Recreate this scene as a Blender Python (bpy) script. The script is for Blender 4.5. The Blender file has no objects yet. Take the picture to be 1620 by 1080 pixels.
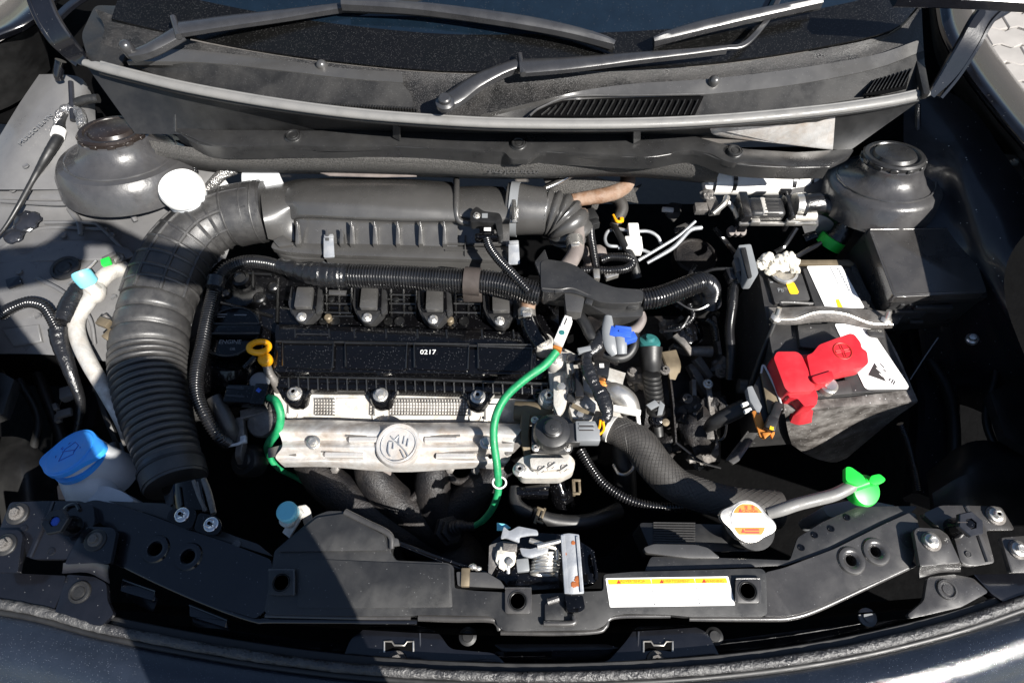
import bpy, bmesh, math, random
from mathutils import Vector, Matrix
C = bpy.context.scene.collection
S = bpy.context.scene
R = math.radians
random.seed(7)
# ------------------------------------------------ camera, sky, sun, exposure
TILT = R(28.8); CZ = .95; FPX = 1000.0
cam = bpy.data.objects.new("camera", bpy.data.cameras.new("camera")); C.objects.link(cam)
cam.location = (0, 0, CZ); cam.rotation_euler = (TILT, 0, 0)
cam.data.sensor_width = 36; cam.data.lens = 36 * FPX / 1620
cam.data.clip_start = .01; cam.data.clip_end = 200
S.camera = cam
SUN = Vector((.74, -.72, 1.0)).normalized()
w = bpy.data.worlds.new("World"); S.world = w; w.use_nodes = True
nt = w.node_tree; bg = nt.nodes["Background"]
sky = nt.nodes.new("ShaderNodeTexSky"); sky.sky_type = 'NISHITA'; sky.sun_disc = False
sky.sun_elevation = math.asin(SUN.z); sky.sun_rotation = math.atan2(SUN.x, SUN.y)
sky.air_density = 1.0; sky.dust_density = .6; sky.ozone_density = 1.5
nt.links.new(sky.outputs[0], bg.inputs[0]); bg.inputs[1].default_value = .05
sl = bpy.data.lights.new("sun", 'SUN'); sl.energy = 5.0; sl.angle = R(.5); sl.color = (1, .96, .9)
so = bpy.data.objects.new("sun", sl); C.objects.link(so)
so.rotation_euler = SUN.to_track_quat('Z', 'Y').to_euler(); so.location = SUN * 5
S.view_settings.view_transform = 'Standard'; S.view_settings.look = 'None'
S.view_settings.exposure = .95; S.view_settings.gamma = 1
# ------------------------------------------------ from a pixel and a height to a place
sT, cT = math.sin(TILT), math.cos(TILT)
def W(px, py, z=0.0):
    u = (px - 810) / FPX; v = (540 - py) / FPX
    d = Vector((u, sT + v * cT, -cT + v * sT)); t = (z - CZ) / d.z
    return Vector((d.x * t, d.y * t, z))
def dep(p): return p.y * sT + (CZ - p.z) * cT
def K(px, py, z=0.0): return dep(W(px, py, z)) / FPX
def cr(pts, sub=6, closed=False):
    """Catmull-Rom through tuples of any length"""
    n = len(pts)
    if n < 3 and not closed: 
        return [tuple(a + (b - a) * k / sub for a, b in zip(pts[0], pts[1])) for k in range(sub + 1)] if n == 2 else list(pts)
    out = []
    for i in range(n if closed else n - 1):
        p1, p2 = pts[i], pts[(i + 1) % n]
        p0 = pts[i - 1] if (i > 0 or closed) else tuple(2 * a - b for a, b in zip(p1, p2))
        p3 = pts[(i + 2) % n] if (i + 2 < n or closed) else tuple(2 * b - a for a, b in zip(p1, p2))
        for k in range(sub):
            t = k / sub
            out.append(tuple(.5 * (2 * b + (c - a) * t + (2 * a - 5 * b + 4 * c - d) * t * t + (3 * b - a - 3 * c + d) * t ** 3) for a, b, c, d in zip(p0, p1, p2, p3)))
    if not closed: out.append(tuple(pts[-1]))
    return out
def rc(pts, r, n=4):
    """round the corners of a pixel polygon"""
    out = []; m = len(pts)
    for i in range(m):
        p = Vector(pts[i]); a = Vector(pts[i - 1]) - p; b = Vector(pts[(i + 1) % m]) - p
        la, lb = a.length, b.length
        rr = min(r, la * .45, lb * .45)
        if rr < .3: out.append(tuple(p)); continue
        A = p + a / la * rr; B = p + b / lb * rr
        for k in range(n + 1):
            t = k / n
            out.append(tuple(A * (1 - t) ** 2 + p * 2 * t * (1 - t) + B * t * t))
    return out
def axm(axis, spin=0):
    return Vector(axis).normalized().to_track_quat('Z', 'Y').to_matrix() @ Matrix.Rotation(spin, 3, 'Z')
UP = Vector((0, 0, 1))
class G:
    def __init__(s): s.v = []; s.f = []
    def add(s, v, f):
        o = len(s.v); s.v += [Vector(x) for x in v]; s.f += [tuple(i + o for i in q) for q in f]; return s
    def rings(s, rr, cap=True, closed=False):
        n = len(rr[0]); v = [p for r_ in rr for p in r_]; f = []; m = len(rr)
        for i in range(m if closed else m - 1):
            a = i * n; b = ((i + 1) % m) * n
            for j in range(n):
                k = (j + 1) % n
                f.append((a + j, a + k, b + k, b + j))
        if cap and not closed:
            f.append(tuple(range(n - 1, -1, -1))); f.append(tuple((m - 1) * n + j for j in range(n)))
        return s.add(v, f)
    def wt(s, P, rad, n=14, cap=True, closed=False, flat=1.0, rf=None, up=None):
        """tube through world points P with radii rad (metres)"""
        m = len(P); rr = []; T = []
        for i in range(m):
            a = P[i - 1] if (i > 0 or closed) else P[i]; b = P[(i + 1) % m] if (i < m - 1 or closed) else P[i]
            t = (b - a); T.append(t.normalized() if t.length > 1e-9 else Vector((1, 0, 0)))
        N = (UP - T[0] * UP.dot(T[0]))
        if N.length < .05: N = Vector((0, 1, 0)) - T[0] * T[0].y
        N.normalize()
        for i in range(m):
            N = N - T[i] * N.dot(T[i]); N.normalize(); B = T[i].cross(N)
            r_ = rad[i]
            ring = []
            for j in range(n):
                a = 2 * math.pi * j / n
                q = r_ * (rf(i, a) if rf else 1)
                ring.append(P[i] + N * (math.cos(a) * q * flat) + B * (math.sin(a) * q))
            rr.append(ring)
        return s.rings(rr, cap, closed)
    def tube(s, pts, r=None, n=14, sub=8, step=None, corr=None, cap=True, closed=False, flat=1.0, jit=0, shape=None):
        """pts (px,py,z[,rpx]); corr=(pitch m, depth fraction[, sharp])"""
        q = []
        for p in pts:
            wv = W(*p[:3]); q.append((wv.x, wv.y, wv.z, (p[3] if len(p) > 3 else r) * K(*p[:3])))
        q = cr(q, sub, closed)
        if corr: step = corr[0] / 5
        if step:
            out = [q[0]]; acc = 0
            for a, b in zip(q, q[1:]):
                L = (Vector(b[:3]) - Vector(a[:3])).length
                d = step - acc
                while d <= L and L > 0:
                    t = d / L; out.append(tuple(x + (y - x) * t for x, y in zip(a, b))); d += step
                acc = L - (d - step)
            q = out
        P = [Vector(a[:3]) for a in q]; rad = [a[3] for a in q]
        if corr:
            prof = corr[2] if len(corr) > 2 else (0, .8, 1, .8, 0)
            rad = [x * (1 - corr[1] * (1 - prof[i % 5])) for i, x in enumerate(rad)]
        if jit: rad = [x * (1 + random.uniform(-jit, jit)) for x in rad]
        return s.wt(P, rad, n, cap, closed, flat, shape)
    def beam(s, pts, th, sub=1, ch=.22, up=UP, crown=0):
        """strip with a chamfered rectangular section; pts (px,py,z,wpx)"""
        q = [(*W(*p[:3]), p[3] * K(*p[:3])) for p in pts]
        q = cr(q, sub) if sub > 1 else q
        P = [Vector(a[:3]) for a in q]; m = len(P); rr = []
        for i in range(m):
            t = (P[min(i + 1, m - 1)] - P[max(i - 1, 0)]).normalized()
            B = t.cross(Vector(up)).normalized(); N = B.cross(t).normalized(); h = q[i][3] / 2; c = min(h, th) * ch
            sec = [(-h, -c), (-h + c, 0), (-h * .35, crown), (h * .35, crown), (h - c, 0), (h, -c), (h, -th + c), (h - c, -th), (-h + c, -th), (-h, -th + c)]
            rr.append([P[i] + B * a + N * b for a, b in sec])
        return s.rings(rr)
    def plate(s, pts, th=.004, z=None, bev=.0012, r=0, holes=(), world=False, seg=2, dn=None, close=True):
        if r: pts = rc(pts, r)
        if world: P = [Vector(p) for p in pts]
        else: P = [W(p[0], p[1], p[2] if len(p) > 2 else z) for p in pts]
        bm = bmesh.new(); dn = Vector(dn) if dn is not None else Vector((0, 0, -1))
        vs = [bm.verts.new(p) for p in P]; es = [bm.edges.new((vs[i], vs[(i + 1) % len(vs)])) for i in range(len(vs))]
        allv = [vs]
        for h in holes:
            hz = h[3] if len(h) > 3 else z; c = W(h[0], h[1], hz); k = K(h[0], h[1], hz) * h[2]
            hv = [bm.verts.new(c + Vector((math.cos(a), math.sin(a), 0)) * k) for a in [2 * math.pi * j / 20 for j in range(20)]]
            es += [bm.edges.new((hv[j], hv[(j + 1) % 20])) for j in range(20)]; allv.append(hv)
        if holes: bmesh.ops.triangle_fill(bm, edges=es, use_beauty=True, normal=-dn)
        else:
            try: bmesh.ops.triangle_fill(bm, edges=es, use_beauty=True, normal=-dn)
            except Exception: bm.faces.new(vs)
        bmesh.ops.recalc_face_normals(bm, faces=bm.faces)
        if bm.faces and sum((f.normal * f.calc_area() for f in bm.faces), Vector()).dot(dn) > 0: bmesh.ops.reverse_faces(bm, faces=bm.faces)
        top = [e for e in bm.edges if e.is_boundary]; tf = list(bm.faces)
        ret = bmesh.ops.extrude_edge_only(bm, edges=top)
        nv = [g for g in ret['geom'] if isinstance(g, bmesh.types.BMVert)]
        for v_ in nv: v_.co += dn * th
        nse = [e for e in ret['geom'] if isinstance(e, bmesh.types.BMEdge)]
        if close and not holes:
            try: bmesh.ops.triangle_fill(bm, edges=nse, use_beauty=True, normal=dn)
            except Exception: pass
        if bev: bmesh.ops.bevel(bm, geom=top, offset=min(bev, th * .8), segments=seg, profile=.5, affect='EDGES', clamp_overlap=True)
        bmesh.ops.recalc_face_normals(bm, faces=bm.faces)
        bm.verts.index_update()
        s.add([v_.co.copy() for v_ in bm.verts], [tuple(v_.index for v_ in f.verts) for f in bm.faces]); bm.free(); return s
    def loft(s, rows, su=4, sv=3, th=0, world=False, dn=(0, 0, -1)):
        Q = [[(Vector(p) if world else W(*p)) for p in r_] for r_ in rows]
        A = [cr([tuple(p) for p in r_], su) for r_ in Q]
        cols = list(zip(*A)); B = [cr(list(c), sv) for c in cols]
        g = list(zip(*B)); m, n = len(g), len(g[0])
        v = [p for r_ in g for p in r_]; f = []
        for i in range(m - 1):
            for j in range(n - 1): f.append((i * n + j, i * n + j + 1, (i + 1) * n + j + 1, (i + 1) * n + j))
        if th:
            o = len(v); d = Vector(dn) * th
            v = [Vector(p) for p in v]; v += [p + d for p in v]; f2 = [tuple(reversed([a + o for a in q])) for q in f]
            bd = [(0, j) for j in range(n)] + [(i, n - 1) for i in range(1, m)] + [(m - 1, j) for j in range(n - 2, -1, -1)] + [(i, 0) for i in range(m - 2, 0, -1)]
            bi = [i * n + j for i, j in bd]
            f += f2 + [(bi[k], bi[(k + 1) % len(bi)], bi[(k + 1) % len(bi)] + o, bi[k] + o) for k in range(len(bi))]
        return s.add(v, f)
    def lathe(s, c, prof, axis=UP, n=28, world=False, kk=None, cap=True, sq=1.0):
        P = Vector(c) if world else W(*c); k = kk if kk else (1 if world else K(*c)); M = axm(axis)
        rr = [[P + M @ Vector((math.cos(2 * math.pi * j / n) * r_ * k, math.sin(2 * math.pi * j / n) * r_ * k * sq, h * k)) for j in range(n)] for r_, h in prof]
        return s.rings(rr, cap)
    def box(s, c, d, rz=0, bev=1.2, axis=None, M=None, world=False, seg=2, top=True):
        """c = centre of the top face, d in px"""
        P = Vector(c) if world else W(*c); k = 1 if world else K(*c)
        if M is None: M = (axm(axis) if axis is not None else Matrix.Identity(3)) @ Matrix.Rotation(R(rz), 3, 'Z')
        bm = bmesh.new(); bmesh.ops.create_cube(bm, size=1)
        for v_ in bm.verts: v_.co = Vector((v_.co.x * d[0], v_.co.y * d[1], (v_.co.z - (.5 if top else 0)) * d[2])) * k
        if bev: bmesh.ops.bevel(bm, geom=list(bm.edges), offset=min(bev * k, min(d) * k * .3), segments=seg, profile=.5, affect='EDGES')
        bm.verts.index_update()
        s.add([P + M @ v_.co for v_ in bm.verts], [tuple(v_.index for v_ in f.verts) for f in bm.faces]); bm.free(); return s
    def text(s, txt, c, size, rz=0, ext=.0003, axis=None, sx=1, world=False):
        cu = bpy.data.curves.new("t", 'FONT'); cu.body = txt; cu.size = size * (1 if world else K(*c)); cu.extrude = ext; cu.align_x = 'CENTER'; cu.align_y = 'CENTER'; cu.resolution_u = 2
        ob = bpy.data.objects.new("t", cu); me = bpy.data.meshes.new_from_object(ob)
        P = Vector(c) if world else W(*c); M = (axm(axis) if axis is not None else Matrix.Identity(3)) @ Matrix.Rotation(R(rz), 3, 'Z')
        s.add([P + M @ Vector((v_.co.x * sx, v_.co.y, v_.co.z)) for v_ in me.vertices], [tuple(p.vertices) for p in me.polygons])
        bpy.data.objects.remove(ob); bpy.data.curves.remove(cu); bpy.data.meshes.remove(me); return s
    def blob(s, c, r, sc=(1, 1, 1), seed=0, amp=.15, fq=3.0):
        from mathutils import noise
        P = W(*c); k = K(*c) * r; bm = bmesh.new(); bmesh.ops.create_icosphere(bm, subdivisions=3, radius=1)
        for v_ in bm.verts:
            q = v_.co * (1 + amp * noise.noise(v_.co * fq + Vector((seed, seed * 2, 0)))); v_.co = P + Vector((q.x * sc[0], q.y * sc[1], q.z * sc[2])) * k
        bm.verts.index_update(); s.add([v_.co.copy() for v_ in bm.verts], [tuple(v_.index for v_ in f.verts) for f in bm.faces]); bm.free(); return s
WL = {}
def mk(name, g, m, parent=None, ang=38, org=None):
    if not g.v: return None
    o_ = org
    if o_ is None:
        lo = Vector([min(v[i] for v in g.v) for i in range(3)]); hi = Vector([max(v[i] for v in g.v) for i in range(3)])
        o_ = (lo + hi) / 2; 
        if not parent: o_.z = lo.z
    me = bpy.data.meshes.new(name); me.from_pydata([v - o_ for v in g.v], [], g.f); me.validate(); me.update()
    bm = bmesh.new(); bm.from_mesh(me); bmesh.ops.recalc_face_normals(bm, faces=bm.faces); bm.to_mesh(me); bm.free()
    me.polygons.foreach_set("use_smooth", [True] * len(me.polygons)); me.set_sharp_from_angle(angle=R(ang))
    me.materials.append(m)
    ob = bpy.data.objects.new(name, me); C.objects.link(ob)
    if parent: ob.parent = parent; ob.location = o_ - WL[parent.name]
    else: ob.location = o_
    WL[ob.name] = o_.copy(); return ob
part = mk
def thing(name, label, cat, loc, group=None):
    ob = bpy.data.objects.new(name, None); C.objects.link(ob); p = W(*loc); ob.location = p; WL[ob.name] = p
    ob.empty_display_size = .02; ob['label'] = label; ob['category'] = cat
    if group: ob['group'] = group
    return ob
def solo(name, g, m, label, cat, group=None, ang=38):
    ob = mk(name, g, m, None, ang); ob['label'] = label; ob['category'] = cat
    if group: ob['group'] = group
    return ob
def struct(name, g, m, ang=38):
    ob = mk(name, g, m, None, ang); ob['kind'] = 'structure'; return ob
# ------------------------------------------------ materials
def mat(name, col, rough=.5, metal=0, spec=.5, bump=None, var=.15, vs=40, dust=0, dcol=(.16, .15, .14), ds=9, speck=0, ss=330, scol=(.5, .5, .5), coat=0, trans=0, fine=None, sheen=0):
    m = bpy.data.materials.new(name); m.use_nodes = True; n = m.node_tree.nodes; L = m.node_tree.links; b = n["Principled BSDF"]
    tc = n.new("ShaderNodeTexCoord")
    def noise(sc, det=3, ro=.6):
        q = n.new("ShaderNodeTexNoise"); q.inputs["Scale"].default_value = sc; q.inputs["Detail"].default_value = det; q.inputs["Roughness"].default_value = ro
        L.new(tc.outputs["Object"], q.inputs["Vector"]); return q
    def ramp(src, a, b_, v0=0, v1=1):
        q = n.new("ShaderNodeMapRange"); q.inputs[1].default_value = a; q.inputs[2].default_value = b_; q.inputs[3].default_value = v0; q.inputs[4].default_value = v1
        L.new(src, q.inputs[0]); return q.outputs[0]
    def mix(f, a, b_):
        q = n.new("ShaderNodeMix"); q.data_type = 'RGBA'
        for x, i in ((f, 0), (a, 6), (b_, 7)):
            if hasattr(x, 'is_output'): L.new(x, q.inputs[i])
            elif i == 0: q.inputs[0].default_value = x
            else: q.inputs[i].default_value = (*x, 1)
        return q.outputs[2]
    nz = noise(vs)
    lo = tuple(c * (1 - var) for c in col); hi = tuple(min(1, c * (1 + var)) for c in col)
    c_ = mix(ramp(nz.outputs[0], .3, .7), lo, hi)
    rg = ramp(nz.outputs[0], .3, .7, max(.02, rough * .85), min(1, rough * 1.15))
    if dust:
        dn = noise(ds, 6, .65); f = ramp(dn.outputs[0], .42, .72, 0, dust); c_ = mix(f, c_, dcol)
        mm = n.new("ShaderNodeMath"); mm.operation = 'MULTIPLY_ADD'; L.new(f, mm.inputs[0]); mm.inputs[1].default_value = .5; L.new(rg, mm.inputs[2]); rg = mm.outputs[0]
    if speck:
        vo = n.new("ShaderNodeTexVoronoi"); vo.inputs["Scale"].default_value = ss; L.new(tc.outputs["Object"], vo.inputs["Vector"])
        a = n.new("ShaderNodeMath"); a.operation = 'LESS_THAN'; L.new(vo.outputs["Distance"], a.inputs[0]); a.inputs[1].default_value = .3
        sp = n.new("ShaderNodeSeparateColor"); L.new(vo.outputs["Color"], sp.inputs[0])
        b2 = n.new("ShaderNodeMath"); b2.operation = 'LESS_THAN'; L.new(sp.outputs[0], b2.inputs[0]); b2.inputs[1].default_value = speck
        c2 = n.new("ShaderNodeMath"); c2.operation = 'MULTIPLY'; L.new(a.outputs[0], c2.inputs[0]); L.new(b2.outputs[0], c2.inputs[1])
        c_ = mix(c2.outputs[0], c_, scol)
    L.new(c_, b.inputs["Base Color"]); L.new(rg, b.inputs["Roughness"])
    b.inputs["Metallic"].default_value = metal; b.inputs["Specular IOR Level"].default_value = spec
    b.inputs["Coat Weight"].default_value = coat; b.inputs["Coat Roughness"].default_value = .05; b.inputs["Transmission Weight"].default_value = trans
    hs = []
    prev = None
    for bp in [x for x in (bump, fine) if x]:
        q = noise(bp[0], 4); bn = n.new("ShaderNodeBump"); bn.inputs["Strength"].default_value = bp[1]; bn.inputs["Distance"].default_value = bp[2] if len(bp) > 2 else .001
        L.new(q.outputs[0], bn.inputs["Height"])
        if prev: L.new(prev.outputs[0], bn.inputs["Normal"])
        prev = bn
    if prev: L.new(prev.outputs[0], b.inputs["Normal"])
    return m
M = dict(
 plas=mat("black_plastic", (.022, .022, .0228), .28, spec=.7, bump=(900, .25, .0004), speck=.012, ss=700, scol=(.15,.15,.15), dust=.35, dcol=(.045, .044, .041)),
 cover=mat("satin_black_cover", (.021, .021, .0215), .32, spec=.7, bump=(1500, .4, .0004), speck=.015, ss=600, scol=(.18, .18, .18), dust=.5, dcol=(.04, .039, .037), ds=12),
 cowl=mat("weathered_cowl_plastic", (.014, .0136, .0132), .4, bump=(1100, .4, .0005), speck=.08, ss=900, scol=(.1,.1,.1), dust=.6, dcol=(.03, .0285, .027), ds=14),
 cowlw=mat("wet_cowl_plastic", (.012, .0117, .0115), .3, bump=(700, .9, .001), speck=.6, ss=620, scol=(.1, .097, .095), dust=.7, dcol=(.04, .037, .035), ds=18),
 airbox=mat("grey_air_box_plastic", (.056, .0545, .053), .24, spec=1, bump=(1000, .2, .0004), speck=.008, ss=700, scol=(.2,.2,.2), dust=.35, dcol=(.07, .068, .064), vs=14),
 hose=mat("ribbed_rubber", (.034, .033, .033), .34, spec=.8, bump=(1400, .5, .0005), speck=.3, ss=900, scol=(.1, .1, .095), dust=.5, dcol=(.07, .068, .065), ds=20),
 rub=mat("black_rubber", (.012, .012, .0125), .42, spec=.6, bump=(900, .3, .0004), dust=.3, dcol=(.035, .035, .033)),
 seal=mat("grey_weatherstrip", (.2, .197, .19), .42, spec=.6, bump=(500, .35, .0005), dust=.5, dcol=(.13, .125, .12), ds=40),
 cond=mat("corrugated_conduit", (.011, .011, .012), .22, spec=.8, var=.3),
 tape=mat("black_tape", (.011, .011, .012), .25, spec=.8, bump=(120, 1, .0018)),
 gloss=mat("gloss_black_paint", (.0025, .0025, .003), .09, spec=.5, speck=.06, ss=700, scol=(.15, .15, .16), bump=(60, .12, .001)),
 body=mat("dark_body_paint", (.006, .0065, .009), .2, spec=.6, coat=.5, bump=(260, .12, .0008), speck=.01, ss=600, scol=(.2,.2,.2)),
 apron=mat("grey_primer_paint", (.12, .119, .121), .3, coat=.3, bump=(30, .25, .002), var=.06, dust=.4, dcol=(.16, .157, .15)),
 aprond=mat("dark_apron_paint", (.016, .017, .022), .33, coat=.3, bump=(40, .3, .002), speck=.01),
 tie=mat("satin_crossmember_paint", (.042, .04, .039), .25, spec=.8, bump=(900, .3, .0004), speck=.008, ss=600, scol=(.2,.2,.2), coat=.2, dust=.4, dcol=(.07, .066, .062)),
 alu=mat("cast_aluminium", (.62, .6, .56), .5, metal=.35, bump=(220, .6, .0012), dust=.7, dcol=(.3, .25, .2), ds=35, var=.2),
 alud=mat("dirty_aluminium", (.2, .19, .18), .45, metal=.5, bump=(200, .7, .0015), dust=.7, dcol=(.07, .055, .045), ds=30, var=.3),
 shield=mat("heat_shield_steel", (.68, .665, .645), .36, metal=.45, bump=(90, .5, .0015), dust=.85, dcol=(.3, .23, .17), ds=22, var=.15),
 iron=mat("dark_cast_iron", (.014, .0135, .015), .45, metal=.2, bump=(260, .9, .0018), dust=.6, dcol=(.04, .031, .024), ds=20),
 zinc=mat("zinc_steel", (.68, .66, .62), .3, metal=.85, bump=(300, .3, .0006), dust=.3, dcol=(.4, .34, .26), ds=60),
 chrome=mat("bright_steel", (.8, .79, .77), .16, metal=.95),
 wht=mat("white_plastic", (.82, .81, .78), .4, var=.04), wdirt=mat("chalky_corrosion", (.7, .67, .6), .85, bump=(160, .7, .002), dust=.7, dcol=(.45, .38, .25), ds=50),
 label=mat("white_label", (.88, .87, .85), .4, var=.02), ylab=mat("yellow_label", (.9, .52, .02), .4, var=.03), ink=mat("dark_ink", (.03, .025, .025), .6, var=0),
 olab=mat("orange_label", (.85, .2, .02), .4, var=.03), rink=mat("red_ink", (.4, .02, .01), .5, var=0), wink=mat("white_ink", (.8, .8, .78), .5, var=0),
 red=mat("red_plastic", (.5, .018, .028), .38, bump=(500, .3, .0006), var=.07, dust=.25, dcol=(.6, .12, .12)), green=mat("green_sleeve", (.01, .24, .085), .4, var=.25, vs=90, bump=(500,.5,.0008), dust=.4, dcol=(.03,.3,.14), ds=60),
 gplas=mat("bright_green_plastic", (.02, .62, .06), .4, var=.06), blue=mat("blue_cap_plastic", (.035, .3, .85), .42, var=.06, bump=(400, .3, .0004)),
 lblue=mat("pale_blue_cap", (.2, .6, .72), .45, var=.05), bcon=mat("blue_connector_plastic", (.03, .1, .5), .4), yel=mat("yellow_plastic", (.9, .4, .008), .35, var=.05),
 milk=mat("translucent_tank_plastic", (.62, .64, .66), .4, var=.06), brown=mat("rusty_hose", (.2, .115, .07), .55, bump=(150, .7, .002), dust=.8, dcol=(.32, .25, .2), ds=30),
 pinkh=mat("heater_hose", (.17, .145, .135), .55, bump=(500, .4, .001), dust=.5, dcol=(.27, .24, .22)), braid=mat("braided_hose", (.045, .042, .039), .5, bump=(800, .5, .0006), dust=.4, dcol=(.075, .07, .065)),
 rust=mat("surface_rust", (.32, .09, .02), .8, bump=(400, .8, .001)), foil=mat("crinkled_sealer", (.42, .41, .4), .25, metal=.8, bump=(110, 1, .006)),
 gcon=mat("grey_connector", (.2, .21, .22), .4, var=.05), tan=mat("oily_metal", (.15, .12, .08), .45, metal=.3, dust=.5, dcol=(.3, .24, .15)), orange=mat("copper_clip", (.75, .28, .06), .35, metal=.5),
 galv=mat("galvanised_steel", (.42, .44, .47), .35, metal=.5, bump=(300, .4, .0006), dust=.4, dcol=(.3, .28, .24), ds=50), tower=mat("glossy_tower_paint", (.05, .049, .051), .26, spec=.7, coat=.3, bump=(45, .5, .002), dust=.4, dcol=(.06, .058, .055)), edge=mat("glint_edge", (.006, .006, .006), .3, spec=1, bump=(700, .4, .0006)), wseal=mat("worn_wet_seal", (.035, .034, .035), .28, spec=.8, bump=(90, 1, .006), fine=(600, .6, .001), dust=.6, dcol=(.12, .118, .115), ds=22),  # edge: gloss roughened to broaden the glint on added edge beads
 felt=mat("insulation_felt", (.075, .072, .068), .95, bump=(420, 1, .004), var=.6, vs=420), pave=mat("concrete_paver", (.33, .31, .29), .85, bump=(200, .6, .002), var=.15, vs=6),
 joint=mat("paving_joint_sand", (.1, .09, .08), .9), dark=mat("shade_black", (.002, .002, .0022), .9, spec=.08, bump=(60, .5, .004)), bat=mat("battery_case", (.035, .034, .034), .42, bump=(500, .3, .0006), dust=.3, dcol=(.08, .078, .075), speck=.02),  # dark: near-black that holds the shade of deep gaps and slots
 jack=mat("dusty_battery_jacket", (.06, .053, .048), .65, dust=.95, dcol=(.26, .245, .23), ds=34, bump=(300, .4, .001), speck=.04),
 glass=mat("windscreen_glass", (.004, .009, .016), .03, spec=.9, speck=.04, ss=700, scol=(.06, .06, .065), coat=.1, bump=(20, .05, .002)), frit=mat("wet_black_frit", (.004, .004, .004), .12, speck=.3, ss=650, scol=(.045, .045, .045), bump=(300, .3, .001)),
 wiper=mat("wiper_black_paint", (.03, .03, .032), .25, spec=.9, bump=(1200, .25, .0003), dust=.3, dcol=(.055, .055, .055)), skin=mat("skin", (.5, .3, .22), .5), cloth=mat("dark_cloth", (.03, .03, .05), .9),
 bump=mat("wet_bumper_paint", (.013, .017, .026), .12, spec=.7, coat=.6, speck=.06, ss=950, scol=(.14, .15, .17), bump=(360, .6, .001), fine=(60,.3,.002)), bri=mat("black_strap", (.012, .012, .013), .25, spec=.7), brn=mat("brown_cap_plastic", (.018, .013, .011), .32, speck=.06, ss=500, scol=(.2, .17, .15), bump=(60, .3, .001)),
 clampb=mat("brown_clamp_plastic", (.06, .05, .045), .4), teal=mat("teal_plastic", (.03, .15, .15), .4),
)
# shared bolt and clip meshes, unit radius
def unit(name, g, m):
    me = bpy.data.meshes.new(name); me.from_pydata(g.v, [], g.f); me.update()
    me.polygons.foreach_set("use_smooth", [True] * len(me.polygons)); me.set_sharp_from_angle(angle=R(38)); me.materials.append(m); return me
def hexbolt():
    g = G(); g.lathe((0, 0, 0), [(1, -.3), (1, .1), (.94, .16), (.72, .2)], n=24, world=True)
    hx = lambda r_, h: [Vector((math.cos(a) * r_, math.sin(a) * r_, h)) for a in [math.pi / 3 * j + .3 for j in range(6)]]
    g.rings([hx(.66, .15), hx(.66, .66), hx(.58, .74)]); g.lathe((0, 0, .74), [(.36, 0), (.36, .03), (.2, -.02)], n=14, world=True); return g
def pushpin():
    g = G(); g.lathe((0, 0, 0), [(1, -.3), (1, .06), (.93, .16), (.76, .18), (.68, .04), (.5, .02), (.46, .1), (.1, .12)], n=26, world=True); return g
BM = {}
def bolt(parent, c, r, m='zinc', kind='bolt', axis=UP, spin=None, name=None):
    key = (kind, m)
    if key not in BM: BM[key] = unit(kind, hexbolt() if kind == 'bolt' else pushpin(), M[m])
    p = W(*c); k = K(*c) * r; ob = bpy.data.objects.new(name or kind, BM[key]); C.objects.link(ob)
    ob.parent = parent; ob.location = p - WL[parent.name]; ob.scale = (k, k, k)
    ob.rotation_euler = axm(axis, random.uniform(0, 1) if spin is None else spin).to_euler(); WL[ob.name] = p; return ob
def basis(ax):
    a = Vector(ax).normalized(); x = (Vector((1, 0, 0)) - a * a.x).normalized(); return Matrix((x, a.cross(x), a)).transposed()
def eyelet(g, c, r, n=20):   # raised rim round a hole
    g.lathe(c, [(r * 1.9, -3), (r * 1.75, 0), (r * 1.45, 1.2), (r * 1.1, 0), (r, -4), (r * .98, -9)], n=n, cap=False); return g
# ================================================ SETTING: ground with pavers
GZ = -.8
g = G().box((0, 3, GZ), (30, 30, .3), world=True, bev=0); gr = struct("ground", g, M['joint'])
def paver_mesh(w_, l_):
    g = G(); o = []
    zig = [(-.5, 0), (-.3, .012), (-.1, -.012), (.1, .012), (.3, -.012), (.5, 0)]
    for a, b in zig: o.append((a * l_, -w_ / 2 + b))
    for a, b in reversed(zig): o.append((a * l_, w_ / 2 + b))
    g.plate([(x, y, 0) for x, y in o], .06, world=True, bev=.004, seg=1); return g
pm = unit("paver", paver_mesh(.108, .218), M['pave']); WL[gr.name] = Vector((0, 3, GZ - .3))
gr.location = gr.location; 
for (x0, x1, y0, y1) in ((1.35, 3.4, 1.4, 3.6), (-3.2, -1.9, 1.9, 3.2)):
    j = 0; y = y0
    while y < y1:
        x = x0 + (.11 if j % 2 else 0)
        while x < x1:
            p = Vector((x, y, GZ + .02 + random.uniform(-.002, .002)))
            q = P2 = p - Vector((0, 0, CZ)); 
            d = Vector((p.x, p.y * sT + (CZ - p.z) * cT)); u = p.x / d.y * FPX + 810; v = 540 - (p.y * cT + (p.z - CZ) * sT) / d.y * FPX
            if (u > 1475 or u < 60) and -40 < v < 190 and u < 1700 and u > -60:
                ob = bpy.data.objects.new("paver", pm); C.objects.link(ob); ob.parent = gr
                ob.location = p - gr.location; ob.rotation_euler = (0, 0, random.uniform(-.01, .01))
            x += .224
        y += .114; j += 1
# ================================================ CAR BODY
car = thing("car_body", "dark painted car body round the open engine bay with inner fenders and bonnet hinges", "car body", (810, 540, -.5))
g = G().box((0, .45, -.6), (3.4, 1.8, .02), world=True, bev=0); part("undertray", g, M['dark'], car)
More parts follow.
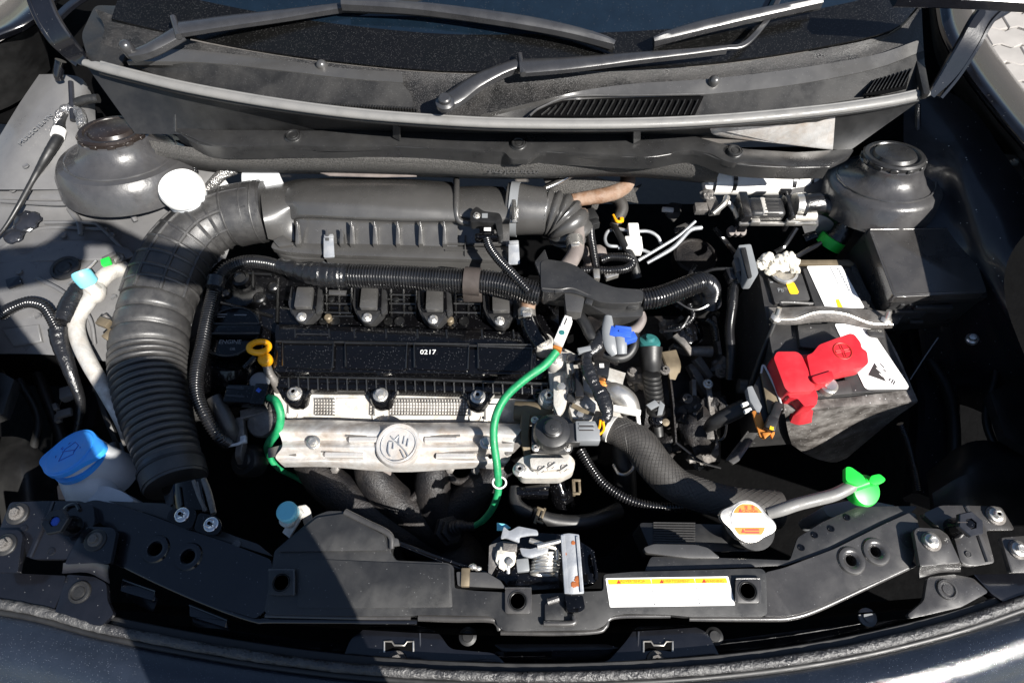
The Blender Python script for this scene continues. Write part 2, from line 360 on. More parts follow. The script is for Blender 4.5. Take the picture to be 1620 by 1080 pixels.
# firewall (below the scuttle) and side walls of the bay
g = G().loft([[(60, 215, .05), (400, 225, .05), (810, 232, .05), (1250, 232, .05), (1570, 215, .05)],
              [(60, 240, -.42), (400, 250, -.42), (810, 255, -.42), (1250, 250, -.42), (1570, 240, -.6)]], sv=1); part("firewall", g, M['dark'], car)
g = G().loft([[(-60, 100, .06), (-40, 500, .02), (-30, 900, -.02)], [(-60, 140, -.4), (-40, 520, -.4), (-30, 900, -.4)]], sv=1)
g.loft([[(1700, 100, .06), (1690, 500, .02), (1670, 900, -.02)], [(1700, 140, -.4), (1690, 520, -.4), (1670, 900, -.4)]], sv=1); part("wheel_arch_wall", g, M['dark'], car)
# left apron: grey painted inner fender, upper rail with stamped number, lower sheet
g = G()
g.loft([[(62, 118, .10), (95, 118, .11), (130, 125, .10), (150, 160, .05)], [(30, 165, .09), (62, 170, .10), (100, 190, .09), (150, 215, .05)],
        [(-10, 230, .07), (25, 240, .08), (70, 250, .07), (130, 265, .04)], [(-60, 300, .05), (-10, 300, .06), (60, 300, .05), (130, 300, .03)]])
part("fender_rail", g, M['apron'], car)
g = G()
g.loft([[(-60, 262, .045), (60, 262, .045), (150, 270, .04), (250, 262, .03), (330, 240, .02)],
        [(-60, 310, .035), (50, 310, .035), (160, 312, .02), (260, 300, .015), (350, 275, .0)],
        [(-60, 335, .01), (50, 335, .01), (170, 330, -.005), (270, 330, -.01), (370, 310, -.03)],
        [(-60, 400, -.0), (50, 395, -.0), (150, 390, -.015), (240, 395, -.03), (370, 370, -.06)],
        [(-60, 480, -.01), (50, 480, -.01), (150, 480, -.03), (230, 500, -.05), (330, 480, -.1)],
        [(-60, 560, -.05), (60, 560, -.05), (160, 570, -.07), (235, 590, -.1), (300, 590, -.16)],
        ], su=5, sv=5)
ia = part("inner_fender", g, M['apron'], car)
part("shaded_skirt", G().loft([[(-60, 561, -.052), (60, 561, -.052), (160, 571, -.072), (235, 591, -.102), (300, 591, -.162)], [(-60, 600, -.25), (60, 610, -.25), (170, 610, -.27), (235, 620, -.29), (300, 620, -.3)]], su=5, sv=2), M['dark'], car)  # lower skirt of the inner fender, shade painted in as near-black
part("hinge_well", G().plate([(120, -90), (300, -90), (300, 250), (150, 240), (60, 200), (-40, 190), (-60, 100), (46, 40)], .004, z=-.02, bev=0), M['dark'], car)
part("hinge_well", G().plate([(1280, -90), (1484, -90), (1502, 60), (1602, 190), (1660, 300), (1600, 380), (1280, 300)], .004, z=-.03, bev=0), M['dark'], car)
g = G().tube([(95, 300, .04, 5), (180, 308, .03, 6), (200, 322, .02, 5), (215, 350, .0, 4)], n=8, jit=.1)
g.tube([(70, 352, .012, 3), (140, 352, .008, 3), (160, 360, .0, 3), (200, 400, -.02, 3)], n=8)
g.tube([(0, 395, .0, 3), (60, 362, .004, 3), (170, 362, -.004, 3)], n=8); part("pressed_rib", g, M['apron'], car)
part("pressed_panel", G().plate([(-40, 402, .0), (40, 398, .001), (70, 380, .002), (150, 378, -.006), (205, 392, -.014), (214, 404, -.018), (196, 410, -.016), (60, 412, .0), (-40, 420, -.0)], .004, bev=.003, seg=3), M['apron'], car)
part("pressed_panel", G().plate([(2, 520, -.022), (60, 512, -.02), (66, 540, -.034), (20, 548, -.036)], .004, bev=.003, seg=3), M['apron'], car)
part("pressed_rib", G().tube([(58, 440, .002, 4), (100, 462, -.002, 3), (140, 500, -.018, 3), (150, 545, -.042, 3)], n=8), M['apron'], car)
part("pressed_rib", G().tube([(0, 318, .034, 3), (90, 322, .03, 4), (150, 318, .022, 4), (190, 330, .005, 3)], n=8), M['apron'], car)
part("pressed_rib", G().tube([(110, 330, .012, 5), (125, 352, .008, 5), (128, 372, .002, 4)], n=8), M['apron'], car)
for x, y, z in ((30, 430, .0), (60, 500, -.012), (180, 470, -.02), (205, 430, -.02), (20, 300, .046), (60, 282, .05), (40, 262, .075), (100, 372, .0), (176, 372, -.006), (150, 320, .02)):
    part("spot_weld", G().lathe((x, y, z + .001), [(5, -1), (4.5, 1.2), (2.5, .4), (.1, .4)], n=14), M['apron'], car)
part("small_bracket", G().plate([(8, 442, .004), (30, 436, .004), (34, 448, .003), (12, 456, .002)], .004, r=2), M['aprond'], car)
for c, r_ in (((42, 350, .022), 20), ((22, 372, .018), 15)):
    g = G().blob(c, r_, (1, 1, .4), seed=r_, amp=.3, fq=3); part("weld_boss", g, M['aprond'], car)
g = G().lathe((103, 424, -.004), [(23, -1), (22, 2), (17, 3), (16, 1), (11, 1), (9, 3), (4, 3), (0.1, 2)]); part("grommet", g, M['rub'], car)
t = G().text("MUUSC1B6YN", (56, 204, .0985), 11, rz=58, ext=.0006, axis=(.0, -.12, 1)); part("stamped_number", t, M['zinc'], car)
# strut towers
def tower(c, ax, s, fl, capm):
    g = G().lathe(c, [(46 * s, -4), (53 * s, -8), (57 * s * fl, -16), (62 * s * fl, -26), (72 * s * fl, -35), (88 * s * fl, -40), (100 * s * fl, -43)] + ([(104 * s * fl, -48), (110 * s * fl, -60), (114 * s * fl, -90)] if fl > .95 else [(106 * s * fl, -50), (108 * s * fl, -90)]), ax, n=48, cap=False)
    tw = part("strut_tower", g, M['tower'], car)
    P_ = W(*c); k_ = K(*c); M_ = axm(ax); pts = [P_ + M_ @ Vector((math.cos(a) * 88 * s * fl, math.sin(a) * 88 * s * fl, -39.5)) * k_ for a in [2 * math.pi * j / 60 for j in range(60)]]
    part("seam_sealer", G().wt(pts, [.0022 * random.uniform(.6, 1.5) for _ in pts], n=7, closed=True), M['tower'], tw)
    for j in range(3):
        a = R(200 + j * 60); q = P_ + M_ @ Vector((math.cos(a) * 74 * s * fl, math.sin(a) * 74 * s * fl, -35)) * k_
        part("spot_weld", G().lathe(q, [(.005, -.001), (.0045, .0008), (.0025, .0002), (.0001, .0002)], ax, n=14, world=True), M['tower'], tw)
    g = G().lathe(c, [(47 * s, -8), (50 * s, -6), (51 * s, 0), (48 * s, 3), (42 * s, 3), (40 * s, 0), (36 * s, 0), (33 * s, 5), (20 * s, 8), (.1, 8)], ax, n=40)
    part("tower_cap", g, M[capm], tw)
    g = G(); P = W(*c); k = K(*c); Mx = axm(ax)
    for j in range(12):
        a = 2 * math.pi * j / 12; g.box(P + Mx @ Vector((math.cos(a) * 49.5 * s, math.sin(a) * 49.5 * s, -1)) * k, (6 * k, 12 * k, 6 * k), M=Mx @ Matrix.Rotation(a, 3, 'Z'), world=True, bev=.001, seg=1)
    part("cap_teeth", g, M[capm], tw)['kind'] = 'stuff'; return tw
tower((177, 207, .115), (.05, .3, 1), .98, .96, 'brn')
tower((1415, 246, .10), (-.05, .3, 1), .9, .92, 'plas')
g = G().tube([(88, 212, .08, 8), (100, 178, .09, 9), (125, 178, .09, 8), (130, 200, .09, 7)], n=8, jit=.15); part('seam_sealer', g, M['foil'], car); g = G()
g.tube([(235, 225, .07, 5), (262, 262, .05, 5), (300, 285, .03, 4)], n=8, jit=.2); part("seam_sealer", g, M['foil'], car)
# mounting nut plate on the left rail, with its post
g = G().plate([(115, 262), (150, 240), (188, 258), (178, 285), (140, 292)], .012, z=.075, r=8, holes=[(146, 257, 9)], bev=.002)
g.tube([(158, 280, .06, 12), (170, 292, .045, 13), (178, 310, .03, 16)], n=14); nb = part("fender_stay_mount", g, M['aprond'], car)
# right apron
g = G()
g.loft([[(1430, 130, .12), (1490, 140, .13), (1545, 180, .13), (1600, 260, .12), (1660, 330, .10)],
        [(1430, 240, .07), (1490, 240, .10), (1530, 270, .11), (1570, 330, .10), (1600, 400, .09)],
        [(1440, 330, .03), (1490, 325, .05), (1520, 350, .06), (1550, 400, .06), (1590, 470, .05)],
        [(1440, 420, -.02), (1490, 420, .0), (1530, 440, .01), (1570, 480, .01), (1620, 560, .0)],
        [(1470, 640, -.30), (1520, 640, -.26), (1570, 660, -.22), (1620, 680, -.2), (1680, 700, -.2)]], su=5, sv=5)
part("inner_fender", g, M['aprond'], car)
g = G().loft([[(1230, 262, .0), (1320, 262, .03), (1400, 262, .04), (1500, 262, .04)], [(1250, 310, -.0), (1330, 305, .012), (1400, 308, .012), (1510, 300, .02)],
              [(1270, 360, -.03), (1340, 352, -.005), (1420, 350, -.005), (1520, 352, -.0)], [(1290, 420, -.15), (1340, 420, -.15), (1420, 420, -.15), (1540, 420, -.15)]])
part("apron_shelf", g, M['apron'], car)
g = G().tube([(1392, 300, .045, 10), (1386, 318, .035, 12), (1392, 336, .03, 13), (1410, 344, .03, 12), (1450, 346, .03, 9), (1500, 346, .03, 8), (1560, 345, .04, 8)], n=12, sub=10, jit=.16)
part("seam_sealer", g, M['foil'], car)
for a, b in (((1452, 165, .12), (1452, 225, .08)), ((1440, 175, .1), (1440, 230, .07)), ((112, 130, .11), (115, 190, .09))):
    part("pressed_rib", G().tube([(*a, 4), (*b, 4)], n=8), M['aprond'], car)
g = G().lathe((1556, 250, .108), [(22, -3), (19, 1), (13, 0), (10, 2), (.1, 2)], (-.3, .1, 1)); part("grommet", g, M['rub'], car)
# fenders with their rolled lips
g = G()
inn = [(1474, -60, .22), (1480, 10, .215), (1492, 62, .21), (1530, 125, .20), (1580, 190, .195), (1640, 262, .19), (1690, 360, .19), (1735, 500, .185), (1745, 650, .16), (1735, 800, .10), (1700, 900, .03)]
g.loft([inn, [(x + 9, y - 4, z + .010) for x, y, z in inn], [(x + 26, y - 12, z + .008) for x, y, z in inn], [(x + 50, y - 34, z - .06) for x, y, z in inn], [(x + 50, y - 34, z - .3) for x, y, z in inn]], su=5, sv=5)
part("fender", g, M['body'], car)
g = G()
g.loft([[(150, -60, .17), (60, 35, .165), (-20, 75, .16), (-100, 140, .15)], [(140, -60, .185), (52, 28, .18), (-28, 66, .175), (-108, 130, .165)],
        [(110, -60, .18), (20, 28, .175), (-50, 60, .17), (-130, 110, .16)], [(60, -60, .12), (5, 15, .12), (-70, 40, .12), (-150, 80, .1)], [(50, -60, -.15), (-5, 5, -.15), (-80, 30, -.15), (-160, 70, -.15)]], su=5, sv=4)
part("fender", g, M['body'], car)
g = G().loft([[(x - 1, y + 3, z - .004) for x, y, z in inn], [(x - 8, y + 50, -.1) for x, y, z in inn]], sv=2); part("fender_lip", g, M['rub'], car)
g = G().loft([[(66, 35, .15), (0, 70, .15), (-40, 90, .15)], [(80, 110, .0), (30, 160, .0), (-40, 190, .0)]], sv=2); part("fender_lip", g, M['rub'], car)
# dim parts low down at both sides
g = G().loft([[(-60, 700, -.16), (20, 690, -.14), (60, 710, -.14), (90, 760, -.16)], [(-60, 760, -.12), (10, 745, -.10), (44, 760, -.10), (70, 790, -.14)], [(-60, 830, -.16), (10, 830, -.14), (50, 830, -.14), (80, 830, -.18)]], su=5, sv=4, th=.01)
part("headlamp_housing", g, M['rub'], car)
g = G().loft([[(1470, 745, -.18), (1530, 700, -.14), (1600, 700, -.14), (1680, 720, -.14)], [(1475, 780, -.13), (1530, 750, -.09), (1600, 745, -.09), (1680, 760, -.1)], [(1480, 830, -.16), (1530, 830, -.14), (1600, 830, -.14), (1680, 830, -.14)]], su=5, sv=4, th=.01)
part("headlamp_housing", g, M['rub'], car)
for pts, r_ in (([(1465, 560, -.2), (1500, 620, -.2), (1510, 700, -.2), (1500, 780, -.22)], 9), ([(1560, 500, -.12), (1575, 580, -.12), (1560, 660, -.14), (1580, 720, -.14)], 6), ([(30, 600, -.12), (60, 660, -.14), (50, 720, -.14)], 6), ([(60, 590, -.16), (100, 700, -.2), (130, 790, -.22)], 9)):
    part("side_hose", G().tube([(*p, r_) for p in pts], n=12, sub=8), M['rub'], car)
part("side_member", G().beam([(1470, 520, -.22, 60), (1490, 640, -.22, 64), (1480, 790, -.22, 64)], .05, sub=4), M['aprond'], car)
part("side_member", G().beam([(150, 560, -.26, 60), (110, 680, -.26, 64), (120, 800, -.26, 64)], .05, sub=4), M['aprond'], car)
# bracket with two bolts by the right fender
g = G().plate([(1578, 242), (1612, 246), (1630, 300), (1606, 298), (1600, 286)], .004, z=.10, r=3, holes=[(1612, 284, 6)]); g.plate([(1602, 290), (1640, 292), (1640, 302), (1604, 300)], .02, z=.095)
fb = part("fender_bracket", g, M['zinc'], car); bolt(fb, (1606, 256, .104), 7)
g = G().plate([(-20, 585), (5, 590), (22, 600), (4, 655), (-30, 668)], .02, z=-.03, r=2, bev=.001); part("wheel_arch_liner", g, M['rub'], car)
g = G().plate([(1566, 620), (1640, 585), (1640, 720), (1590, 690)], .02, z=-.08, r=3); part("wheel_arch_liner", g, M['rub'], car)
# bonnet hinges: curved arms rising out of the corners
for pts, tag_ in (([(28, -70, .32, 44), (52, -18, .30, 42), (72, 30, .27, 40), (96, 66, .24, 38), (122, 90, .21, 26), (135, 100, .20, 12)], 'l'),
            ([(1640, -60, .34, 60), (1600, -8, .32, 50), (1558, 28, .30, 36), (1532, 72, .27, 34), (1502, 118, .23, 28), (1474, 152, .20, 14)], 'r')):
    g = G().beam(pts, .010, sub=6, up=(0, -.85, .5)); h = part("bonnet_hinge", g, M['body'], car)
    g = G().beam([(a - (14 if tag_ == 'l' else -16), b + 3, c - .002, 6) for a, b, c, d in pts], .03, sub=6, up=(0, -.85, .5)); part("hinge_flange", g, M['body'], h)
g = G().beam([(1420, -14, .36, 26), (1520, -12, .36, 28), (1640, -6, .36, 30)], .02, sub=4); part("bonnet_hinge", g, M['body'], car)
g = G().beam([(90, 24, .2, 12), (112, 4, .2, 13), (150, -20, .2, 12)], .01, sub=4); part('hinge_bracket', g, M['body'], car); g = G(); g.tube([(96, 96, .15, 8), (92, 118, .13, 7), (96, 128, .12, 5)], n=10); part("hinge_bracket", g, M['body'], car)
# small brackets and clips lost in the dark of the left side
g = G().box((108, 618, -.14), (28, 20, 14), rz=20); g.box((100, 622, -.145), (10, 22, 12), rz=20); solo("connector", g, M['gcon'], "pale blue-grey plug connector lying in the dark beside the ribbed air hose", "connector")
g = G().box((100, 652, -.16), (22, 12, 8), rz=18).box((86, 642, -.155), (7, 12, 8), rz=35).box((90, 660, -.17), (9, 14, 8), rz=20); solo("clip", g, M['gcon'], "small pale plastic clip in the dark below the larger grey connector", "clip")
g = G().box((1536, 536, -.02), (20, 18, 10), rz=10); c_ = solo("cable_clip", G().lathe((1538, 536, -.03), [(9, -4), (9, 2), (6, 4), (5, 8), (.1, 9)], (-.4, 0, 1)), M['zinc'], "lone bolt head shining in the dark right of the battery", "bolt")
# ================================================ WINDSCREEN, SCUTTLE PANEL, SEAL
ws = thing("windscreen", "dusty dark windscreen with water specks behind both wiper arms", "windscreen", (810, 100, .22))
bot = [(176, 30, .245), (270, 52, .243), (400, 78, .236), (540, 98, .23), (700, 112, .228), (850, 112, .228), (1000, 108, .228), (1150, 97, .23), (1300, 74, .236), (1410, 48, .243), (1452, 10, .25)]
mid = [(x + (810 - x) * .03, y - 58, z + .03) for x, y, z in bot]; mid2 = [(x + (810 - x) * .04, y - 56.5, z + .0295) for x, y, z in bot]
top = [(x + (810 - x) * .12, y - 190, z + .10) for x, y, z in bot]
part("frit_band", G().loft([bot, mid], su=4, sv=3, th=.004), M['frit'], ws)
part("glass_pane", G().loft([mid, top], su=4, sv=3, th=.004), M['glass'], ws)
# scuttle (cowl) panel
cw = thing("scuttle", "grey weathered plastic scuttle panel with vent grilles below the windscreen", "scuttle panel", (810, 170, .2))
fr = [(138, 100, .195), (210, 116, .196), (300, 138, .197), (430, 160, .198), (560, 176, .198), (700, 188, .198), (820, 193, .198), (1000, 192, .198), (1150, 186, .198), (1300, 172, .198), (1400, 158, .197), (1466, 146, .195)]
mdl = [(165, 50, .225), (240, 78, .222), (330, 98, .219), (450, 118, .215), (570, 132, .213), (700, 142, .212), (820, 144, .211), (1000, 140, .211), (1150, 130, .213), (1300, 110, .217), (1390, 90, .221), (1460, 56, .227)]
bk = [(x, y + 4, z - .004) for x, y, z in ([(150, 10, .25)] + bot[1:])] ; bk = bk + [(1458, 8, .25)]
part("panel", G().loft([fr, mdl, bk], su=4, sv=4, th=.003), M['cowlw'], cw)
# raised smooth trays left and right
def off(pts, dz): return [(x, y, z + dz) for x, y, z in pts]
g = G().loft([off([(262, 126, .199), (350, 146, .2), (450, 158, .2), (550, 168, .2), (656, 172, .2)], .006), off([(215, 104, .2), (330, 118, .206), (450, 134, .206), (560, 146, .206), (650, 150, .206)], .01)
              , off([(200, 97, .215), (320, 100, .215), (440, 112, .215), (540, 124, .215), (636, 132, .215)], .012)], su=4, sv=3, th=.006); part("raised_tray", g, M['cowl'], cw)
g = G().loft([off([(200, 97, .215), (320, 99, .215), (440, 111, .215), (540, 123, .215), (638, 131, .215)], .0135), off([(250, 78, .22), (330, 80, .22), (440, 94, .22), (540, 108, .22), (636, 114, .22)], .008)], su=4, sv=2, th=.008); part("tray_shelf", g, M['airbox'], cw)  # light on the shelf is put into its paler plastic
ridge = [(760, 182, .204), (860, 158, .208), (930, 142, .211), (1010, 132, .213), (1120, 125, .215), (1250, 110, .219), (1380, 88, .225), (1452, 64, .229)]
ridge2 = [(760, 184, .204), (860, 164, .206), (940, 156, .208), (1010, 154, .208), (1120, 149, .209), (1250, 135, .213), (1380, 110, .219), (1462, 80, .222)]
part("raised_tray", G().loft([off(ridge2, .006), off(ridge, .011)], su=4, sv=2, th=.008), M['airbox'], cw)  # lit ridge: brightness painted in with a paler plastic
lower = [(760, 188, .201), (860, 187, .2), (940, 187, .2), (1010, 187, .2), (1120, 181, .2), (1250, 171, .2), (1380, 153, .2), (1458, 140, .2)]
part("raised_tray", G().loft([off(lower, .003), off([(x, y + 1, z) for x, y, z in ridge2], .005)], su=4, sv=2, th=.004), M['cowl'], cw)
# grilles: dark slots with separate slats
part("grille_void", G().plate([(840, 184), (852, 172), (905, 154), (1114, 151), (1100, 181), (1000, 184)], .002, z=.2135, bev=0), M['dark'], cw)
part("grille_void", G().plate([(1366, 150), (1383, 126), (1441, 106), (1434, 140), (1400, 148)], .002, z=.2165, bev=0), M['dark'], cw)
sg = None
for i in range(24):
    x = 868 + i * 10.2; y0 = 157 if x > 905 else 157 + (905 - x) * .35
    part("grille_slat", G().beam([(x - 12 + i * .1, 181, .216, 1.3), (x + 2, y0, .219, 1.3)], .006), M['cowl'], cw)
for i in range(10):
    x = 1380 + i * 6.4; part("grille_slat", G().beam([(x - 9, 147 - i * 1.2, .219, 1.2), (x + 6, 125 - i * 2, .221, 1.2)], .006), M['cowl'], cw)
part("grille_frame", G().tube([(838, 183, .217, 2), (856, 170, .218, 2), (905, 153, .22, 2), (1000, 151, .22, 2), (1114, 149, .22, 2)], n=6), M['airbox'], cw)
g = G()
for i in range(36):
    x = 856 + i * 8; g.box((x, 184.5 - abs(x - 1000) * .008, .207), (4, 4, 6), bev=.5)
for i in range(44):
    x = 470 + i * 4.4; g.box((x, 161 + (x - 470) * .055, .209), (2.2, 5, 5), bev=0)
for i in range(9): g.box((1372 + i * 7, 152 - i * 2, .207), (4, 5, 6), bev=.5)
part("grille_teeth", g, M['cowl'], cw)['kind'] = 'stuff'
for c in ((508, 102, .232), (1131, 127, .23)):
    g = G().lathe(c, [(9, -14), (9, -2), (7, 3), (3, 6), (.1, 6)], (0, -.5, 1), n=18); part("clip_boss", g, M['airbox'], cw)
part("end_cap", G().plate([(140, 98), (128, 55), (150, 8), (205, 10), (206, 70), (190, 106)], .006, z=.214, r=10), M['cowl'], cw)
part("end_cap", G().plate([(1442, 60), (1455, 58), (1472, 148), (1462, 150)], .01, z=.222, r=3), M['cowl'], cw)
# scuttle front face
tr = [(x, y + 6, z - .008) for x, y, z in fr]
lo = [(214, 212, .12), (240, 212, .118), (320, 213, .115), (430, 212, .112), (560, 212, .11), (700, 214, .11), (820, 215, .11), (1000, 216, .11), (1120, 219, .11), (1230, 226, .11), (1300, 234, .11), (1342, 240, .11)]
part("front_face", G().loft([tr, [(a[0] * .35 + b[0] * .65, a[1] * .35 + b[1] * .65, a[2] * .35 + b[2] * .65) for a, b in zip(tr, lo)], lo], su=3, sv=3, th=.003, dn=(0, 1, 0)), M['rub'], cw)
part("face_rib", G().beam([(278, 142, .182, 4), (276, 176, .15, 4), (276, 208, .122, 4)], .012), M['plas'], cw)
g = G().plate([(1085, 192, .178), (1322, 180, .18), (1318, 236, .122), (1235, 226, .12), (1130, 214, .122), (1095, 205, .14)], .002, bev=.0005); part("sunlit_panel", g, M['shield'], cw)  # sunlit stretch of the face, its brightness painted as a pale plate
for x, y in ((622, 208), (1013, 212)): part("face_rib", G().beam([(x, y - 14, .165, 3), (x, y + 8, .13, 3)], .015), M['plas'], cw)
# rubber seal along the front of the scuttle
sp = [(134, 99, .207), (160, 106, .208), (210, 119, .209), (300, 140, .21), (430, 163, .21), (560, 180, .21), (700, 191, .21), (820, 196, .21), (1000, 196, .21), (1150, 189, .21), (1300, 175, .21), (1400, 161, .209), (1450, 151, .208), (1468, 147, .207)]
sl_ = thing("bonnet_seal", "long curved grey rubber bonnet seal running across the scuttle front", "weatherstrip", (810, 196, .19))
part("bead", G().tube([(x, y, z, 8.5 if 150 < x < 1460 else 6) for x, y, z in sp], n=16, sub=10, flat=.75), M['seal'], sl_)
part('bead_ridge', G().tube([(x, y - 7, z + .004, 2.5) for x, y, z in sp[1:-1]], n=8, sub=8), M['seal'], sl_)
part("lip", G().tube([(x, y + 8, z - .012, 4.5) for x, y, z in sp[1:-1]], n=10, sub=8), M['rub'], sl_)
# rail below the scuttle
rl = thing("scuttle_rail", "dark plastic rail with three fasteners running under the scuttle", "trim rail", (810, 226, .1))
out = [(268, 200), (282, 195), (320, 206), (400, 206), (470, 207), (620, 206), (720, 208), (820, 209), (930, 210), (1050, 210), (1090, 213), (1135, 226), (1180, 236), (1260, 241), (1330, 237), (1352, 236), (1345, 246), (1312, 262), (1250, 263), (1180, 256), (1160, 258), (1146, 254), (1125, 243), (1095, 237), (1020, 247), (940, 244), (872, 238), (850, 240), (838, 252), (808, 252), (798, 240), (700, 234), (640, 230), (520, 232), (470, 229), (380, 231), (340, 230), (312, 222)]
part("rail_top", G().plate(out, .012, z=.125, r=6, bev=.003), M['plas'], rl)
part("rail_lip", G().beam([(275, 203, .118, 5), (330, 229, .122, 5), (470, 229, .122, 5), (640, 231, .122, 5), (800, 240, .122, 5), (870, 239, .122, 5), (1020, 247, .122, 5), (1095, 237, .122, 5), (1160, 257, .122, 5), (1250, 263, .122, 5), (1312, 262, .122, 5)], .03, sub=5), M['plas'], rl)
for c in ((463, 214, .131), (820, 226, .131), (1162, 238, .131)):
    bolt(rl, c, 11, 'rub', 'clip'); part("fastener_boss", G().lathe((c[0], c[1], .128), [(15, -12), (14, -1), (12, 1), (11, -1)], n=24), M['plas'], rl)
# insulation felt
g = G().loft([[(235, 222, .10), (330, 236, .10), (480, 240, .10), (650, 244, .10), (820, 252, .10), (980, 250, .10), (1140, 254, .10)],
              [(245, 240, .085), (335, 250, .09), (480, 250, .09), (650, 256, .09), (820, 262, .09), (980, 258, .09), (1140, 266, .08)],
              [(260, 250, .06), (345, 262, .06), (500, 264, .06), (650, 268, .06), (820, 276, .06), (980, 270, .06), (1135, 280, .05)],
              [(262, 262, .0), (345, 270, .0), (500, 272, .0), (650, 276, .0), (820, 280, .0), (980, 276, .0), (1130, 288, .0)]], su=8, sv=3, th=.006)
fl = solo("insulation_mat", g, M['felt'], "rough grey fibre insulation mat hanging below the scuttle rail", "insulation mat")
part("stamped_code", G().text("3ALE JOSE.RLCO", (812, 271, .077), 11, ext=.0003, axis=(0, -.8, .6)), M['airbox'], fl)
# grey felt showing behind the throttle elbow
solo("heat_insulation_pad", G().loft([[(860, 282, -.02), (925, 276, -.02), (960, 285, -.03), (1000, 290, -.04)], [(870, 305, -.05), (920, 305, -.05), (960, 310, -.06), (1010, 320, -.08)]], su=6, sv=4, th=.004), M['felt'], "grey fibrous pad behind the rusty brown heater hose", "insulation pad")
# ================================================ WIPERS
def wiper(lbl, piv, arm1, joint, arm2, rod, blade, cap):
    t = thing("wiper_arm", lbl, "windscreen wiper", piv, "windscreen wipers at the foot of the windscreen")
    part("arm_base", G().beam(arm1, .016, sub=4, crown=.0015), M['wiper'], t)
    part("arm", G().beam(arm2, .012, sub=5, crown=.0015), M['wiper'], t)
    part("hinge_pin", G().tube(joint, n=12), M['wiper'], t)
    if rod: part("rod", G().beam(rod, .005, sub=5), M['wiper'], t)
    part("blade", G().beam(blade, .014, sub=6, crown=.003), M['wiper'], t)
    part("blade_rubber", G().beam([(a, b + 7, c - .012, 4) for a, b, c, d in blade], .012, sub=6), M['rub'], t)
    part("pivot_nut", G().lathe(piv, cap, (0, -.15, 1)), M['wiper'], t); return t
wiper("left wiper arm rising from a rounded knob at the left end of the scuttle", (201, 76, .262), [(203, 84, .256, 14), (232, 74, .262, 24), (262, 58, .268, 27), (282, 46, .272, 28)],
      [(274, 28, .273, 5), (283, 58, .271, 5)], [(282, 42, .276, 30), (360, 31, .278, 27), (440, 21, .28, 22), (520, 10, .285, 15), (600, 0, .29, 10), (680, -12, .295, 9)], None,
      [(540, 2, .30, 12), (640, 6, .30, 17), (720, 14, .297, 20), (830, 30, .29, 22), (900, 44, .282, 19), (950, 58, .275, 15), (973, 67, .27, 7)], [(9, -14), (10, 0), (9, 8), (5, 12), (.1, 13)])
wiper("right wiper arm with a large round pivot nut at the scuttle centre", (704, 161, .245), [(692, 160, .235, 28), (718, 150, .24, 31), (752, 126, .245, 28), (790, 108, .25, 22), (818, 98, .253, 20)],
      [(822, 86, .254, 4), (828, 118, .252, 5)], [(822, 103, .256, 34), (900, 98, .258, 28), (1000, 88, .26, 20), (1080, 81, .262, 14), (1150, 74, .265, 9)],
      [(1150, 74, .265, 9), (1176, 70, .266, 9), (1200, 48, .275, 8), (1222, 18, .285, 8), (1240, -20, .30, 8)],
      [(1034, 62, .272, 8), (1060, 52, .277, 17), (1110, 38, .284, 21), (1180, 22, .292, 20), (1240, 10, .297, 17), (1300, -2, .30, 14)], [(15, -8), (15, 0), (12, 2), (10, 3), (10, 9), (8, 11), (.1, 11)])
# ================================================ ENGINE
eng = thing("engine", "transverse engine with a gloss black ribbed valve cover over an aluminium cylinder head", "engine", (650, 560, -.2))
# block below everything
g = G().box((0, 0, 0), (1, 1, 1), world=True, bev=0) if False else G()
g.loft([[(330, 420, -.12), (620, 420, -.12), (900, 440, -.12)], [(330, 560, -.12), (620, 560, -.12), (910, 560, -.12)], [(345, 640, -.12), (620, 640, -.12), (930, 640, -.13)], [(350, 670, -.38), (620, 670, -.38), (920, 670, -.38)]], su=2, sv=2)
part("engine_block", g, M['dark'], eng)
# valve cover: rear deck, raised box, stepped flange
vc = part("valve_cover", G().plate([(340, 408), (862, 440), (884, 470), (884, 520), (868, 600), (436, 606), (428, 560), (330, 520), (318, 470)], .05, z=-.072, r=14, bev=.004), M['gloss'], eng)
g = G().plate([(436, 512), (852, 526), (846, 592), (432, 588)], .045, z=-.045, r=8, bev=.004)
part("raised_box", g, M['gloss'], vc)
for a, b in ((447, 528), (546, 644), (655, 742), (756, 842)):
    k = .03
    y0 = 541 + (a - 447) * .012; y1 = 541 + (b - 447) * .012
    g = G().plate([(a, y0 - 1), (b, y1 - 1), (b - 3, y1 + 42), (a, y0 + 40)], .006, z=-.040, r=3, bev=.0022); part("cover_panel", g, M['gloss'], vc); part("added_panel_bead", G().tube([(a + 1, y0 + 38, -.0395, 2), (a, y0, -.0385, 2.6), (b, y1, -.0385, 2.6), (b - 2, y1 + 40, -.0395, 2)], n=8, sub=1), M['edge'], vc)  # panel edge: bead added to catch a highlight line
for x in (466, 520, 560, 610, 660, 706, 762, 812): part("cover_rib", G().beam([(x, 518 + x * .004, -.0435, 3), (x + 1, 532 + x * .004, -.0435, 3)], .004), M['edge'], vc)
part("cover_edge", G().tube([(437, 540, -.0405, 2.4), (640, 543, -.0405, 2.4), (848, 551, -.0405, 2.4)], n=8), M['edge'], vc)
g = G()
for a, b in (((468, 528, -.044), (520, 529, -.044)), ((600, 473, -.069), (640, 474, -.069)), ((520, 500, -.069), (560, 500, -.069))): g.tube([(*a, 1.5), (*b, 1.5)], n=6)
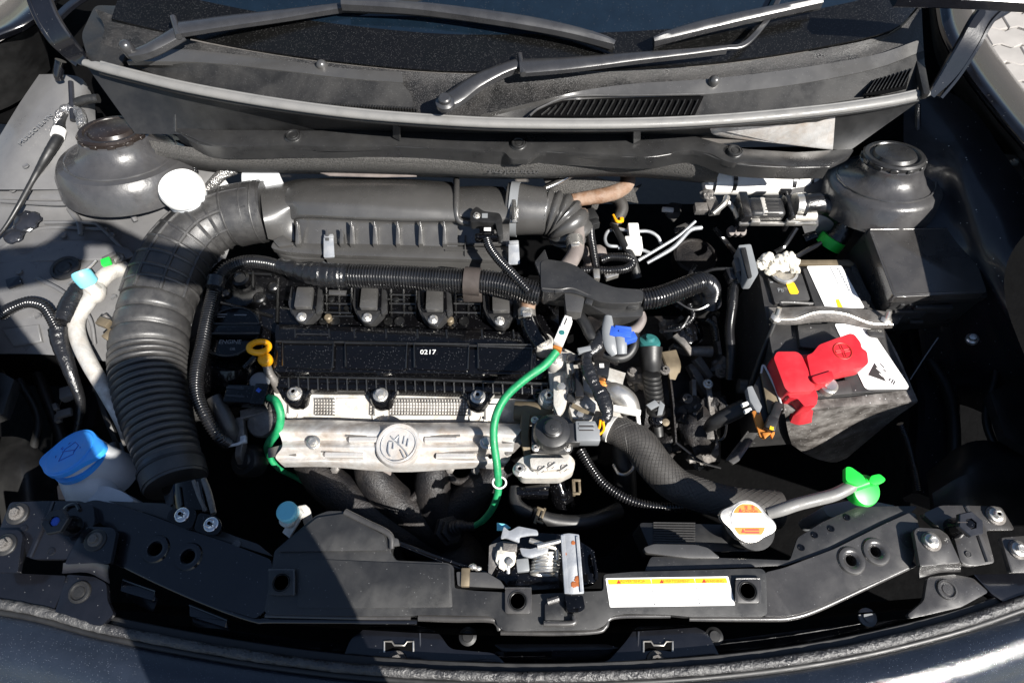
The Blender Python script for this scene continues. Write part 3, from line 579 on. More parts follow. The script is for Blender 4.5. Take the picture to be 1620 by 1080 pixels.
# rear deck relief between the coils
for i, x in enumerate((534, 636, 738)):
    for y in (452, 466, 480, 494): g.tube([(x - 20, y, -.069, 2), (x + 22, y + 1, -.069, 2)], n=6)
    for xx in (-18, 2, 22): g.tube([(x + xx, 448, -.07, 2), (x + xx + 1, 500, -.07, 2)], n=6)
    g.lathe((x - 10, 474, -.068), [(5, -3), (5, 1), (3, 2), (.1, 2)], n=12); g.lathe((x + 14, 488, -.068), [(4, -3), (4, 2), (.1, 2)], n=12)
    g.lathe((x - 4, 508, -.069), [(8, -2), (8, 1), (6, 1), (6, 0), (.1, 0)], n=14); g.lathe((x - 22, 508, -.069), [(7, -2), (7, 1), (5, 1), (5, 0), (.1, 0)], n=14)
for (x, y, r_) in ((380, 440, 14), (410, 470, 10), (356, 462, 8), (398, 500, 12), (432, 452, 9)): g.lathe((x, y, -.066), [(r_, -6), (r_, 0), (r_ * .7, 2), (r_ * .6, 0), (.1, 0)], n=18)
for a, b in (((350, 430), (430, 434)), ((350, 478), (430, 500)), ((440, 440), (438, 510)), ((400, 430), (400, 455))): g.tube([(*a, -.07, 2.5), (*b, -.07, 2.5)], n=6)
part("relief_rib", g, M['edge'], vc)['kind'] = 'stuff'
part("cast_number", G().text("0217", (677, 557, -.0390), 11.5, ext=.0003, sx=1.1), M['wink'], vc)
part("flange_rail", G().plate([(438, 596), (868, 606), (872, 622), (846, 622), (780, 620), (640, 616), (500, 614), (440, 612)], .03, z=-.074, r=3, bev=.002), M['gloss'], vc)
part("flange_edge", G().tube([(440, 594, -.066, 3), (640, 599, -.066, 3), (866, 607, -.066, 3)], n=10), M['edge'], vc)
for i in range(27): 
    x = 456 + i * 15.4; part("flange_rib", G().beam([(x, 597 + i * .35, -.066, 2.4), (x + 1, 616 + i * .3, -.075, 2.4)], .012), M['edge'], vc)
for c in ((466, 622), (602, 624), (756, 627), (868, 629)):
    l_ = part("bolt_lug", G().lathe((c[0], c[1], -.078), [(19, -26), (18, -4), (16, 0), (12, 0)], n=26), M['gloss'], vc)
    part("gusset", G().beam([(c[0] - 26, c[1] - 12, -.078, 7), (c[0] - 15, c[1] + 4, -.08, 6), (c[0] - 8, c[1] + 15, -.086, 5)], .012, sub=3), M['gloss'], vc)
    part("gusset", G().beam([(c[0] + 28, c[1] - 12, -.078, 7), (c[0] + 16, c[1] + 4, -.08, 6), (c[0] + 8, c[1] + 15, -.086, 5)], .012, sub=3), M['gloss'], vc)
    bolt(eng, (c[0], c[1], -.076), 12)
# cylinder head face under the flange
hd = part("cylinder_head", G().loft([[(432, 612, -.10), (650, 618, -.10), (880, 624, -.10)], [(436, 634, -.104), (650, 640, -.104), (880, 640, -.104)], [(438, 662, -.125), (650, 666, -.125), (875, 668, -.125)], [(438, 668, -.16), (650, 672, -.16), (875, 674, -.16)]], su=2, sv=1), M['alu'], eng)
for c in ((466, 640), (602, 642), (755, 644), (778, 650), (868, 646)):
    part("head_boss", G().lathe((c[0], c[1] + 16, -.118), [(14, -10), (14, 0), (12, 3), (6, 3), (5, 0), (.1, 0)], (0, -.45, 1), n=22), M['alu'], hd)
    part("head_boss", G().beam([(c[0], c[1] - 10, -.094, 24), (c[0], c[1] + 14, -.106, 23)], .03), M['alu'], hd)
g = G()
for x0, x1 in ((498, 530), (585, 594), (616, 740)):
    n = int((x1 - x0) / 4.6)
    for i in range(n + 1): g.tube([(x0 + i * 4.6, 630, -.0975, .9), (x0 + i * 4.6, 656, -.1145, .9)], n=4)
    for j in range(6): g.tube([(x0, 631 + j * 5, -.0978 - j * .0033, .9), (x1, 631 + j * 5.1, -.0978 - j * .0033, .9)], n=4)
part("knurled_grid", g, M['alud'], hd)['kind'] = 'stuff'
part("cast_plate", G().plate([(532, 629, -.100), (578, 630, -.100), (577, 656, -.118), (530, 655, -.118)], .003, bev=.001), M['alu'], hd)
part("gasket", G().beam([(440, 664, -.118, 7), (650, 668, -.118, 7), (800, 670, -.118, 7)], .01), M['alud'], hd)
# timing cover and oil filler on the left
part("timing_cover", G().loft([[(318, 520, -.085), (350, 540, -.08), (400, 560, -.08), (440, 540, -.085)], [(318, 560, -.085), (350, 575, -.075), (400, 582, -.075), (438, 575, -.085)], [(330, 588, -.12), (360, 598, -.115), (400, 600, -.115), (430, 600, -.12)], [(345, 600, -.2), (370, 610, -.2), (410, 612, -.2), (430, 612, -.2)]], su=4, sv=4), M['gloss'], eng)
part("side_plate", G().beam([(318, 470, -.12, 34), (303, 530, -.12, 34), (296, 600, -.13, 40), (312, 656, -.14, 34)], .03, sub=3), M['airbox'], eng)
g = G().lathe((366, 524, -.035), [(38, -45), (40, -30), (41, -14), (44, -12), (45, -2), (43, 1), (34, 1), (.1, 1)], n=44)
cp = part("oil_filler_cap", g, M['gloss'], eng)
part("cap_grip", G().box((366, 520, -.0215), (92, 15, 13), bev=2), M['gloss'], cp)
part("cap_wing", G().box((366, 520, -.0268), (80, 20, 6), bev=2), M['gloss'], cp)
part("added_cap_bead", G().wt([W(366, 524, -.0325) + Vector((math.cos(a), math.sin(a), 0)) * K(366, 524, -.03) * 44 for a in [2 * math.pi * j / 48 for j in range(48)]], [.0016] * 48, n=8, closed=True), M['edge'], cp)  # thin beads added round the cap so its edges catch highlights
for y in (512, 527.5): part("grip_edge", G().tube([(321, y, -.0218, 1.8), (366, y, -.0218, 1.8), (411, y, -.0218, 1.8)], n=8), M['edge'], cp)
part("cap_flutes", G().wt([W(366, 530, -.05) + Vector((math.cos(a), math.sin(a), 0)) * K(366, 524, -.03) * 41 for a in [2 * math.pi * j / 48 for j in range(48)]], [.0014] * 48, n=8, closed=True), M['edge'], cp)
part("neck_rim", G().wt([W(368, 552, -.066) + Vector((math.cos(a), math.sin(a), 0)) * K(366, 524, -.06) * 46 for a in [2 * math.pi * j / 48 for j in range(48)]], [.0016] * 48, n=8, closed=True), M['edge'], cp)
part("cap_lettering", G().text("ENGINE", (364, 541, -.0335), 10, ext=.0008).text("OIL", (368, 552, -.0335), 6, ext=.0006).box((350, 497, -.033), (18, 2, 1), bev=0).box((350, 501, -.033), (12, 2, 1), bev=0).box((380, 498, -.033), (20, 2, 1), bev=0), M['gcon'], cp)
part("filler_neck", G().tube([(368, 560, -.06, 50), (372, 600, -.11, 54), (376, 640, -.2, 54)], n=30, sub=3), M['gloss'], eng)
solo("paint_mark_stub", G().tube([(402, 520, -.05, 7), (398, 534, -.05, 7)], n=10), M['bri'], "small black breather stub with a blue paint dot beside the oil filler cap", "stub") if False else None
# dipstick with its yellow ring
ds = thing("dipstick", "yellow ring-handled dipstick beside the oil filler cap", "dipstick", (416, 556, -.03))
ring = []
P0 = W(410, 549, -.022); kk = K(410, 549, -.022); Mx = axm((.55, .28, .8), R(18)) 
for j in range(24):
    a = 2 * math.pi * j / 24; ring.append(P0 + Mx @ Vector((math.cos(a) * 10, math.sin(a) * 17, 0)) * kk)
part("ring", G().wt(ring, [5 * kk] * 24, n=10, closed=True), M['yel'], ds)
part("plug", G().lathe((419, 568, -.035), [(9, -12), (11, -9), (11, 2), (9, 5), (6, 6), (.1, 6)], (.1, -.2, 1), n=20), M['yel'], ds)
part("tube", G().tube([(420, 572, -.045, 7), (426, 590, -.06, 7), (436, 606, -.08, 7), (442, 625, -.12, 6)], n=12), M['alud'], ds)
solo("breather_stub", G().tube([(404, 564, -.03, 5), (396, 573, -.033, 5), (387, 582, -.036, 5)], n=12), M['gloss'], "short gloss black stub just left of the yellow dipstick ring", "stub")
# ignition coils
def coil():
    c = (483, 480, -.05)
    t = thing("ignition_coil", "", "ignition coil", c, "ignition coils in a row along the valve cover")
    part("coil_body", G().plate([(461, 452), (502, 452), (507, 458), (504, 492), (496, 500), (482, 512), (470, 506), (460, 494), (456, 480)], .02, z=-.042, r=3, bev=.0015), M['plas'], t)
    part("coil_rim", G().plate([(464, 452), (503, 452), (500, 488), (462, 488)], .008, z=-.034, r=2, bev=.001), M['gloss'], t)
    part("coil_lid", G().plate([(470, 454), (496, 454), (492, 485), (465, 485)], .010, z=-.026, r=2, bev=.0015), M['airbox'], t)
    part("foot", G().plate([(460, 490), (500, 490), (494, 500), (482, 512), (470, 508)], .004, z=-.038, r=3), M['plas'], t)
    part("side_ear", G().plate([(500, 456), (510, 458), (509, 490), (500, 496)], .01, z=-.036, r=2), M['plas'], t)
    bolt(t, (477, 501, -.0375), 8); return t
c0 = coil(); c0['label'] = "leftmost ignition coil, nearest the oil filler cap"
base = W(483, 480, -.05)
for i, (x, y, lb) in enumerate(((584, 481, "second ignition coil from the left, under the taped harness"), (686, 484, "third ignition coil from the left, left of the brown clamp"), (789, 486, "rightmost ignition coil, under the brown conduit clamp"))):
    t = c0.copy(); C.objects.link(t); t.location = W(x, y, -.05); t['label'] = lb; WL[t.name] = t.location.copy()
    for ch in c0.children:
        q = ch.copy(); C.objects.link(q); q.parent = t
for i, (x, y) in enumerate(((519, 502), (712, 506))):
    solo("plug_cap", G().lathe((x, y, -.062), [(6, -8), (6, 2), (4, 4), (.1, 4)], n=14), M['tan'], ("small pale yellow plug beside the leftmost coil", "small pale yellow plug between the two right coils")[i], "plug")
# heat shield with round emblem
hs = thing("exhaust_heat_shield", "pale steel heat shield with stamped ribs and a round emblem", "heat shield", (640, 700, -.12))
g = G().loft([[(436, 664, -.105), (520, 664, -.105), (632, 668, -.105), (740, 668, -.105), (832, 670, -.105)], [(438, 673, -.083), (520, 674, -.083), (632, 676, -.083), (740, 676, -.083), (825, 679, -.083)], [(441, 684, -.078), (520, 684, -.076), (632, 686, -.076), (740, 686, -.077), (818, 690, -.08)],
              [(446, 697, -.086), (520, 696, -.090), (632, 698, -.080), (740, 696, -.090), (814, 700, -.088)], [(446, 708, -.082), (520, 707, -.080), (632, 710, -.08), (740, 707, -.080), (812, 710, -.085)], [(436, 722, -.096), (520, 721, -.098), (632, 724, -.09), (740, 721, -.098), (806, 726, -.1)],
              [(442, 731, -.100), (520, 730, -.098), (632, 735, -.1), (740, 731, -.098), (800, 734, -.106)],
              [(450, 738, -.125), (520, 738, -.12), (632, 746, -.12), (740, 740, -.12), (796, 742, -.125)]], su=6, sv=4, th=.002)
part("shield_sheet", g, M['shield'], hs)
for pts in ([(552, 692, -.079), (600, 692, -.079)], [(672, 692, -.079), (722, 692, -.079)], [(514, 716, -.088), (574, 717, -.088)], [(690, 718, -.088), (750, 718, -.088)]):
    part("shaded_groove", G().beam([(pts[0][0] - 6, pts[0][1] - 6, pts[0][2] + .0015, 9), (pts[1][0] + 6, pts[1][1] - 6, pts[1][2] + .0015, 9)], .004, ch=.45), M['alud'], hs); part("pressed_bar", G().beam([(pts[0][0], pts[0][1] + 2, pts[0][2] + .005, 9), (pts[1][0], pts[1][1] + 2, pts[1][2] + .005, 9)], .010, ch=.45), M['shield'], hs)  # groove: shade of the recess painted as a darker bar
em = part("emblem_disc", G().lathe((630, 703, -.073), [(37, -9), (36, -2), (34, 1), (30, 1), (29, 0), (.1, .3)], (0, -.1, 1), n=44), M['shield'], hs)
part("emblem_ring", G().wt([W(630, 703, -.0705) + Vector((math.cos(a), math.sin(a), 0)) * .0295 for a in [2 * math.pi * j / 40 for j in range(40)]], [.0006] * 40, n=6, closed=True), M['galv'], em)
g = G()
for pts in ([(618, 690), (624, 696), (630, 690)], [(631, 688), (631, 704)], [(640, 690), (638, 702)], [(646, 694), (644, 706)], [(620, 692), (640, 712), (646, 722)], [(615, 700), (614, 714), (618, 722)], [(616, 698), (622, 700), (622, 710)], [(634, 712), (640, 724)]):
    g.tube([(x, y, -.0705, 1.2) for x, y in pts], n=6)
part("emblem_relief", g, M['galv'], em)
for c in ((496, 700), (770, 700)): bolt(hs, (c[0], c[1], -.079), 11)
part("bracket_arm", G().beam([(424, 716, -.1, 16), (450, 710, -.095, 18), (470, 712, -.092, 18)], .004), M['alud'], hs)
part("corner_tab", G().plate([(790, 684), (838, 672), (836, 690), (812, 716), (800, 720)], .004, z=-.088, r=4), M['alud'], hs)
part("hook_slot", G().lathe((776, 722, -.089), [(4, 0), (3, 1), (.1, 1)], n=10), M['dark'], hs)
# exhaust manifold
mf = thing("exhaust_manifold", "dark cast exhaust manifold with curved runners below the heat shield", "exhaust manifold", (650, 800, -.2))
for pts in ([(492, 725, -.16, 30), (520, 765, -.17, 31), (575, 805, -.19, 31), (640, 840, -.22, 34), (690, 860, -.25, 36)], [(584, 725, -.145, 26), (592, 755, -.155, 28), (620, 790, -.18, 30), (665, 825, -.21, 32), (700, 850, -.24, 34)],
            [(688, 728, -.15, 26), (684, 760, -.16, 28), (690, 800, -.19, 30), (705, 850, -.24, 34)], [(790, 725, -.15, 26), (780, 752, -.165, 28), (745, 785, -.185, 30), (712, 815, -.21, 32), (700, 850, -.24, 34)]):
    part("runner", G().tube(pts, n=22, sub=8, jit=.006), M['iron'], mf)
part("collector", G().lathe((700, 900, -.26), [(70, -80), (72, -20), (60, 8), (40, 26), (20, 30), (.1, 30)], n=40), M['iron'], mf)
part("web", G().tube([(612, 742, -.15, 6), (630, 775, -.165, 7), (648, 790, -.17, 7), (664, 775, -.165, 7), (672, 742, -.155, 6)], n=10, sub=6), M['iron'], mf)
part("web", G().tube([(706, 745, -.15, 5), (720, 760, -.16, 6), (740, 758, -.16, 6), (752, 742, -.155, 5)], n=10, sub=6), M['iron'], mf)
part("flange_collar", G().lathe((588, 738, -.128), [(25, -14), (24, -2), (21, 0)], (0, -.8, .6), n=26), M['shield'], mf)
part("flange_collar", G().lathe((598, 745, -.135), [(21, -22), (21, 3), (19, 4)], (.1, -.9, .4), n=26), M['pinkh'], mf)
for c in ((530, 742), (712, 742), (752, 744)): part("stud", G().lathe((c[0], c[1], -.13), [(7, -8), (7, 2), (4, 3), (.1, 3)], (0, -.6, 1), n=6), M['alud'], mf)
ox = thing("oxygen_sensor", "oxygen sensor screwed into the manifold with a green sleeved lead arching to a white plug", "oxygen sensor", (716, 838, -.17))
part("hex_body", G().lathe((714, 838, -.165), [(24, -16), (24, -6), (18, -5), (18, 4), (12, 5)], (.5, -.1, .8), n=6), M['iron'], ox)
part("tip", G().tube([(718, 836, -.16, 13), (728, 832, -.15, 11), (738, 832, -.147, 8), (752, 832, -.145, 7)], n=14, corr=(.006, .15)), M['iron'], ox)
part("green_sleeve", G().tube([(750, 832, -.145, 4.35), (765, 822, -.13, 5.22), (780, 802, -.11, 5.66), (788, 775, -.09, 6.09), (786, 735, -.06, 6.26), (781, 695, -.04, 6.44), (784, 660, -.025, 6.44), (800, 628, -.01, 6.61), (830, 600, .003, 6.61), (862, 577, .01, 6.96), (880, 556, .014, 6.96)], n=16, sub=10), M['green'], ox)
P1 = W(891, 522, .022); v1 = (W(903, 497, .022) - W(880, 552, .022)).normalized()
Mc = Matrix((v1.cross(UP), v1, UP)).transposed()
part("white_plug", G().box(P1, (.017, .050, .016), M=Mc, world=True, bev=.002), M['wht'], ox)
part("white_plug", G().box(W(896, 508, .026), (.013, .022, .004), M=Mc, world=True, bev=.001), M['wht'], ox)
part("paint_dot", G().lathe((889, 526, .0225), [(4.5, -1), (4.5, .6), (.1, .7)], n=14), M['teal'], ox)
part("plug_slot", G().box(W(895, 508, .0266), (.002, .014, .001), M=Mc, world=True, bev=0), M['ink'], ox)
part("seal_lip", G().box(W(882, 549, .020), (.015, .006, .014), M=Mc, world=True, bev=.001), M['orange'], ox)
tie_ = [W(790, 763, -.075) + Vector((math.cos(a) * .011, math.sin(a) * .009, .002 * math.sin(a))) for a in [2 * math.pi * j / 20 for j in range(20)]]
solo("cable_tie", G().wt(tie_, [.0016] * 20, n=8, closed=True), M['wht'], "white cable clip looped round the green lead at the heat shield's lower edge", "cable clip")
ox2 = thing("sensor_lead", "shorter green sleeved lead dropping from a black plug at the heat shield's left end", "sensor lead", (430, 660, -.1))
part("green_sleeve", G().tube([(424, 628, -.05, 5.22), (436, 634, -.05, 6.53), (444, 655, -.06, 6.53), (440, 680, -.08, 6.53), (426, 700, -.1, 6.53), (424, 716, -.13, 5.22), (440, 740, -.16, 4.35), (470, 756, -.19, 3.92), (500, 775, -.2, 3.48)], n=14, sub=8), M['green'], ox2)
part("plug_body", G().box((386, 622, -.045), (62, 30, 24), rz=-3, bev=2).box((410, 622, -.040), (22, 36, 24), rz=-3, bev=2), M['gloss'], ox2)
part("plug_rib", G().box((372, 613, -.0435), (30, 5, 6), rz=-3).box((372, 626, -.0435), (30, 4, 6), rz=-3), M['cond'], ox2)
part("plug_mark", G().box((409, 617, -.0395), (7, 6, 1), rz=-30, bev=0), M['bcon'], ox2)
# left end bits: bracket, hose, clamp, sleeve
solo("coolant_hose", G().tube([(338, 628, -.055, 11), (350, 650, -.065, 13), (360, 675, -.08, 15), (366, 690, -.1, 17)], n=18, sub=6), M['hose'], "short dark blue-grey hose stub between conduit and the shorter green lead", "hose")
solo("hose_clamp", G().tube([(344, 696, -.09, 2), (356, 704, -.088, 2.5), (376, 702, -.088, 2.5), (388, 694, -.088, 3)], n=8, flat=1).box((384, 694, -.087), (9, 12, 8), rz=15), M['milk'], "pale green-white spring clamp below the hose stub at the engine's left end", "hose clamp")
g = G().beam([(378, 660, -.085, 12), (380, 690, -.09, 11), (376, 720, -.1, 10), (380, 735, -.12, 9)], .02, sub=3); g.lathe((412, 668, -.09), [(24, -20), (24, -4), (21, 0), (10, 2), (.1, 2)], (-.1, -.3, 1), n=26); g.beam([(380, 655, -.083, 16), (440, 640, -.083, 14)], .02)
solo("engine_bracket", g, M['alud'], "dull metal bracket and round boss at the left end of the heat shield", "bracket")
solo("rubber_plug", G().lathe((384, 728, -.12), [(26, -30), (26, -6), (22, 0), (14, 0), (12, 3), (.1, 3)], (-.3, -.3, 1), n=24), M['rub'], "round black rubber cap below the engine's left end bracket", "plug")
solo("washer_disc", G().lathe((410, 602, -.06), [(16, -3), (14, 0), (8, 1), (.1, 1)], (.1, -.1, 1), n=22), M['gcon'], "flat pale grey disc between the dipstick and the black sensor plug", "disc")
g = G().box((338, 580, -.055), (16, 22, 12), rz=5).box((336, 578, -.052), (8, 10, 5), rz=5); solo("harness_plug", g, M['gloss'], "small gloss black plug at the foot of the oil filler lobe", "plug")
# ================================================ AIR INTAKE BOX
ab = thing("air_intake_box", "long grey plastic air box with ribs and clips, joining the hoses at either end", "air box", (620, 340, -.03))
g = G().loft([[(452, 288, -.03), (480, 283, -.03), (560, 281, -.03), (640, 283, -.03), (715, 288, -.03)], [(448, 295, .0), (480, 288, .01), (560, 287, .012), (640, 288, .012), (718, 294, .008)],
              [(450, 308, .018), (480, 303, .03), (560, 302, .032), (640, 302, .032), (720, 307, .026)], [(452, 322, .02), (480, 320, .034), (560, 322, .035), (640, 326, .034), (722, 328, .028)],
              [(458, 336, .008), (482, 334, .024), (560, 336, .026), (640, 340, .026), (722, 342, .022)], [(458, 348, -.006), (482, 343, .014), (560, 346, .016), (640, 349, .016), (724, 350, .014)], [(460, 354, -.02), (482, 349, -.002), (560, 352, -.002), (640, 355, -.002), (724, 355, -.002)],
              [(462, 378, -.030), (482, 386, -.025), (560, 388, -.026), (640, 390, -.026), (724, 392, -.026)]], su=6, sv=5)
part("top_shell", g, M['airbox'], ab)
g = G().loft([[(716, 296, -.03), (760, 294, -.03), (806, 296, -.03)], [(717, 298, .0), (760, 297, .0), (806, 298, .0)], [(717, 308, .018), (760, 307, .018), (806, 308, .018)], [(717, 326, .022), (760, 326, .022), (806, 327, .022)], [(717, 344, .012), (760, 346, .012), (806, 348, .012)],
              [(718, 356, -.01), (760, 360, -.01), (806, 362, -.01)], [(718, 386, -.03), (760, 388, -.03), (806, 390, -.03)]], su=4, sv=4)
part("outlet_neck", g, M['airbox'], ab)
part("shell_step", G().tube([(722, 284, -.0, 5), (722, 300, .022, 5), (722, 325, .028, 5), (724, 345, .018, 5), (735, 352, .012, 5), (760, 352, .008, 5)], n=12), M['airbox'], ab)
part("flange", G().plate([(432, 382), (460, 383), (808, 392), (806, 412), (640, 407), (500, 402), (448, 398), (428, 392)], .012, z=-.024, r=8, bev=.002), M['airbox'], ab)
part("lower_flange", G().plate([(430, 388), (500, 400), (806, 408), (800, 418), (640, 414), (520, 410), (470, 410), (440, 402)], .05, z=-.038, r=8), M['airbox'], ab)
for x in (468, 554, 590.5, 627, 663, 701): part("rib", G().plate([(x, 350, .018), (x + 2.5, 350, .018), (x + 6, 386, -.012), (x - 1, 386, -.012)], .02, bev=.0008), M['airbox'], ab)
for x in (515, 538): part("rib", G().plate([(x, 362, .010), (x + 4, 362, .010), (x + 6, 386, -.012), (x - 1, 386, -.012)], .02, bev=.0008), M['airbox'], ab)
for y, x0, x1 in ((388, 704, 800), (398, 704, 800)): part("rib", G().beam([(x0, y - 3, -.02, 2.5), (x1, y - 2, -.02, 2.5)], .006), M['airbox'], ab)
part("rib", G().beam([(736, 372, -.018, 2), (736, 404, -.02, 2)], .006), M['airbox'], ab)
g = G().loft([[(412, 296, -.02), (440, 290, -.02), (462, 288, -.02)], [(412, 300, .014), (440, 296, .012), (464, 298, .01)], [(414, 326, .028), (440, 324, .022), (464, 322, .02)], [(418, 352, .018), (440, 348, .01), (464, 342, .0)], [(424, 378, -.02), (445, 382, -.03), (466, 382, -.03)]], su=4, sv=4)
part("inlet_neck", g, M['airbox'], ab)
for c, s_ in (((520, 388, -.012), 1), ((813, 398, -.008), 1.05)):
    part("spring_clip", G().plate([(c[0] - 8 * s_, c[1] - 17, c[2] + .008), (c[0] + 7 * s_, c[1] - 18, c[2] + .008), (c[0] + 9 * s_, c[1] + 18 * s_, c[2] - .004), (c[0] - 8 * s_, c[1] + 19 * s_, c[2] - .004)], .003, bev=.001, r=2).box((c[0], c[1] - 15, c[2] + .011), (15, 5, 5)), M['galv'], ab)
part("wing", G().plate([(432, 380), (448, 372), (456, 378), (464, 386), (440, 390)], .004, z=-.018, r=2), M['airbox'], ab)
# pressure sensor on the outlet neck
ps = thing("pressure_sensor", "black sensor bolted to the air box outlet with its own thin conduit", "sensor", (768, 345, .03))
part("sensor_body", G().plate([(744, 335), (754, 326), (765, 334), (790, 337), (794, 344), (796, 372), (788, 374), (784, 352), (770, 352), (756, 350), (744, 352)], .02, z=.04, r=4), M['rub'], ps)
bolt(ps, (754, 341, .0405), 6)
part("sensor_label", G().box((767, 341, .0407), (9, 9, .6), bev=0), M['gcon'], ps)
part("plug", G().box((770, 365, .034), (24, 22, 18), bev=3).box((770, 372, .036), (38, 10, 14), bev=3).box((771, 362, .0375), (12, 7, 5)), M['gloss'], ps)
part("plug_latch", G().box((771, 362, .039), (11, 6, 2)), M['wht'], ps)
part("conduit", G().tube([(770, 378, .03, 7), (775, 392, .03, 7.5), (790, 412, .032, 7.5), (812, 434, .034, 7.5), (838, 462, .03, 7)], n=14, sub=12, corr=(.0048, .2)), M['cond'], ps)
# throttle elbow with clamp
te = thing("intake_elbow", "black bellows elbow clamped to the right end of the air box", "intake elbow", (860, 335, -.01))
part("cuff", G().tube([(802, 330, -.018, 40), (815, 331, -.018, 41), (840, 333, -.018, 38), (862, 334, -.019, 37)], n=40, sub=4), M['airbox'], te)
pts = [(860, 334, -.019, 37), (873, 337, -.02, 37), (888, 344, -.025, 38), (900, 358, -.035, 38), (905, 378, -.06, 36)]
part("bellows", G().tube(pts, n=36, sub=24, corr=(.0125, .14, (0, .7, 1, .95, .5))), M['airbox'], te)
part("clamp_band", G().tube([(807, 331, -.018, 43), (820, 332, -.018, 43)], n=40, sub=1), M['gcon'], te)
part("clamp_screw", G().box((813, 333, .026), (13, 46, 4), bev=1).tube([(813, 318, .03, 4), (814, 350, .03, 4)], n=10).box((813, 330, .031), (8, 10, 4)), M['chrome'], te)
part("clamp_tail", G().beam([(796, 308, .01, 4), (802, 300, .012, 3), (797, 294, .012, 3)], .002), M['gcon'], te)
# ================================================ RIBBED AIR HOSE ON THE LEFT
ah = thing("air_intake_hose", "thick ribbed rubber air hose curving down the left of the bay, half in shadow", "air hose", (240, 560, -.05))
path = [(424, 334, -.022, 47), (395, 337, -.022, 46), (355, 345, -.024, 45), (316, 366, -.028, 47), (284, 402, -.034, 50), (262, 445, -.038, 53), (250, 480, -.04, 54)]
part("elbow", G().tube(path, n=36, sub=10), M['hose'], ah)
q = cr([(*W(*p[:3]), p[3] * K(*p[:3])) for p in path], 12); P = [Vector(a[:3]) for a in q]; Rr = [a[3] for a in q]
def frame(i):
    t = (P[min(i + 1, len(P) - 1)] - P[max(i - 1, 0)]).normalized(); B = t.cross(UP).normalized(); return t, B, B.cross(t)
for ang in (-68, -30, 10, 48):
    g = G(); pp = []
    for i in range(8, len(P)):
        t, B, N = frame(i); a = R(ang); pp.append(P[i] + (N * math.cos(a) + B * math.sin(a)) * Rr[i] * 1.0)
    g.wt(pp, [.0036] * len(pp), n=6); part("long_ridge", g, M['hose'], ah)
for i in (6, 12, 21, 28, 35, 42, 48, 54, 60, 66):
    if i >= len(P): continue
    t, B, N = frame(i); rr_ = [P[i] + (N * math.cos(a) + B * math.sin(a)) * Rr[i] * 1.0 for a in [2 * math.pi * j / 36 for j in range(36)]]
    part("cross_ridge", G().wt(rr_, [.0036] * 36, n=6, closed=True), M['hose'], ah)
part("cuff", G().tube([(370, 343, -.024, 48), (392, 338, -.022, 48), (420, 334, -.022, 49)], n=36, sub=4), M['hose'], ah)
# bellows: three wide bulges, then fine ones
bl = [(250, 478, -.04, 53), (242, 510, -.042, 55), (236, 548, -.044, 57), (236, 590, -.046, 57), (244, 640, -.047, 54), (257, 690, -.048, 50), (269, 730, -.05, 47)]
q = cr([(*W(*p[:3]), p[3] * K(*p[:3])) for p in bl], 60)
acc = 0; out = []; 
Ls = [0]
for a, b in zip(q, q[1:]): Ls.append(Ls[-1] + (Vector(b[:3]) - Vector(a[:3])).length)
tot = Ls[-1]; P2, R2 = [], []
def bell(s):
    if s < .105:
        ph = (s % .035) / .035; return 1 - .10 * (abs(2 * ph - 1)) ** 5
    ph = ((s - .105) % .0128) / .0128; return 1.0 - .15 * (1 - math.sin(math.pi * ph)) ** 1.6
sA = 0
for i in range(0, len(q)):
    P2.append(Vector(q[i][:3])); R2.append(q[i][3] * bell(Ls[i]))
# finer sampling
fine_P, fine_R = [], []
N_ = int(tot / .0016); j = 0
for k_ in range(N_ + 1):
    s_ = tot * k_ / N_
    while j < len(Ls) - 2 and Ls[j + 1] < s_: j += 1
    t_ = (s_ - Ls[j]) / max(1e-9, Ls[j + 1] - Ls[j]); a, b = q[j], q[j + 1]
    fine_P.append(Vector([a[i] + (b[i] - a[i]) * t_ for i in range(3)])); fine_R.append((a[3] + (b[3] - a[3]) * t_) * bell(s_))
part("bellows", G().wt(fine_P, fine_R, n=44), M['hose'], ah)
part("lower_cuff", G().tube([(269, 728, -.05, 46), (275, 752, -.05, 48), (279, 766, -.05, 46)], n=40, sub=4), M['hose'], ah)
part("lower_band", G().tube([(271, 737, -.05, 49), (278, 762, -.05, 48.5)], n=40, sub=1), M['hose'], ah)
part("cuff_lip", G().tube([(271, 739, -.05, 50), (272, 743, -.05, 50)], n=40, sub=1), M['rub'], ah)
# snorkel
sn = thing("intake_snorkel", "gloss black intake snorkel screwed to the crossmember with two bright screws", "intake snorkel", (300, 810, .0))
g = G().loft([[(256, 772, -.03), (280, 764, .0), (318, 756, -.0), (330, 760, -.03)], [(262, 795, -.02), (284, 790, .004), (322, 784, .004), (336, 790, -.02)], [(268, 818, -.01), (290, 808, .008), (326, 806, .008), (342, 812, -.01)]], su=4, sv=3, th=.004)
part("duct", g, M['gloss'], sn)
part("duct_ridge", G().tube([(306, 760, .004, 3), (316, 788, .006, 3), (326, 808, .008, 3)], n=8).tube([(322, 758, .0, 4.5), (330, 780, .004, 5), (338, 812, .008, 4.5)], n=10).tube([(312, 762, .004, 1.6), (322, 808, .008, 1.6)], n=8), M['alud'], sn)
part("duct_ridge", G().tube([(284, 770, .004, 2), (288, 800, .008, 2)], n=8), M['gloss'], sn)
part("mount_tab", G().plate([(268, 806), (304, 800), (312, 812), (304, 834), (294, 836), (262, 822)], .008, z=.013, r=6, bev=.002), M['gloss'], sn)
part("mount_tab", G().plate([(314, 810), (344, 816), (352, 830), (346, 844), (330, 846), (306, 838)], .008, z=.013, r=7, bev=.002), M['gloss'], sn)
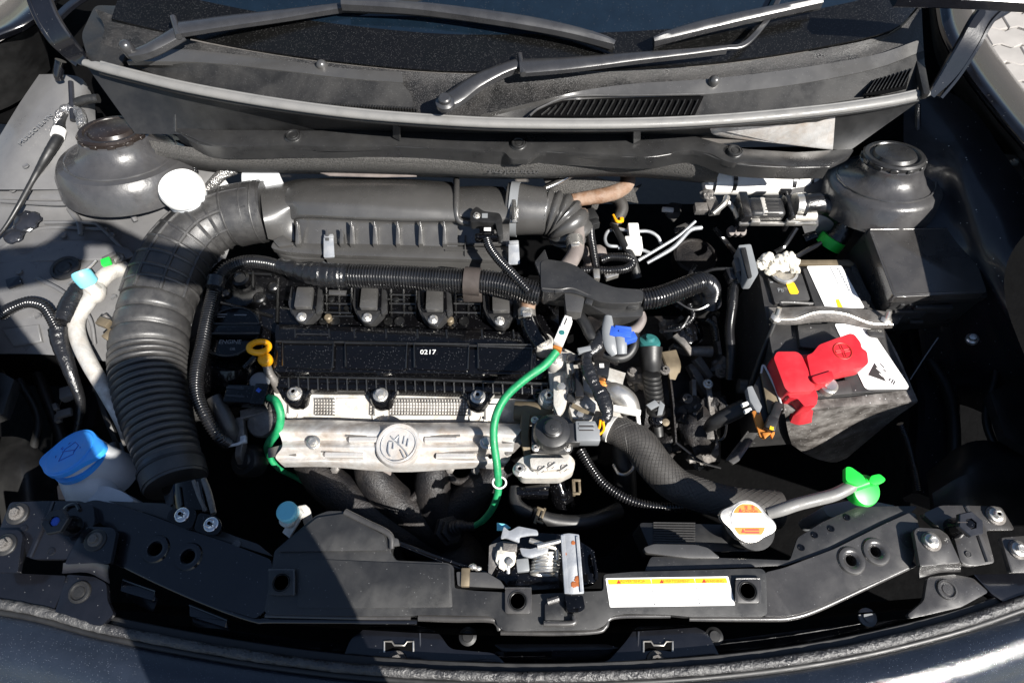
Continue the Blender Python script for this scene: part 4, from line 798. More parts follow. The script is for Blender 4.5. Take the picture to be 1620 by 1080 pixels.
for c in ((288, 814, .0135), (334, 829, .0135)):
    b_ = bolt(sn, c, 11.5, 'chrome')
    part("screw_cross", G().box((c[0], c[1], c[2] + .0098), (7, 1.6, .6), rz=20, bev=0).box((c[0], c[1], c[2] + .0098), (1.6, 7, .6), rz=20, bev=0), M['ink'], sn)
# ================================================ HARNESS ALONG THE ENGINE
hn = thing("engine_harness", "thick black corrugated harness running over the ignition coils into a plastic wire duct", "wiring harness", (650, 440, .02))
part("conduit", G().tube([(545, 436, .005, 19), (620, 438, .007, 19.5), (700, 442, .008, 19.5), (770, 446, .01, 19.5), (815, 455, .01, 20), (856, 466, .008, 19)], n=22, sub=10, corr=(.0052, .12)), M['cond'], hn)
part("tape_wrap", G().tube([(470, 428, .0, 12), (490, 432, .002, 17), (510, 434, .004, 20), (530, 436, .005, 19.5), (552, 437, .005, 19.6)], n=18, sub=8, jit=.05), M['tape'], hn)
part("tape_wrap", G().tube([(442, 420, -.005, 12), (458, 424, -.002, 13), (478, 430, .0, 13)], n=14, sub=6, jit=.08), M['tape'], hn)
part("branch_conduit", G().tube([(450, 424, -.003, 10), (420, 416, -.004, 11), (390, 414, -.006, 11), (362, 424, -.01, 12), (346, 442, -.014, 12.5), (338, 468, -.018, 12), (330, 500, -.02, 12), (322, 540, -.022, 11.5), (312, 585, -.026, 11.5), (312, 625, -.03, 11), (326, 660, -.04, 10.5), (346, 690, -.06, 10), (360, 700, -.09, 10)], n=14, sub=12, corr=(.0048, .2)), M['cond'], hn)
part("band_clip", G().tube([(735, 444, .0095, 22.5), (760, 446, .0095, 22.5)], n=26, sub=1), M['clampb'], hn)
part("band_foot", G().box((747, 462, .0, ), (30, 10, 22), bev=1), M['clampb'], hn)
part("tape_fold", G().beam([(340, 448, .0, 12), (352, 458, -.002, 10)], .003).tube([(344, 440, .002, 14), (340, 456, .0, 13.5)], n=12), M['tape'], hn)
part("harness_tab", G().plate([(520, 458), (548, 459), (546, 466), (520, 465)], .004, z=-.005), M['airbox'], hn)
# wire duct
g = G().plate([(855, 414), (866, 410), (895, 414), (912, 420), (928, 432), (946, 446), (975, 455), (1018, 458), (1018, 478), (985, 480), (950, 478), (925, 468), (905, 462), (880, 462), (856, 462)], .028, z=.032, r=8, bev=.013, seg=5)
wd = part("wire_duct", g, M['plas'], hn)
part("duct_lower", G().plate([(856, 452), (905, 456), (930, 466), (958, 478), (1018, 478), (1017, 500), (968, 502), (938, 486), (905, 472), (858, 466)], .03, z=.012, r=4, bev=.004), M['plas'], wd)
part("duct_panel", G().plate([(893, 462), (916, 463), (925, 472), (920, 494), (896, 492)], .025, z=.028, r=2, bev=.002), M['airbox'], wd)
part("duct_latch", G().box((884, 458, .034), (14, 9, 6), rz=12).box((1000, 482, .022), (16, 9, 8)).box((932, 476, .03), (12, 12, 6), rz=-20), M['plas'], wd)
part("duct_seam", G().tube([(858, 456, .032, 1.4), (884, 458, .0335, 1.4), (905, 456, .033, 1.4), (930, 466, .031, 1.4), (960, 477, .029, 1.4), (1015, 478, .028, 1.4)], n=6), M['airbox'], wd)
part("duct_fin", G().plate([(846, 414), (862, 394), (868, 412), (856, 440)], .01, z=.03, r=2), M['plas'], wd)
part("conduit", G().tube([(1014, 474, .012, 18), (1040, 470, .013, 17.5), (1070, 460, .012, 17), (1095, 450, .01, 17), (1112, 446, .0, 16), (1124, 456, -.03, 16), (1124, 480, -.07, 17)], n=20, sub=10, corr=(.0052, .13)), M['cond'], hn)
part("boot", G().lathe((1116, 462, -.06), [(24, -40), (24, -10), (20, 0), (16, 4)], n=24), M['rub'], hn)
part("braid_sleeve", G().tube([(1014, 494, .005, 6), (1016, 506, .0, 7), (1006, 520, -.005, 8), (990, 526, -.006, 7)], n=12), M['pinkh'], hn)
# brown breather hose behind the duct and its lower half on the cover
bh = thing("breather_hose", "pinkish brown breather hose with silver clamps looping from the elbow to the valve cover", "breather hose", (905, 400, -.01))
part("hose_run", G().tube([(918, 355, -.02, 10), (914, 375, -.02, 11), (911, 398, -.018, 12), (898, 420, -.015, 13), (880, 440, -.015, 13), (860, 456, -.018, 12), (840, 466, -.02, 12), (835, 485, -.025, 12), (834, 500, -.03, 12)], n=18, sub=8), M['pinkh'], bh)
part("rusty_end", G().tube([(836, 470, -.015, 12.5), (834, 490, -.02, 12.5)], n=18, sub=1), M['brown'], bh)
for a, b in (((909, 378, -.018), (910, 392, -.017)), ((833, 490, -.022), (834, 502, -.024))):
    part("hose_clip", G().tube([(*a, 14), (*b, 14)], n=20, sub=1).box(((a[0] + b[0]) / 2, (a[1] + b[1]) / 2 - 1, a[2] + .016), (14, 12, 4), rz=10), M['zinc'], bh)
part("elbow", G().tube([(836, 505, -.03, 14), (842, 522, -.035, 16), (856, 545, -.045, 17)], n=20, sub=6), M['gloss'], bh)
# connector cluster right of the cover: boots, blue plug, looms
solo("wire_loom", G().tube([(912, 494, .0, 9), (924, 510, .0, 9), (934, 530, -.002, 9), (946, 544, -.006, 8)], n=14, sub=8), M['rub'], "smooth black loom tube leading down from the wire duct beside the white plug", "wire loom")
tp = thing("taped_loom", "twisted black taped loom hanging from the wire duct to the grey valve plug", "wire loom", (940, 600, -.01))
part("loom", G().tube([(960, 520, .0, 11), (944, 545, .0, 12), (930, 560, .0, 8), (928, 575, -.0, 10), (934, 592, -.002, 12), (942, 610, -.005, 9), (950, 622, -.008, 13), (958, 640, -.01, 12), (960, 658, -.014, 9), (950, 668, -.02, 7), (948, 676, -.025, 6)], n=12, sub=10, flat=.6, jit=.06), M['tape'], tp)
part("tie_band", G().box((925, 552, .006), (22, 9, 9), rz=12), M['gcon'], tp)
part("wire_ends", G().tube([(950, 664, -.01, 2), (948, 676, -.02, 2), (940, 682, -.03, 2)], n=6).tube([(954, 666, -.01, 2), (955, 680, -.02, 2), (944, 690, -.03, 2)], n=6), M['yel'], tp)
solo("grey_boot", G().tube([(962, 500, .012, 6), (962, 520, .010, 10), (966, 545, .004, 11), (974, 560, -.004, 8)], n=14, sub=6, flat=.6).tube([(975, 520, .012, 5), (982, 540, .008, 9), (984, 560, .0, 8)], n=12, sub=6, flat=.6), M['gcon'], "pale grey plastic shield folded beside the blue plug", "plug cover")
g = G().box((982, 524, .016), (34, 18, 16), rz=-8).box((986, 517, .0185), (26, 4, 4), rz=-8).box((990, 524, .0185), (22, 3, 4), rz=-8).box((996, 532, .012), (22, 14, 14), rz=20)
solo("blue_plug", g, M['bcon'], "bright blue connector below the wire duct", "connector")
solo("loom_tube", G().tube([(1004, 528, -.01, 8), (1002, 548, -.015, 8), (992, 562, -.02, 8), (976, 566, -.02, 8), (955, 560, -.02, 7)], n=12, sub=8), M['rub'], "smooth dark loom tube curling under the blue connector", "wire loom")
# aluminium housing right of the head
hg = thing("coolant_housing", "pale cast aluminium coolant housing right of the valve cover", "coolant housing", (900, 620, -.1))
g = G().loft([[(860, 545, -.07), (890, 550, -.06), (930, 570, -.07), (990, 590, -.09)], [(868, 590, -.06), (895, 592, -.045), (935, 600, -.05), (985, 610, -.08)], [(872, 630, -.07), (900, 632, -.06), (940, 635, -.06), (985, 636, -.09)], [(876, 665, -.12), (900, 670, -.12), (940, 672, -.12), (985, 660, -.14)]], su=4, sv=4, th=.05)
part("casting", g, M['alu'], hg)
for c in ((860, 540, -.045, 13), (882, 566, -.03, 12), (868, 628, -.065, 12)):
    part("boss", G().lathe(c[:3], [(c[3] + 5, -22), (c[3] + 4, -3), (c[3] + 2, 0), (c[3], 0)], n=24), M['alu'], hg); bolt(hg, (c[0], c[1], c[2] + .001), c[3])
part("web", G().plate([(884, 556), (906, 558), (908, 590), (898, 592), (896, 570), (884, 568)], .02, z=-.022, r=2), M['alu'], hg)
part("web", G().plate([(876, 596), (892, 592), (900, 612), (896, 640), (884, 660), (876, 640)], .02, z=-.04, r=3), M['alu'], hg)
part("web", G().plate([(915, 590), (935, 600), (950, 616), (944, 626), (918, 614)], .03, z=-.035, r=4), M['alu'], hg)
part("web", G().plate([(900, 640), (925, 622), (945, 640), (936, 664), (906, 662)], .03, z=-.045, r=4), M['alu'], hg)
part("clip_body", G().box((916, 604, -.02), (14, 50, 20), bev=2).box((914, 565, -.01), (34, 12, 16)).box((952, 582, -.02), (24, 26, 20), rz=-10), M['bri'], hg)
part("clip_rib", G().box((904, 600, -.018), (2, 34, 10)).box((910, 600, -.016), (2, 34, 10)), M['gloss'], hg)
part("clip_label", G().box((952, 578, -.0185), (7, 7, .5), bev=0), M['wht'], hg)
part("orange_lock", G().box((952, 604, -.04), (12, 10, 8), rz=20), M['orange'], hg)
part("small_sensor", G().lathe((904, 630, -.04), [(10, -12), (9, 0), (6, 2), (6, 8), (.1, 8)], (-.2, -.4, 1), n=16), M['rub'], hg)
part("outlet_pipe", G().tube([(955, 618, -.06, 14), (974, 622, -.055, 17), (990, 634, -.06, 18), (998, 652, -.07, 16)], n=24, sub=8), M['zinc'], hg)
part("stay_strap", G().beam([(905, 640, -.035, 8), (930, 652, -.035, 6), (940, 655, -.035, 5)], .003), M['tan'], hg)
part("small_bolts", G().lathe((918, 655, -.04), [(6, -3), (6, 2), (.1, 3)], n=6).lathe((930, 642, -.036), [(5, -3), (5, 2), (.1, 3)], n=6).lathe((888, 612, -.03), [(7, -3), (7, 3), (.1, 4)], n=6), M['zinc'], hg)
# rusty bracket pipe left of the valve
g = G().tube([(815, 650, -.1, 16), (850, 652, -.095, 17), (872, 650, -.095, 16)], n=20, sub=6); g.beam([(833, 650, -.08, 16), (830, 690, -.085, 14), (838, 735, -.1, 10)], .02, sub=3)
solo("gas_pipe", g, M['tan'], "brown stained steel pipe and stay left of the round black valve", "pipe")
# EGR style valve
ev = thing("exhaust_gas_valve", "round black domed valve on a square base with grey plug and pale metal foot", "valve", (873, 690, -.06))
part("metal_foot", G().plate([(812, 738), (826, 722), (850, 716), (898, 716), (910, 728), (908, 745), (886, 756), (826, 756)], .03, z=-.075, r=6, bev=.003), M['alu'], ev)
part("metal_foot", G().plate([(838, 724), (900, 724), (904, 740), (860, 744), (840, 740)], .012, z=-.06, r=4, bev=.003), M['alu'], ev)
bolt(ev, (822, 743, -.073), 11)
for c in ((872, 736), (892, 740), (856, 742)): part("foot_rib", G().beam([(c[0] - 6, c[1] + 6, -.058, 4), (c[0] + 8, c[1] - 4, -.056, 3)], .006), M["alu"], ev); part("foot_dent", G().lathe((c[0], c[1], -.059), [(5, -1), (5, 1), (3, 0), (.1, 0)], n=12), M['alud'], ev)
part("base_plate", G().plate([(842, 656), (900, 660), (908, 672), (906, 712), (896, 716), (848, 714), (841, 704)], .012, z=-.045, r=6, bev=.002), M['plas'], ev)
part("dome", G().lathe((873, 688, -.045), [(30, 0), (30, 14), (27, 20), (18, 24), (15, 24), (15, 32), (12, 34), (12, 40), (9, 42), (.1, 42)], (0, .0, 1), n=44), M['plas'], ev)
part("dome_knob", G().lathe((874, 676, -.002), [(12, -4), (12, 0), (10, 1), (4, 1), (3, 2), (.1, 2)], n=26), M['plas'], ev)
for c in ((847, 708), (897, 708), (846, 664)): bolt(ev, (c[0], c[1], -.044), 6)
part("plug_arm", G().box((905, 684, -.025), (26, 34, 22), bev=3), M['plas'], ev)
part("grey_plug", G().box((930, 681, -.02), (38, 34, 24), bev=2).box((928, 670, -.0185), (26, 4, 3)).box((928, 677, -.0185), (26, 4, 3)), M['gcon'], ev)
part("grey_plug_slot", G().box((928, 673.5, -.0182), (22, 1.6, .8), bev=0).box((928, 680, -.0182), (22, 1.6, .8), bev=0), M['ink'], ev)
# top radiator hose with clip
rh = thing("radiator_hose", "thick textured rubber hose snaking from the engine down to the radiator", "radiator hose", (1050, 730, -.08))
hp = [(958, 676, -.065, 18), (982, 684, -.062, 23), (1012, 702, -.062, 27), (1036, 735, -.068, 28), (1068, 766, -.072, 27), (1112, 784, -.075, 26), (1165, 798, -.08, 27), (1230, 806, -.09, 30)]
part("hose", G().tube(hp, n=30, sub=10), M['braid'], rh)
q = cr([(*W(*p[:3]), p[3] * K(*p[:3])) for p in hp], 40); Ph = [Vector(a[:3]) for a in q]; Rh = [a[3] for a in q]
g = G(); 
for s_ in (1, -1):
    for k0 in range(20):
        pp = []; N = None
        for i in range(8, 276):
            t = (Ph[i + 1] - Ph[i - 1]).normalized()
            if N is None: N = UP - t * UP.dot(t)
            N = (N - t * N.dot(t)).normalized(); B = t.cross(N)
            a = 2 * math.pi * k0 / 20 + s_ * i * .045
            pp.append(Ph[i] + (N * math.cos(a) + B * math.sin(a)) * (Rh[i] * .9995))
        g.wt(pp, [.00045] * len(pp), n=3, cap=False)
part("braid_cord", g, M['braid'], rh)['kind'] = 'stuff'
part("ring_clip", G().tube([(962, 676, -.062, 20), (968, 679, -.061, 22)], n=26, sub=1).box((992, 648, -.045), (44, 10, 8), rz=-12).box((1010, 660, -.05), (6, 24, 6)), M['wht'], rh)
# lower hose with clamp loop
solo("hose_clip_ring", G().tube([(970, 735, -.13, 2.5), (978, 748, -.125, 2.5), (990, 750, -.125, 2.5), (1000, 742, -.128, 2.5), (1002, 732, -.13, 3)], n=8).box((1000, 726, -.12), (6, 12, 6), rz=20), M['zinc'], "open silver spring clip round a black pipe under the textured hose", "hose clip")
solo("water_pipe", G().tube([(985, 705, -.14, 20), (988, 745, -.15, 18), (990, 790, -.2, 18)], n=20), M['rub'], "upright black rubber pipe under the textured radiator hose", "pipe")
solo("lower_conduit", G().tube([(918, 712, -.11, 9), (935, 740, -.11, 8), (955, 765, -.105, 8), (990, 788, -.1, 8), (1030, 800, -.1, 8), (1075, 802, -.1, 8), (1120, 796, -.1, 8)], n=12, sub=14, corr=(.0048, .2)), M['cond'], "thin corrugated conduit sagging below the textured radiator hose", "conduit")
g = G().tube([(815, 770, -.12, 9), (815, 792, -.12, 10), (826, 806, -.12, 11), (842, 812, -.12, 9)], n=14).tube([(842, 812, -.12, 11), (880, 824, -.13, 12), (930, 824, -.14, 12), (980, 806, -.16, 12)], n=16, sub=8)
solo("bypass_hose", g, M['rub'], "black bypass hose bending below the silver valve foot", "hose")
for i, (x, y, a) in enumerate(((850, 815, 70), (908, 770, 90))):
    g = G(); g.box((x, y, -.10), (26, 5, 8), rz=a).box((x + 9, y - 2, -.10), (22, 4, 6), rz=a).box((x + 5, y - 1 - 10, -.098), (4, 12, 4), rz=a).box((x + 4, y + 10, -.098), (4, 12, 4), rz=a)
    solo("spring_clip", g, M['tan'], ("tan spring clip squeezed round the lower bypass hose", "tan spring clip standing upright on a black pipe under the valve")[i], "hose clip")
solo("thermostat_body", G().box((842, 776, -.11), (52, 14, 26), bev=2).box((850, 770, -.105), (40, 8, 10), rz=8).tube([(880, 760, -.13, 18), (890, 790, -.15, 18), (900, 815, -.2, 18)], n=18), M['gloss'], "dark ribbed plastic housing under the metal valve foot", "housing")
# shift cable with spring, teal collar
sc = thing("shift_cable", "black cable end with a stack of bellows rings and a teal collar", "control cable", (1035, 620, -.12))
part("collar", G().lathe((1027, 540, -.10), [(17, -16), (18, -2), (15, 3), (8, 5), (6, 10), (.1, 10)], (0, .35, 1), n=28), M['teal'], sc)
part("sleeve", G().tube([(1028, 550, -.11, 20), (1029, 575, -.12, 17), (1031, 595, -.12, 13)], n=22, sub=5), M['rub'], sc)
for i in range(9): part("bellows_ring", G().lathe((1031 + i * .8, 594 + i * 7, -.105 - i * .002), [(14, -3), (15, 0), (14, 3), (11, 4)], (0, .7, 1), n=22), M['rub'], sc)
part("cable_rod", G().tube([(1031, 590, -.118, 9), (1038, 660, -.135, 9), (1042, 690, -.15, 8)], n=14), M['rub'], sc)
part("rod_clip", G().plate([(1022, 640), (1036, 632), (1044, 640), (1030, 648)], .004, z=-.10).plate([(1044, 632), (1052, 640), (1048, 655), (1040, 656)], .004, z=-.105), M['gcon'], sc)
part("ball_end", G().lathe((1040, 664, -.12), [(12, -14), (12, 0), (8, 3), (5, 3), (4, 6), (.1, 6)], (0, -.4, 1), n=20), M['gloss'], sc)
part("end_nut", G().lathe((1053, 668, -.12), [(6, -3), (6, 2), (.1, 3)], (0, -.2, 1), n=12), M['tan'], sc)
# gearbox bulk
gb = thing("gearbox", "dark grimy gearbox castings in the gap between engine and battery", "gearbox", (1080, 600, -.28))
g = G().loft([[(930, 500, -.20), (1000, 500, -.19), (1070, 500, -.2), (1130, 500, -.22)], [(940, 580, -.17), (1000, 580, -.16), (1070, 580, -.17), (1140, 580, -.22)], [(950, 660, -.18), (1000, 660, -.17), (1080, 660, -.18), (1140, 670, -.24)], [(950, 720, -.26), (1010, 720, -.26), (1080, 730, -.26), (1140, 730, -.3)]], su=5, sv=5, th=.05)
part("casing", g, M['iron'], gb)
part("round_cover", G().lathe((1100, 404, -.2), [(34, -20), (34, 0), (30, 2), (28, -1), (.1, -1)], n=40), M['iron'], gb)
part("strap_arm", G().beam([(1058, 555, -.12, 26), (1066, 580, -.12, 24), (1064, 600, -.13, 10)], .01, sub=3), M['gcon'] if 0 else M['tan'], gb)
part("lever", G().beam([(1070, 528, -.10, 14), (1086, 545, -.1, 10), (1096, 560, -.11, 10)], .008, sub=2), M['alud'], gb)
part("stub_pipe", G().tube([(1090, 555, -.12, 8), (1126, 556, -.12, 9)], n=16, sub=1), M['alud'], gb)
part("arm", G().beam([(1104, 565, -.13, 14), (1115, 580, -.14, 12), (1126, 596, -.15, 10)], .015), M['alud'], gb)
part("arm", G().beam([(1094, 575, -.15, 12), (1108, 600, -.16, 14), (1120, 625, -.17, 10)], .02), M['alud'], gb)
part("sensor_head", G().lathe((1093, 522, -.1), [(22, -20), (22, -2), (18, 0), (12, 0), (10, 3), (5, 4), (.1, 4)], (.2, -.1, 1), n=26), M['gloss'], gb)
for c in ((1088, 630), (1120, 607), (1000, 588), (1052, 585), (1140, 590)): bolt(gb, (c[0], c[1], -.12), 8, 'alud' if c[0] != 1120 else 'zinc')
part("boss_casting", G().blob((1104, 680, -.16), 30, (1, 1.3, .8), 5, .35, 2.2), M['iron'], gb)
part("boss_casting", G().blob((1092, 640, -.15), 20, (1, 1, .8), 8, .35, 2.4), M['iron'], gb)
part("rib", G().beam([(1060, 590, -.13, 3), (1066, 640, -.13, 3), (1070, 700, -.14, 3)], .02), M['iron'], gb)
for (x, y, z, r_, sd) in ((1080, 470, -.16, 18, 1), (1120, 500, -.15, 16, 2), (1060, 520, -.15, 14, 3), (1130, 640, -.15, 18, 4), (1010, 600, -.15, 16, 5), (1075, 655, -.16, 22, 6), (1108, 715, -.19, 22, 7), (1060, 700, -.2, 20, 8), (1140, 580, -.16, 14, 9)):
    part("boss_casting", G().blob((x, y, z), r_, (1.1, 1.1, .8), sd, .55, 2.4), M['alud' if sd % 2 else 'iron'], gb)
for (x0, y0, x1, y1, w_) in ((1120, 600, 1128, 660, 9), (1076, 500, 1110, 540, 8), (1098, 600, 1100, 660, 7), (1066, 545, 1100, 556, 6), (1130, 500, 1140, 560, 6)):
    part("rib", G().beam([(x0, y0, -.125, w_), (x1, y1, -.14, w_)], .02), M['alud'], gb)
part("wiring_stub", G().tube([(1090, 480, -.07, 5), (1096, 500, -.08, 5), (1080, 515, -.09, 5), (1056, 520, -.1, 5)], n=10, sub=8, corr=(.0048, .2)), M['cond'], gb)
part("wiring_stub", G().tube([(1118, 505, -.08, 5), (1130, 515, -.08, 5), (1134, 540, -.09, 5)], n=10, sub=8, corr=(.0048, .2)), M['cond'], gb)
part("pipe_end", G().tube([(1168, 610, -.13, 11), (1184, 612, -.13, 11)], n=18, sub=1), M['alud'], gb)
part("loose_clip", G().plate([(1120, 676), (1128, 674), (1131, 694), (1118, 694)], .004, z=-.12).plate([(1134, 690), (1138, 708), (1130, 712)], .003, z=-.13), M['alud'], gb)
for p_ in ([(1070, 700, -.13), (1110, 730, -.14), (1140, 740, -.15)], [(1150, 640, -.12), (1146, 690, -.14), (1120, 700, -.14)], [(1060, 470, -.05), (1100, 490, -.06), (1140, 470, -.05)], [(1090, 500, -.07), (1076, 520, -.08), (1050, 524, -.09)]):
    part("thin_wire", G().tube([(*p, 2) for p in p_], n=6), M['cond'], gb)
# ================================================ PIPES BEHIND THE ENGINE
solo("heater_pipe", G().tube([(905, 318, -.05, 11), (925, 314, -.05, 11), (955, 309, -.05, 12), (978, 302, -.05, 12), (992, 290, -.05, 12), (993, 272, -.05, 12)], n=20, sub=8, jit=.02), M['brown'], "rusty brown heater hose bending up behind the intake elbow", "heater hose")
solo("vacuum_hose", G().tube([(960, 310, -.07, 8), (978, 316, -.07, 10), (984, 330, -.075, 10), (978, 345, -.08, 9), (972, 358, -.085, 8)], n=16, sub=8), M['braid'], "thin grey hooked hose below the rusty brown heater hose", "hose")
solo("hose_clip_ring", G().tube([(970, 340, -.07, 2), (976, 350, -.068, 2.5), (986, 350, -.07, 2)], n=8).box((984, 346, -.065), (6, 8, 5)), M['yel'], "small yellowish clip at the lower end of the hooked grey hose", "hose clip")
for i, (pts, lb) in enumerate((([(972, 358, -.06, 5), (985, 382, -.06, 6), (1000, 410, -.07, 7), (1008, 440, -.09, 8)], "straight grey rubber hose slanting down behind the wire duct"),
                 ([(935, 345, -.03, 6), (934, 370, -.03, 7), (938, 395, -.03, 7), (944, 430, -.035, 6)], "corrugated conduit dropping from the elbow plug"))):
    solo("hose" if i == 0 else "conduit", G().tube(pts, n=14, sub=10, corr=None if i == 0 else (.0036, .15)), M['rub'] if i == 0 else M['cond'], lb, "hose" if i == 0 else "conduit")
solo("elbow_plug", G().box((934, 338, -.022), (22, 24, 20), rz=20, bev=3).box((940, 350, -.02), (16, 12, 14), rz=20), M['rub'], "black plug at the right side of the bellows elbow", "connector")
solo("looped_conduit", G().tube([(918, 428, -.03, 7), (940, 427, -.03, 7), (965, 428, -.03, 7.5), (990, 425, -.03, 7.5), (1000, 416, -.03, 7.5), (990, 408, -.03, 7.5), (965, 407, -.03, 7), (950, 412, -.03, 7)], n=14, sub=12, corr=(.0048, .2)), M['cond'], "corrugated conduit folded into a loop behind the wire duct", "conduit")
solo("junction_tie", G().box((944, 432, -.018), (10, 18, 14)).box((968, 434, -.03), (22, 8, 10), rz=20), M['zinc'], "small pale metal tab under the looped conduit", "tab")
bb = thing("brake_line_block", "white plastic line holder gripping thin steel brake lines", "line holder", (1002, 375, -.06))
part("block", G().box((1003, 383, -.055), (27, 26, 20), bev=2).box((1003, 362, -.055), (17, 26, 16), bev=2), M['wht'], bb)
for pts in ([(978, 362, -.07, 2.8), (1000, 366, -.066, 2.8), (1025, 366, -.066, 2.8), (1040, 374, -.07, 2.8), (1046, 386, -.08, 2.8)], [(978, 390, -.07, 2.8), (962, 388, -.07, 2.8), (957, 378, -.07, 2.8), (962, 366, -.07, 2.8), (976, 362, -.07, 2.8)],
            [(1010, 412, -.08, 2.6), (1050, 388, -.065, 2.6), (1075, 372, -.055, 2.6), (1100, 350, -.045, 2.6)], [(1024, 416, -.08, 2.6), (1060, 395, -.065, 3.4), (1075, 382, -.055, 3.4), (1092, 364, -.05, 3.6), (1110, 360, -.05, 3.6)], [(978, 392, -.07, 2.8), (1010, 394, -.07, 2.8), (1028, 400, -.07, 2.8)]):
    part("brake_line", G().tube(pts, n=10, sub=8), M['galv'], bb)
for i, (pts, z) in enumerate((([(935, 330), (948, 288), (958, 290), (945, 330)], -.07), ([(1050, 328), (1062, 320), (1079, 322), (1077, 338), (1066, 350), (1054, 340)], -.08), ([(998, 300), (1012, 292), (1016, 290), (998, 312)], -.07), ([(1066, 360), (1090, 350), (1092, 356), (1068, 368)], -.08))):
    solo("heat_insulation_pad" if i == 0 else "firewall_tab", G().plate(pts, .004, z=z, r=3), M['felt'] if i == 0 else M['airbox'], ("narrow grey felt strip between black hoses behind the elbow", "grey shield shaped tab on the dark firewall", "small grey tab beside the rusty hose's upper end", "thin pale tab beside the slanting brake lines")[i], "tab")
solo("white_stub", G().box((1057, 330, -.074), (18, 7, 6), rz=-6), M['wht'], "small white peg on the grey firewall tab", "peg")
solo("steel_strut", G().tube([(858, 300, -.02, 4), (880, 290, -.02, 5), (905, 276, -.02, 5)], n=12), M['chrome'], "polished steel rod slanting up behind the intake elbow", "rod")
solo("pale_dome", G().blob((945, 400, -.07), 15, (1, 1, .6), 2, .1).tube([(920, 395, -.06, 9), (935, 410, -.07, 12), (932, 425, -.09, 11)], n=14), M['pinkh'], "pale pinkish hose stub behind the thin corrugated conduit", "hose")
solo("reservoir", G().plate([(382, 272), (392, 266), (430, 267), (444, 275), (438, 284), (415, 290), (382, 290)], .04, z=.01, r=6, bev=.006, seg=3), M['milk'], "white plastic reservoir corner showing behind the air box", "reservoir")
solo("steel_shelf", G().plate([(505, 272), (540, 268), (630, 272), (660, 278), (600, 279), (520, 277)], .003, z=.02, r=2), M['pinkh'], "pale strip of metal glimpsed between air box and insulation", "strip")
# white filler cap behind the hose
fc = thing("brake_reservoir", "round white reservoir cap between left strut tower and air hose", "filler cap", (284, 297, .07))
part("cap_disc", G().lathe((285, 296, .07), [(34, -14), (35, -3), (32, 3), (24, 4), (.1, 5)], (.05, -.15, 1), n=44), M['wht'], fc)
part("cap_skirt", G().lathe((285, 299, .058), [(31, -40), (31, 0)], (.05, -.15, 1), n=44), M['milk'], fc)
solo("corrugated_riser", G().tube([(304, 235, .06, 6), (306, 255, .04, 6.5), (308, 275, .02, 6.5)], n=12, corr=(.0048, .2)), M['cond'], "short upright corrugated tube beside the round white reservoir cap", "conduit")
solo("foil_hose", G().tube([(372, 268, .02, 8), (352, 276, .015, 9), (338, 290, .01, 9), (330, 300, .0, 9)], n=12, sub=8, corr=(.005, .1)), M['foil'], "silvery hose bending behind the round white reservoir cap", "hose")
# ================================================ AC PIPE, CABLES ON THE LEFT
ac = thing("refrigerant_pipe", "bare aluminium refrigerant pipe with a pale blue service cap beside the ribbed hose", "refrigerant pipe", (140, 520, -.02))
part("pipe", G().tube([(200, 424, -.03, 11.3), (176, 430, -.015, 12.2), (158, 446, -.01, 12.2), (140, 476, -.01, 11.7), (122, 505, -.012, 12.2), (124, 535, -.015, 12.2), (142, 575, -.02, 12.2), (168, 620, -.03, 11.3), (192, 665, -.05, 10.4), (205, 700, -.08, 9.6)], n=22, sub=10), M['alu'], ac)
part("pipe_knuckle", G().blob((150, 462, -.008), 16, (1, 1.2, 1), 1, .08), M['alu'], ac)
part("port_stub", G().tube([(152, 462, .0, 11), (140, 450, .012, 10), (136, 444, .018, 10)], n=18), M['alu'], ac)
part("service_cap", G().tube([(140, 447, .014, 14.5), (129, 434, .032, 15), (127, 431, .035, 13)], n=20, sub=2), M['lblue'], ac)
part("strap", G().beam([(162, 500, .0, 12), (178, 520, -.01, 14), (186, 545, -.02, 10)], .01, sub=3), M['alud'], ac)
solo("hose_bracket", G().box((162, 508, .01), (20, 14, 10), rz=-20).box((172, 528, .0), (16, 18, 10), rz=-30), M['tan'], "brown and pale clamp between aluminium pipe and ribbed hose", "clamp")
for pts, lb, cr_ in (([(0, 498, .0, 10), (20, 486, .01, 9), (45, 478, .014, 9), (68, 484, .014, 9), (80, 500, .008, 9), (90, 520, .0, 9)], "left corrugated cable arching over the lit inner fender", 1),
                 ([(92, 520, .0, 14), (96, 545, -.01, 13), (112, 590, -.03, 10), (128, 640, -.07, 7), (120, 690, -.11, 5)], "black taped cable bundle running down beside the aluminium pipe", 0),
                 ([(125, 455, .0, 12), (112, 480, .0, 15), (98, 510, -.0, 14)], "thick taped cable end between service cap and inner fender", 0),
                 ([(156, 156, .1, 7), (135, 158, .1, 7), (115, 168, .09, 7), (98, 195, .085, 7), (93, 215, .085, 8), (75, 245, .08, 7), (55, 280, .06, 5), (30, 325, .045, 4), (8, 360, .03, 3), (-10, 380, .02, 3)], "thin black cable with a white ring along the left inner fender", 0)):
    part_ = G().tube(pts, n=14, sub=12, corr=(.0048, .2) if cr_ else None, jit=0 if cr_ else .03)
    solo("cable", part_, M['cond' if cr_ else 'tape'] if 'thin' not in lb else M['rub'], lb, "cable")
solo("ring_marker", G().tube([(94, 206, .088, 10), (91, 216, .087, 10)], n=18, sub=1), M['wht'], "white tape ring on the thin cable near the left strut tower", "tape ring")
solo("green_tag", G().box((166, 412, .02), (14, 12, 8), rz=25), M['gplas'], "small green tag at the top of the aluminium pipe", "tag")
g = G().blob((186, 408, .0), 10, (1, 1, .8), 4, .3); g.box((172, 404, .018), (22, 7, 5), rz=35); solo("pipe_fitting", g, M['alud'], "dull metal fitting between green tag and ribbed hose", "fitting")
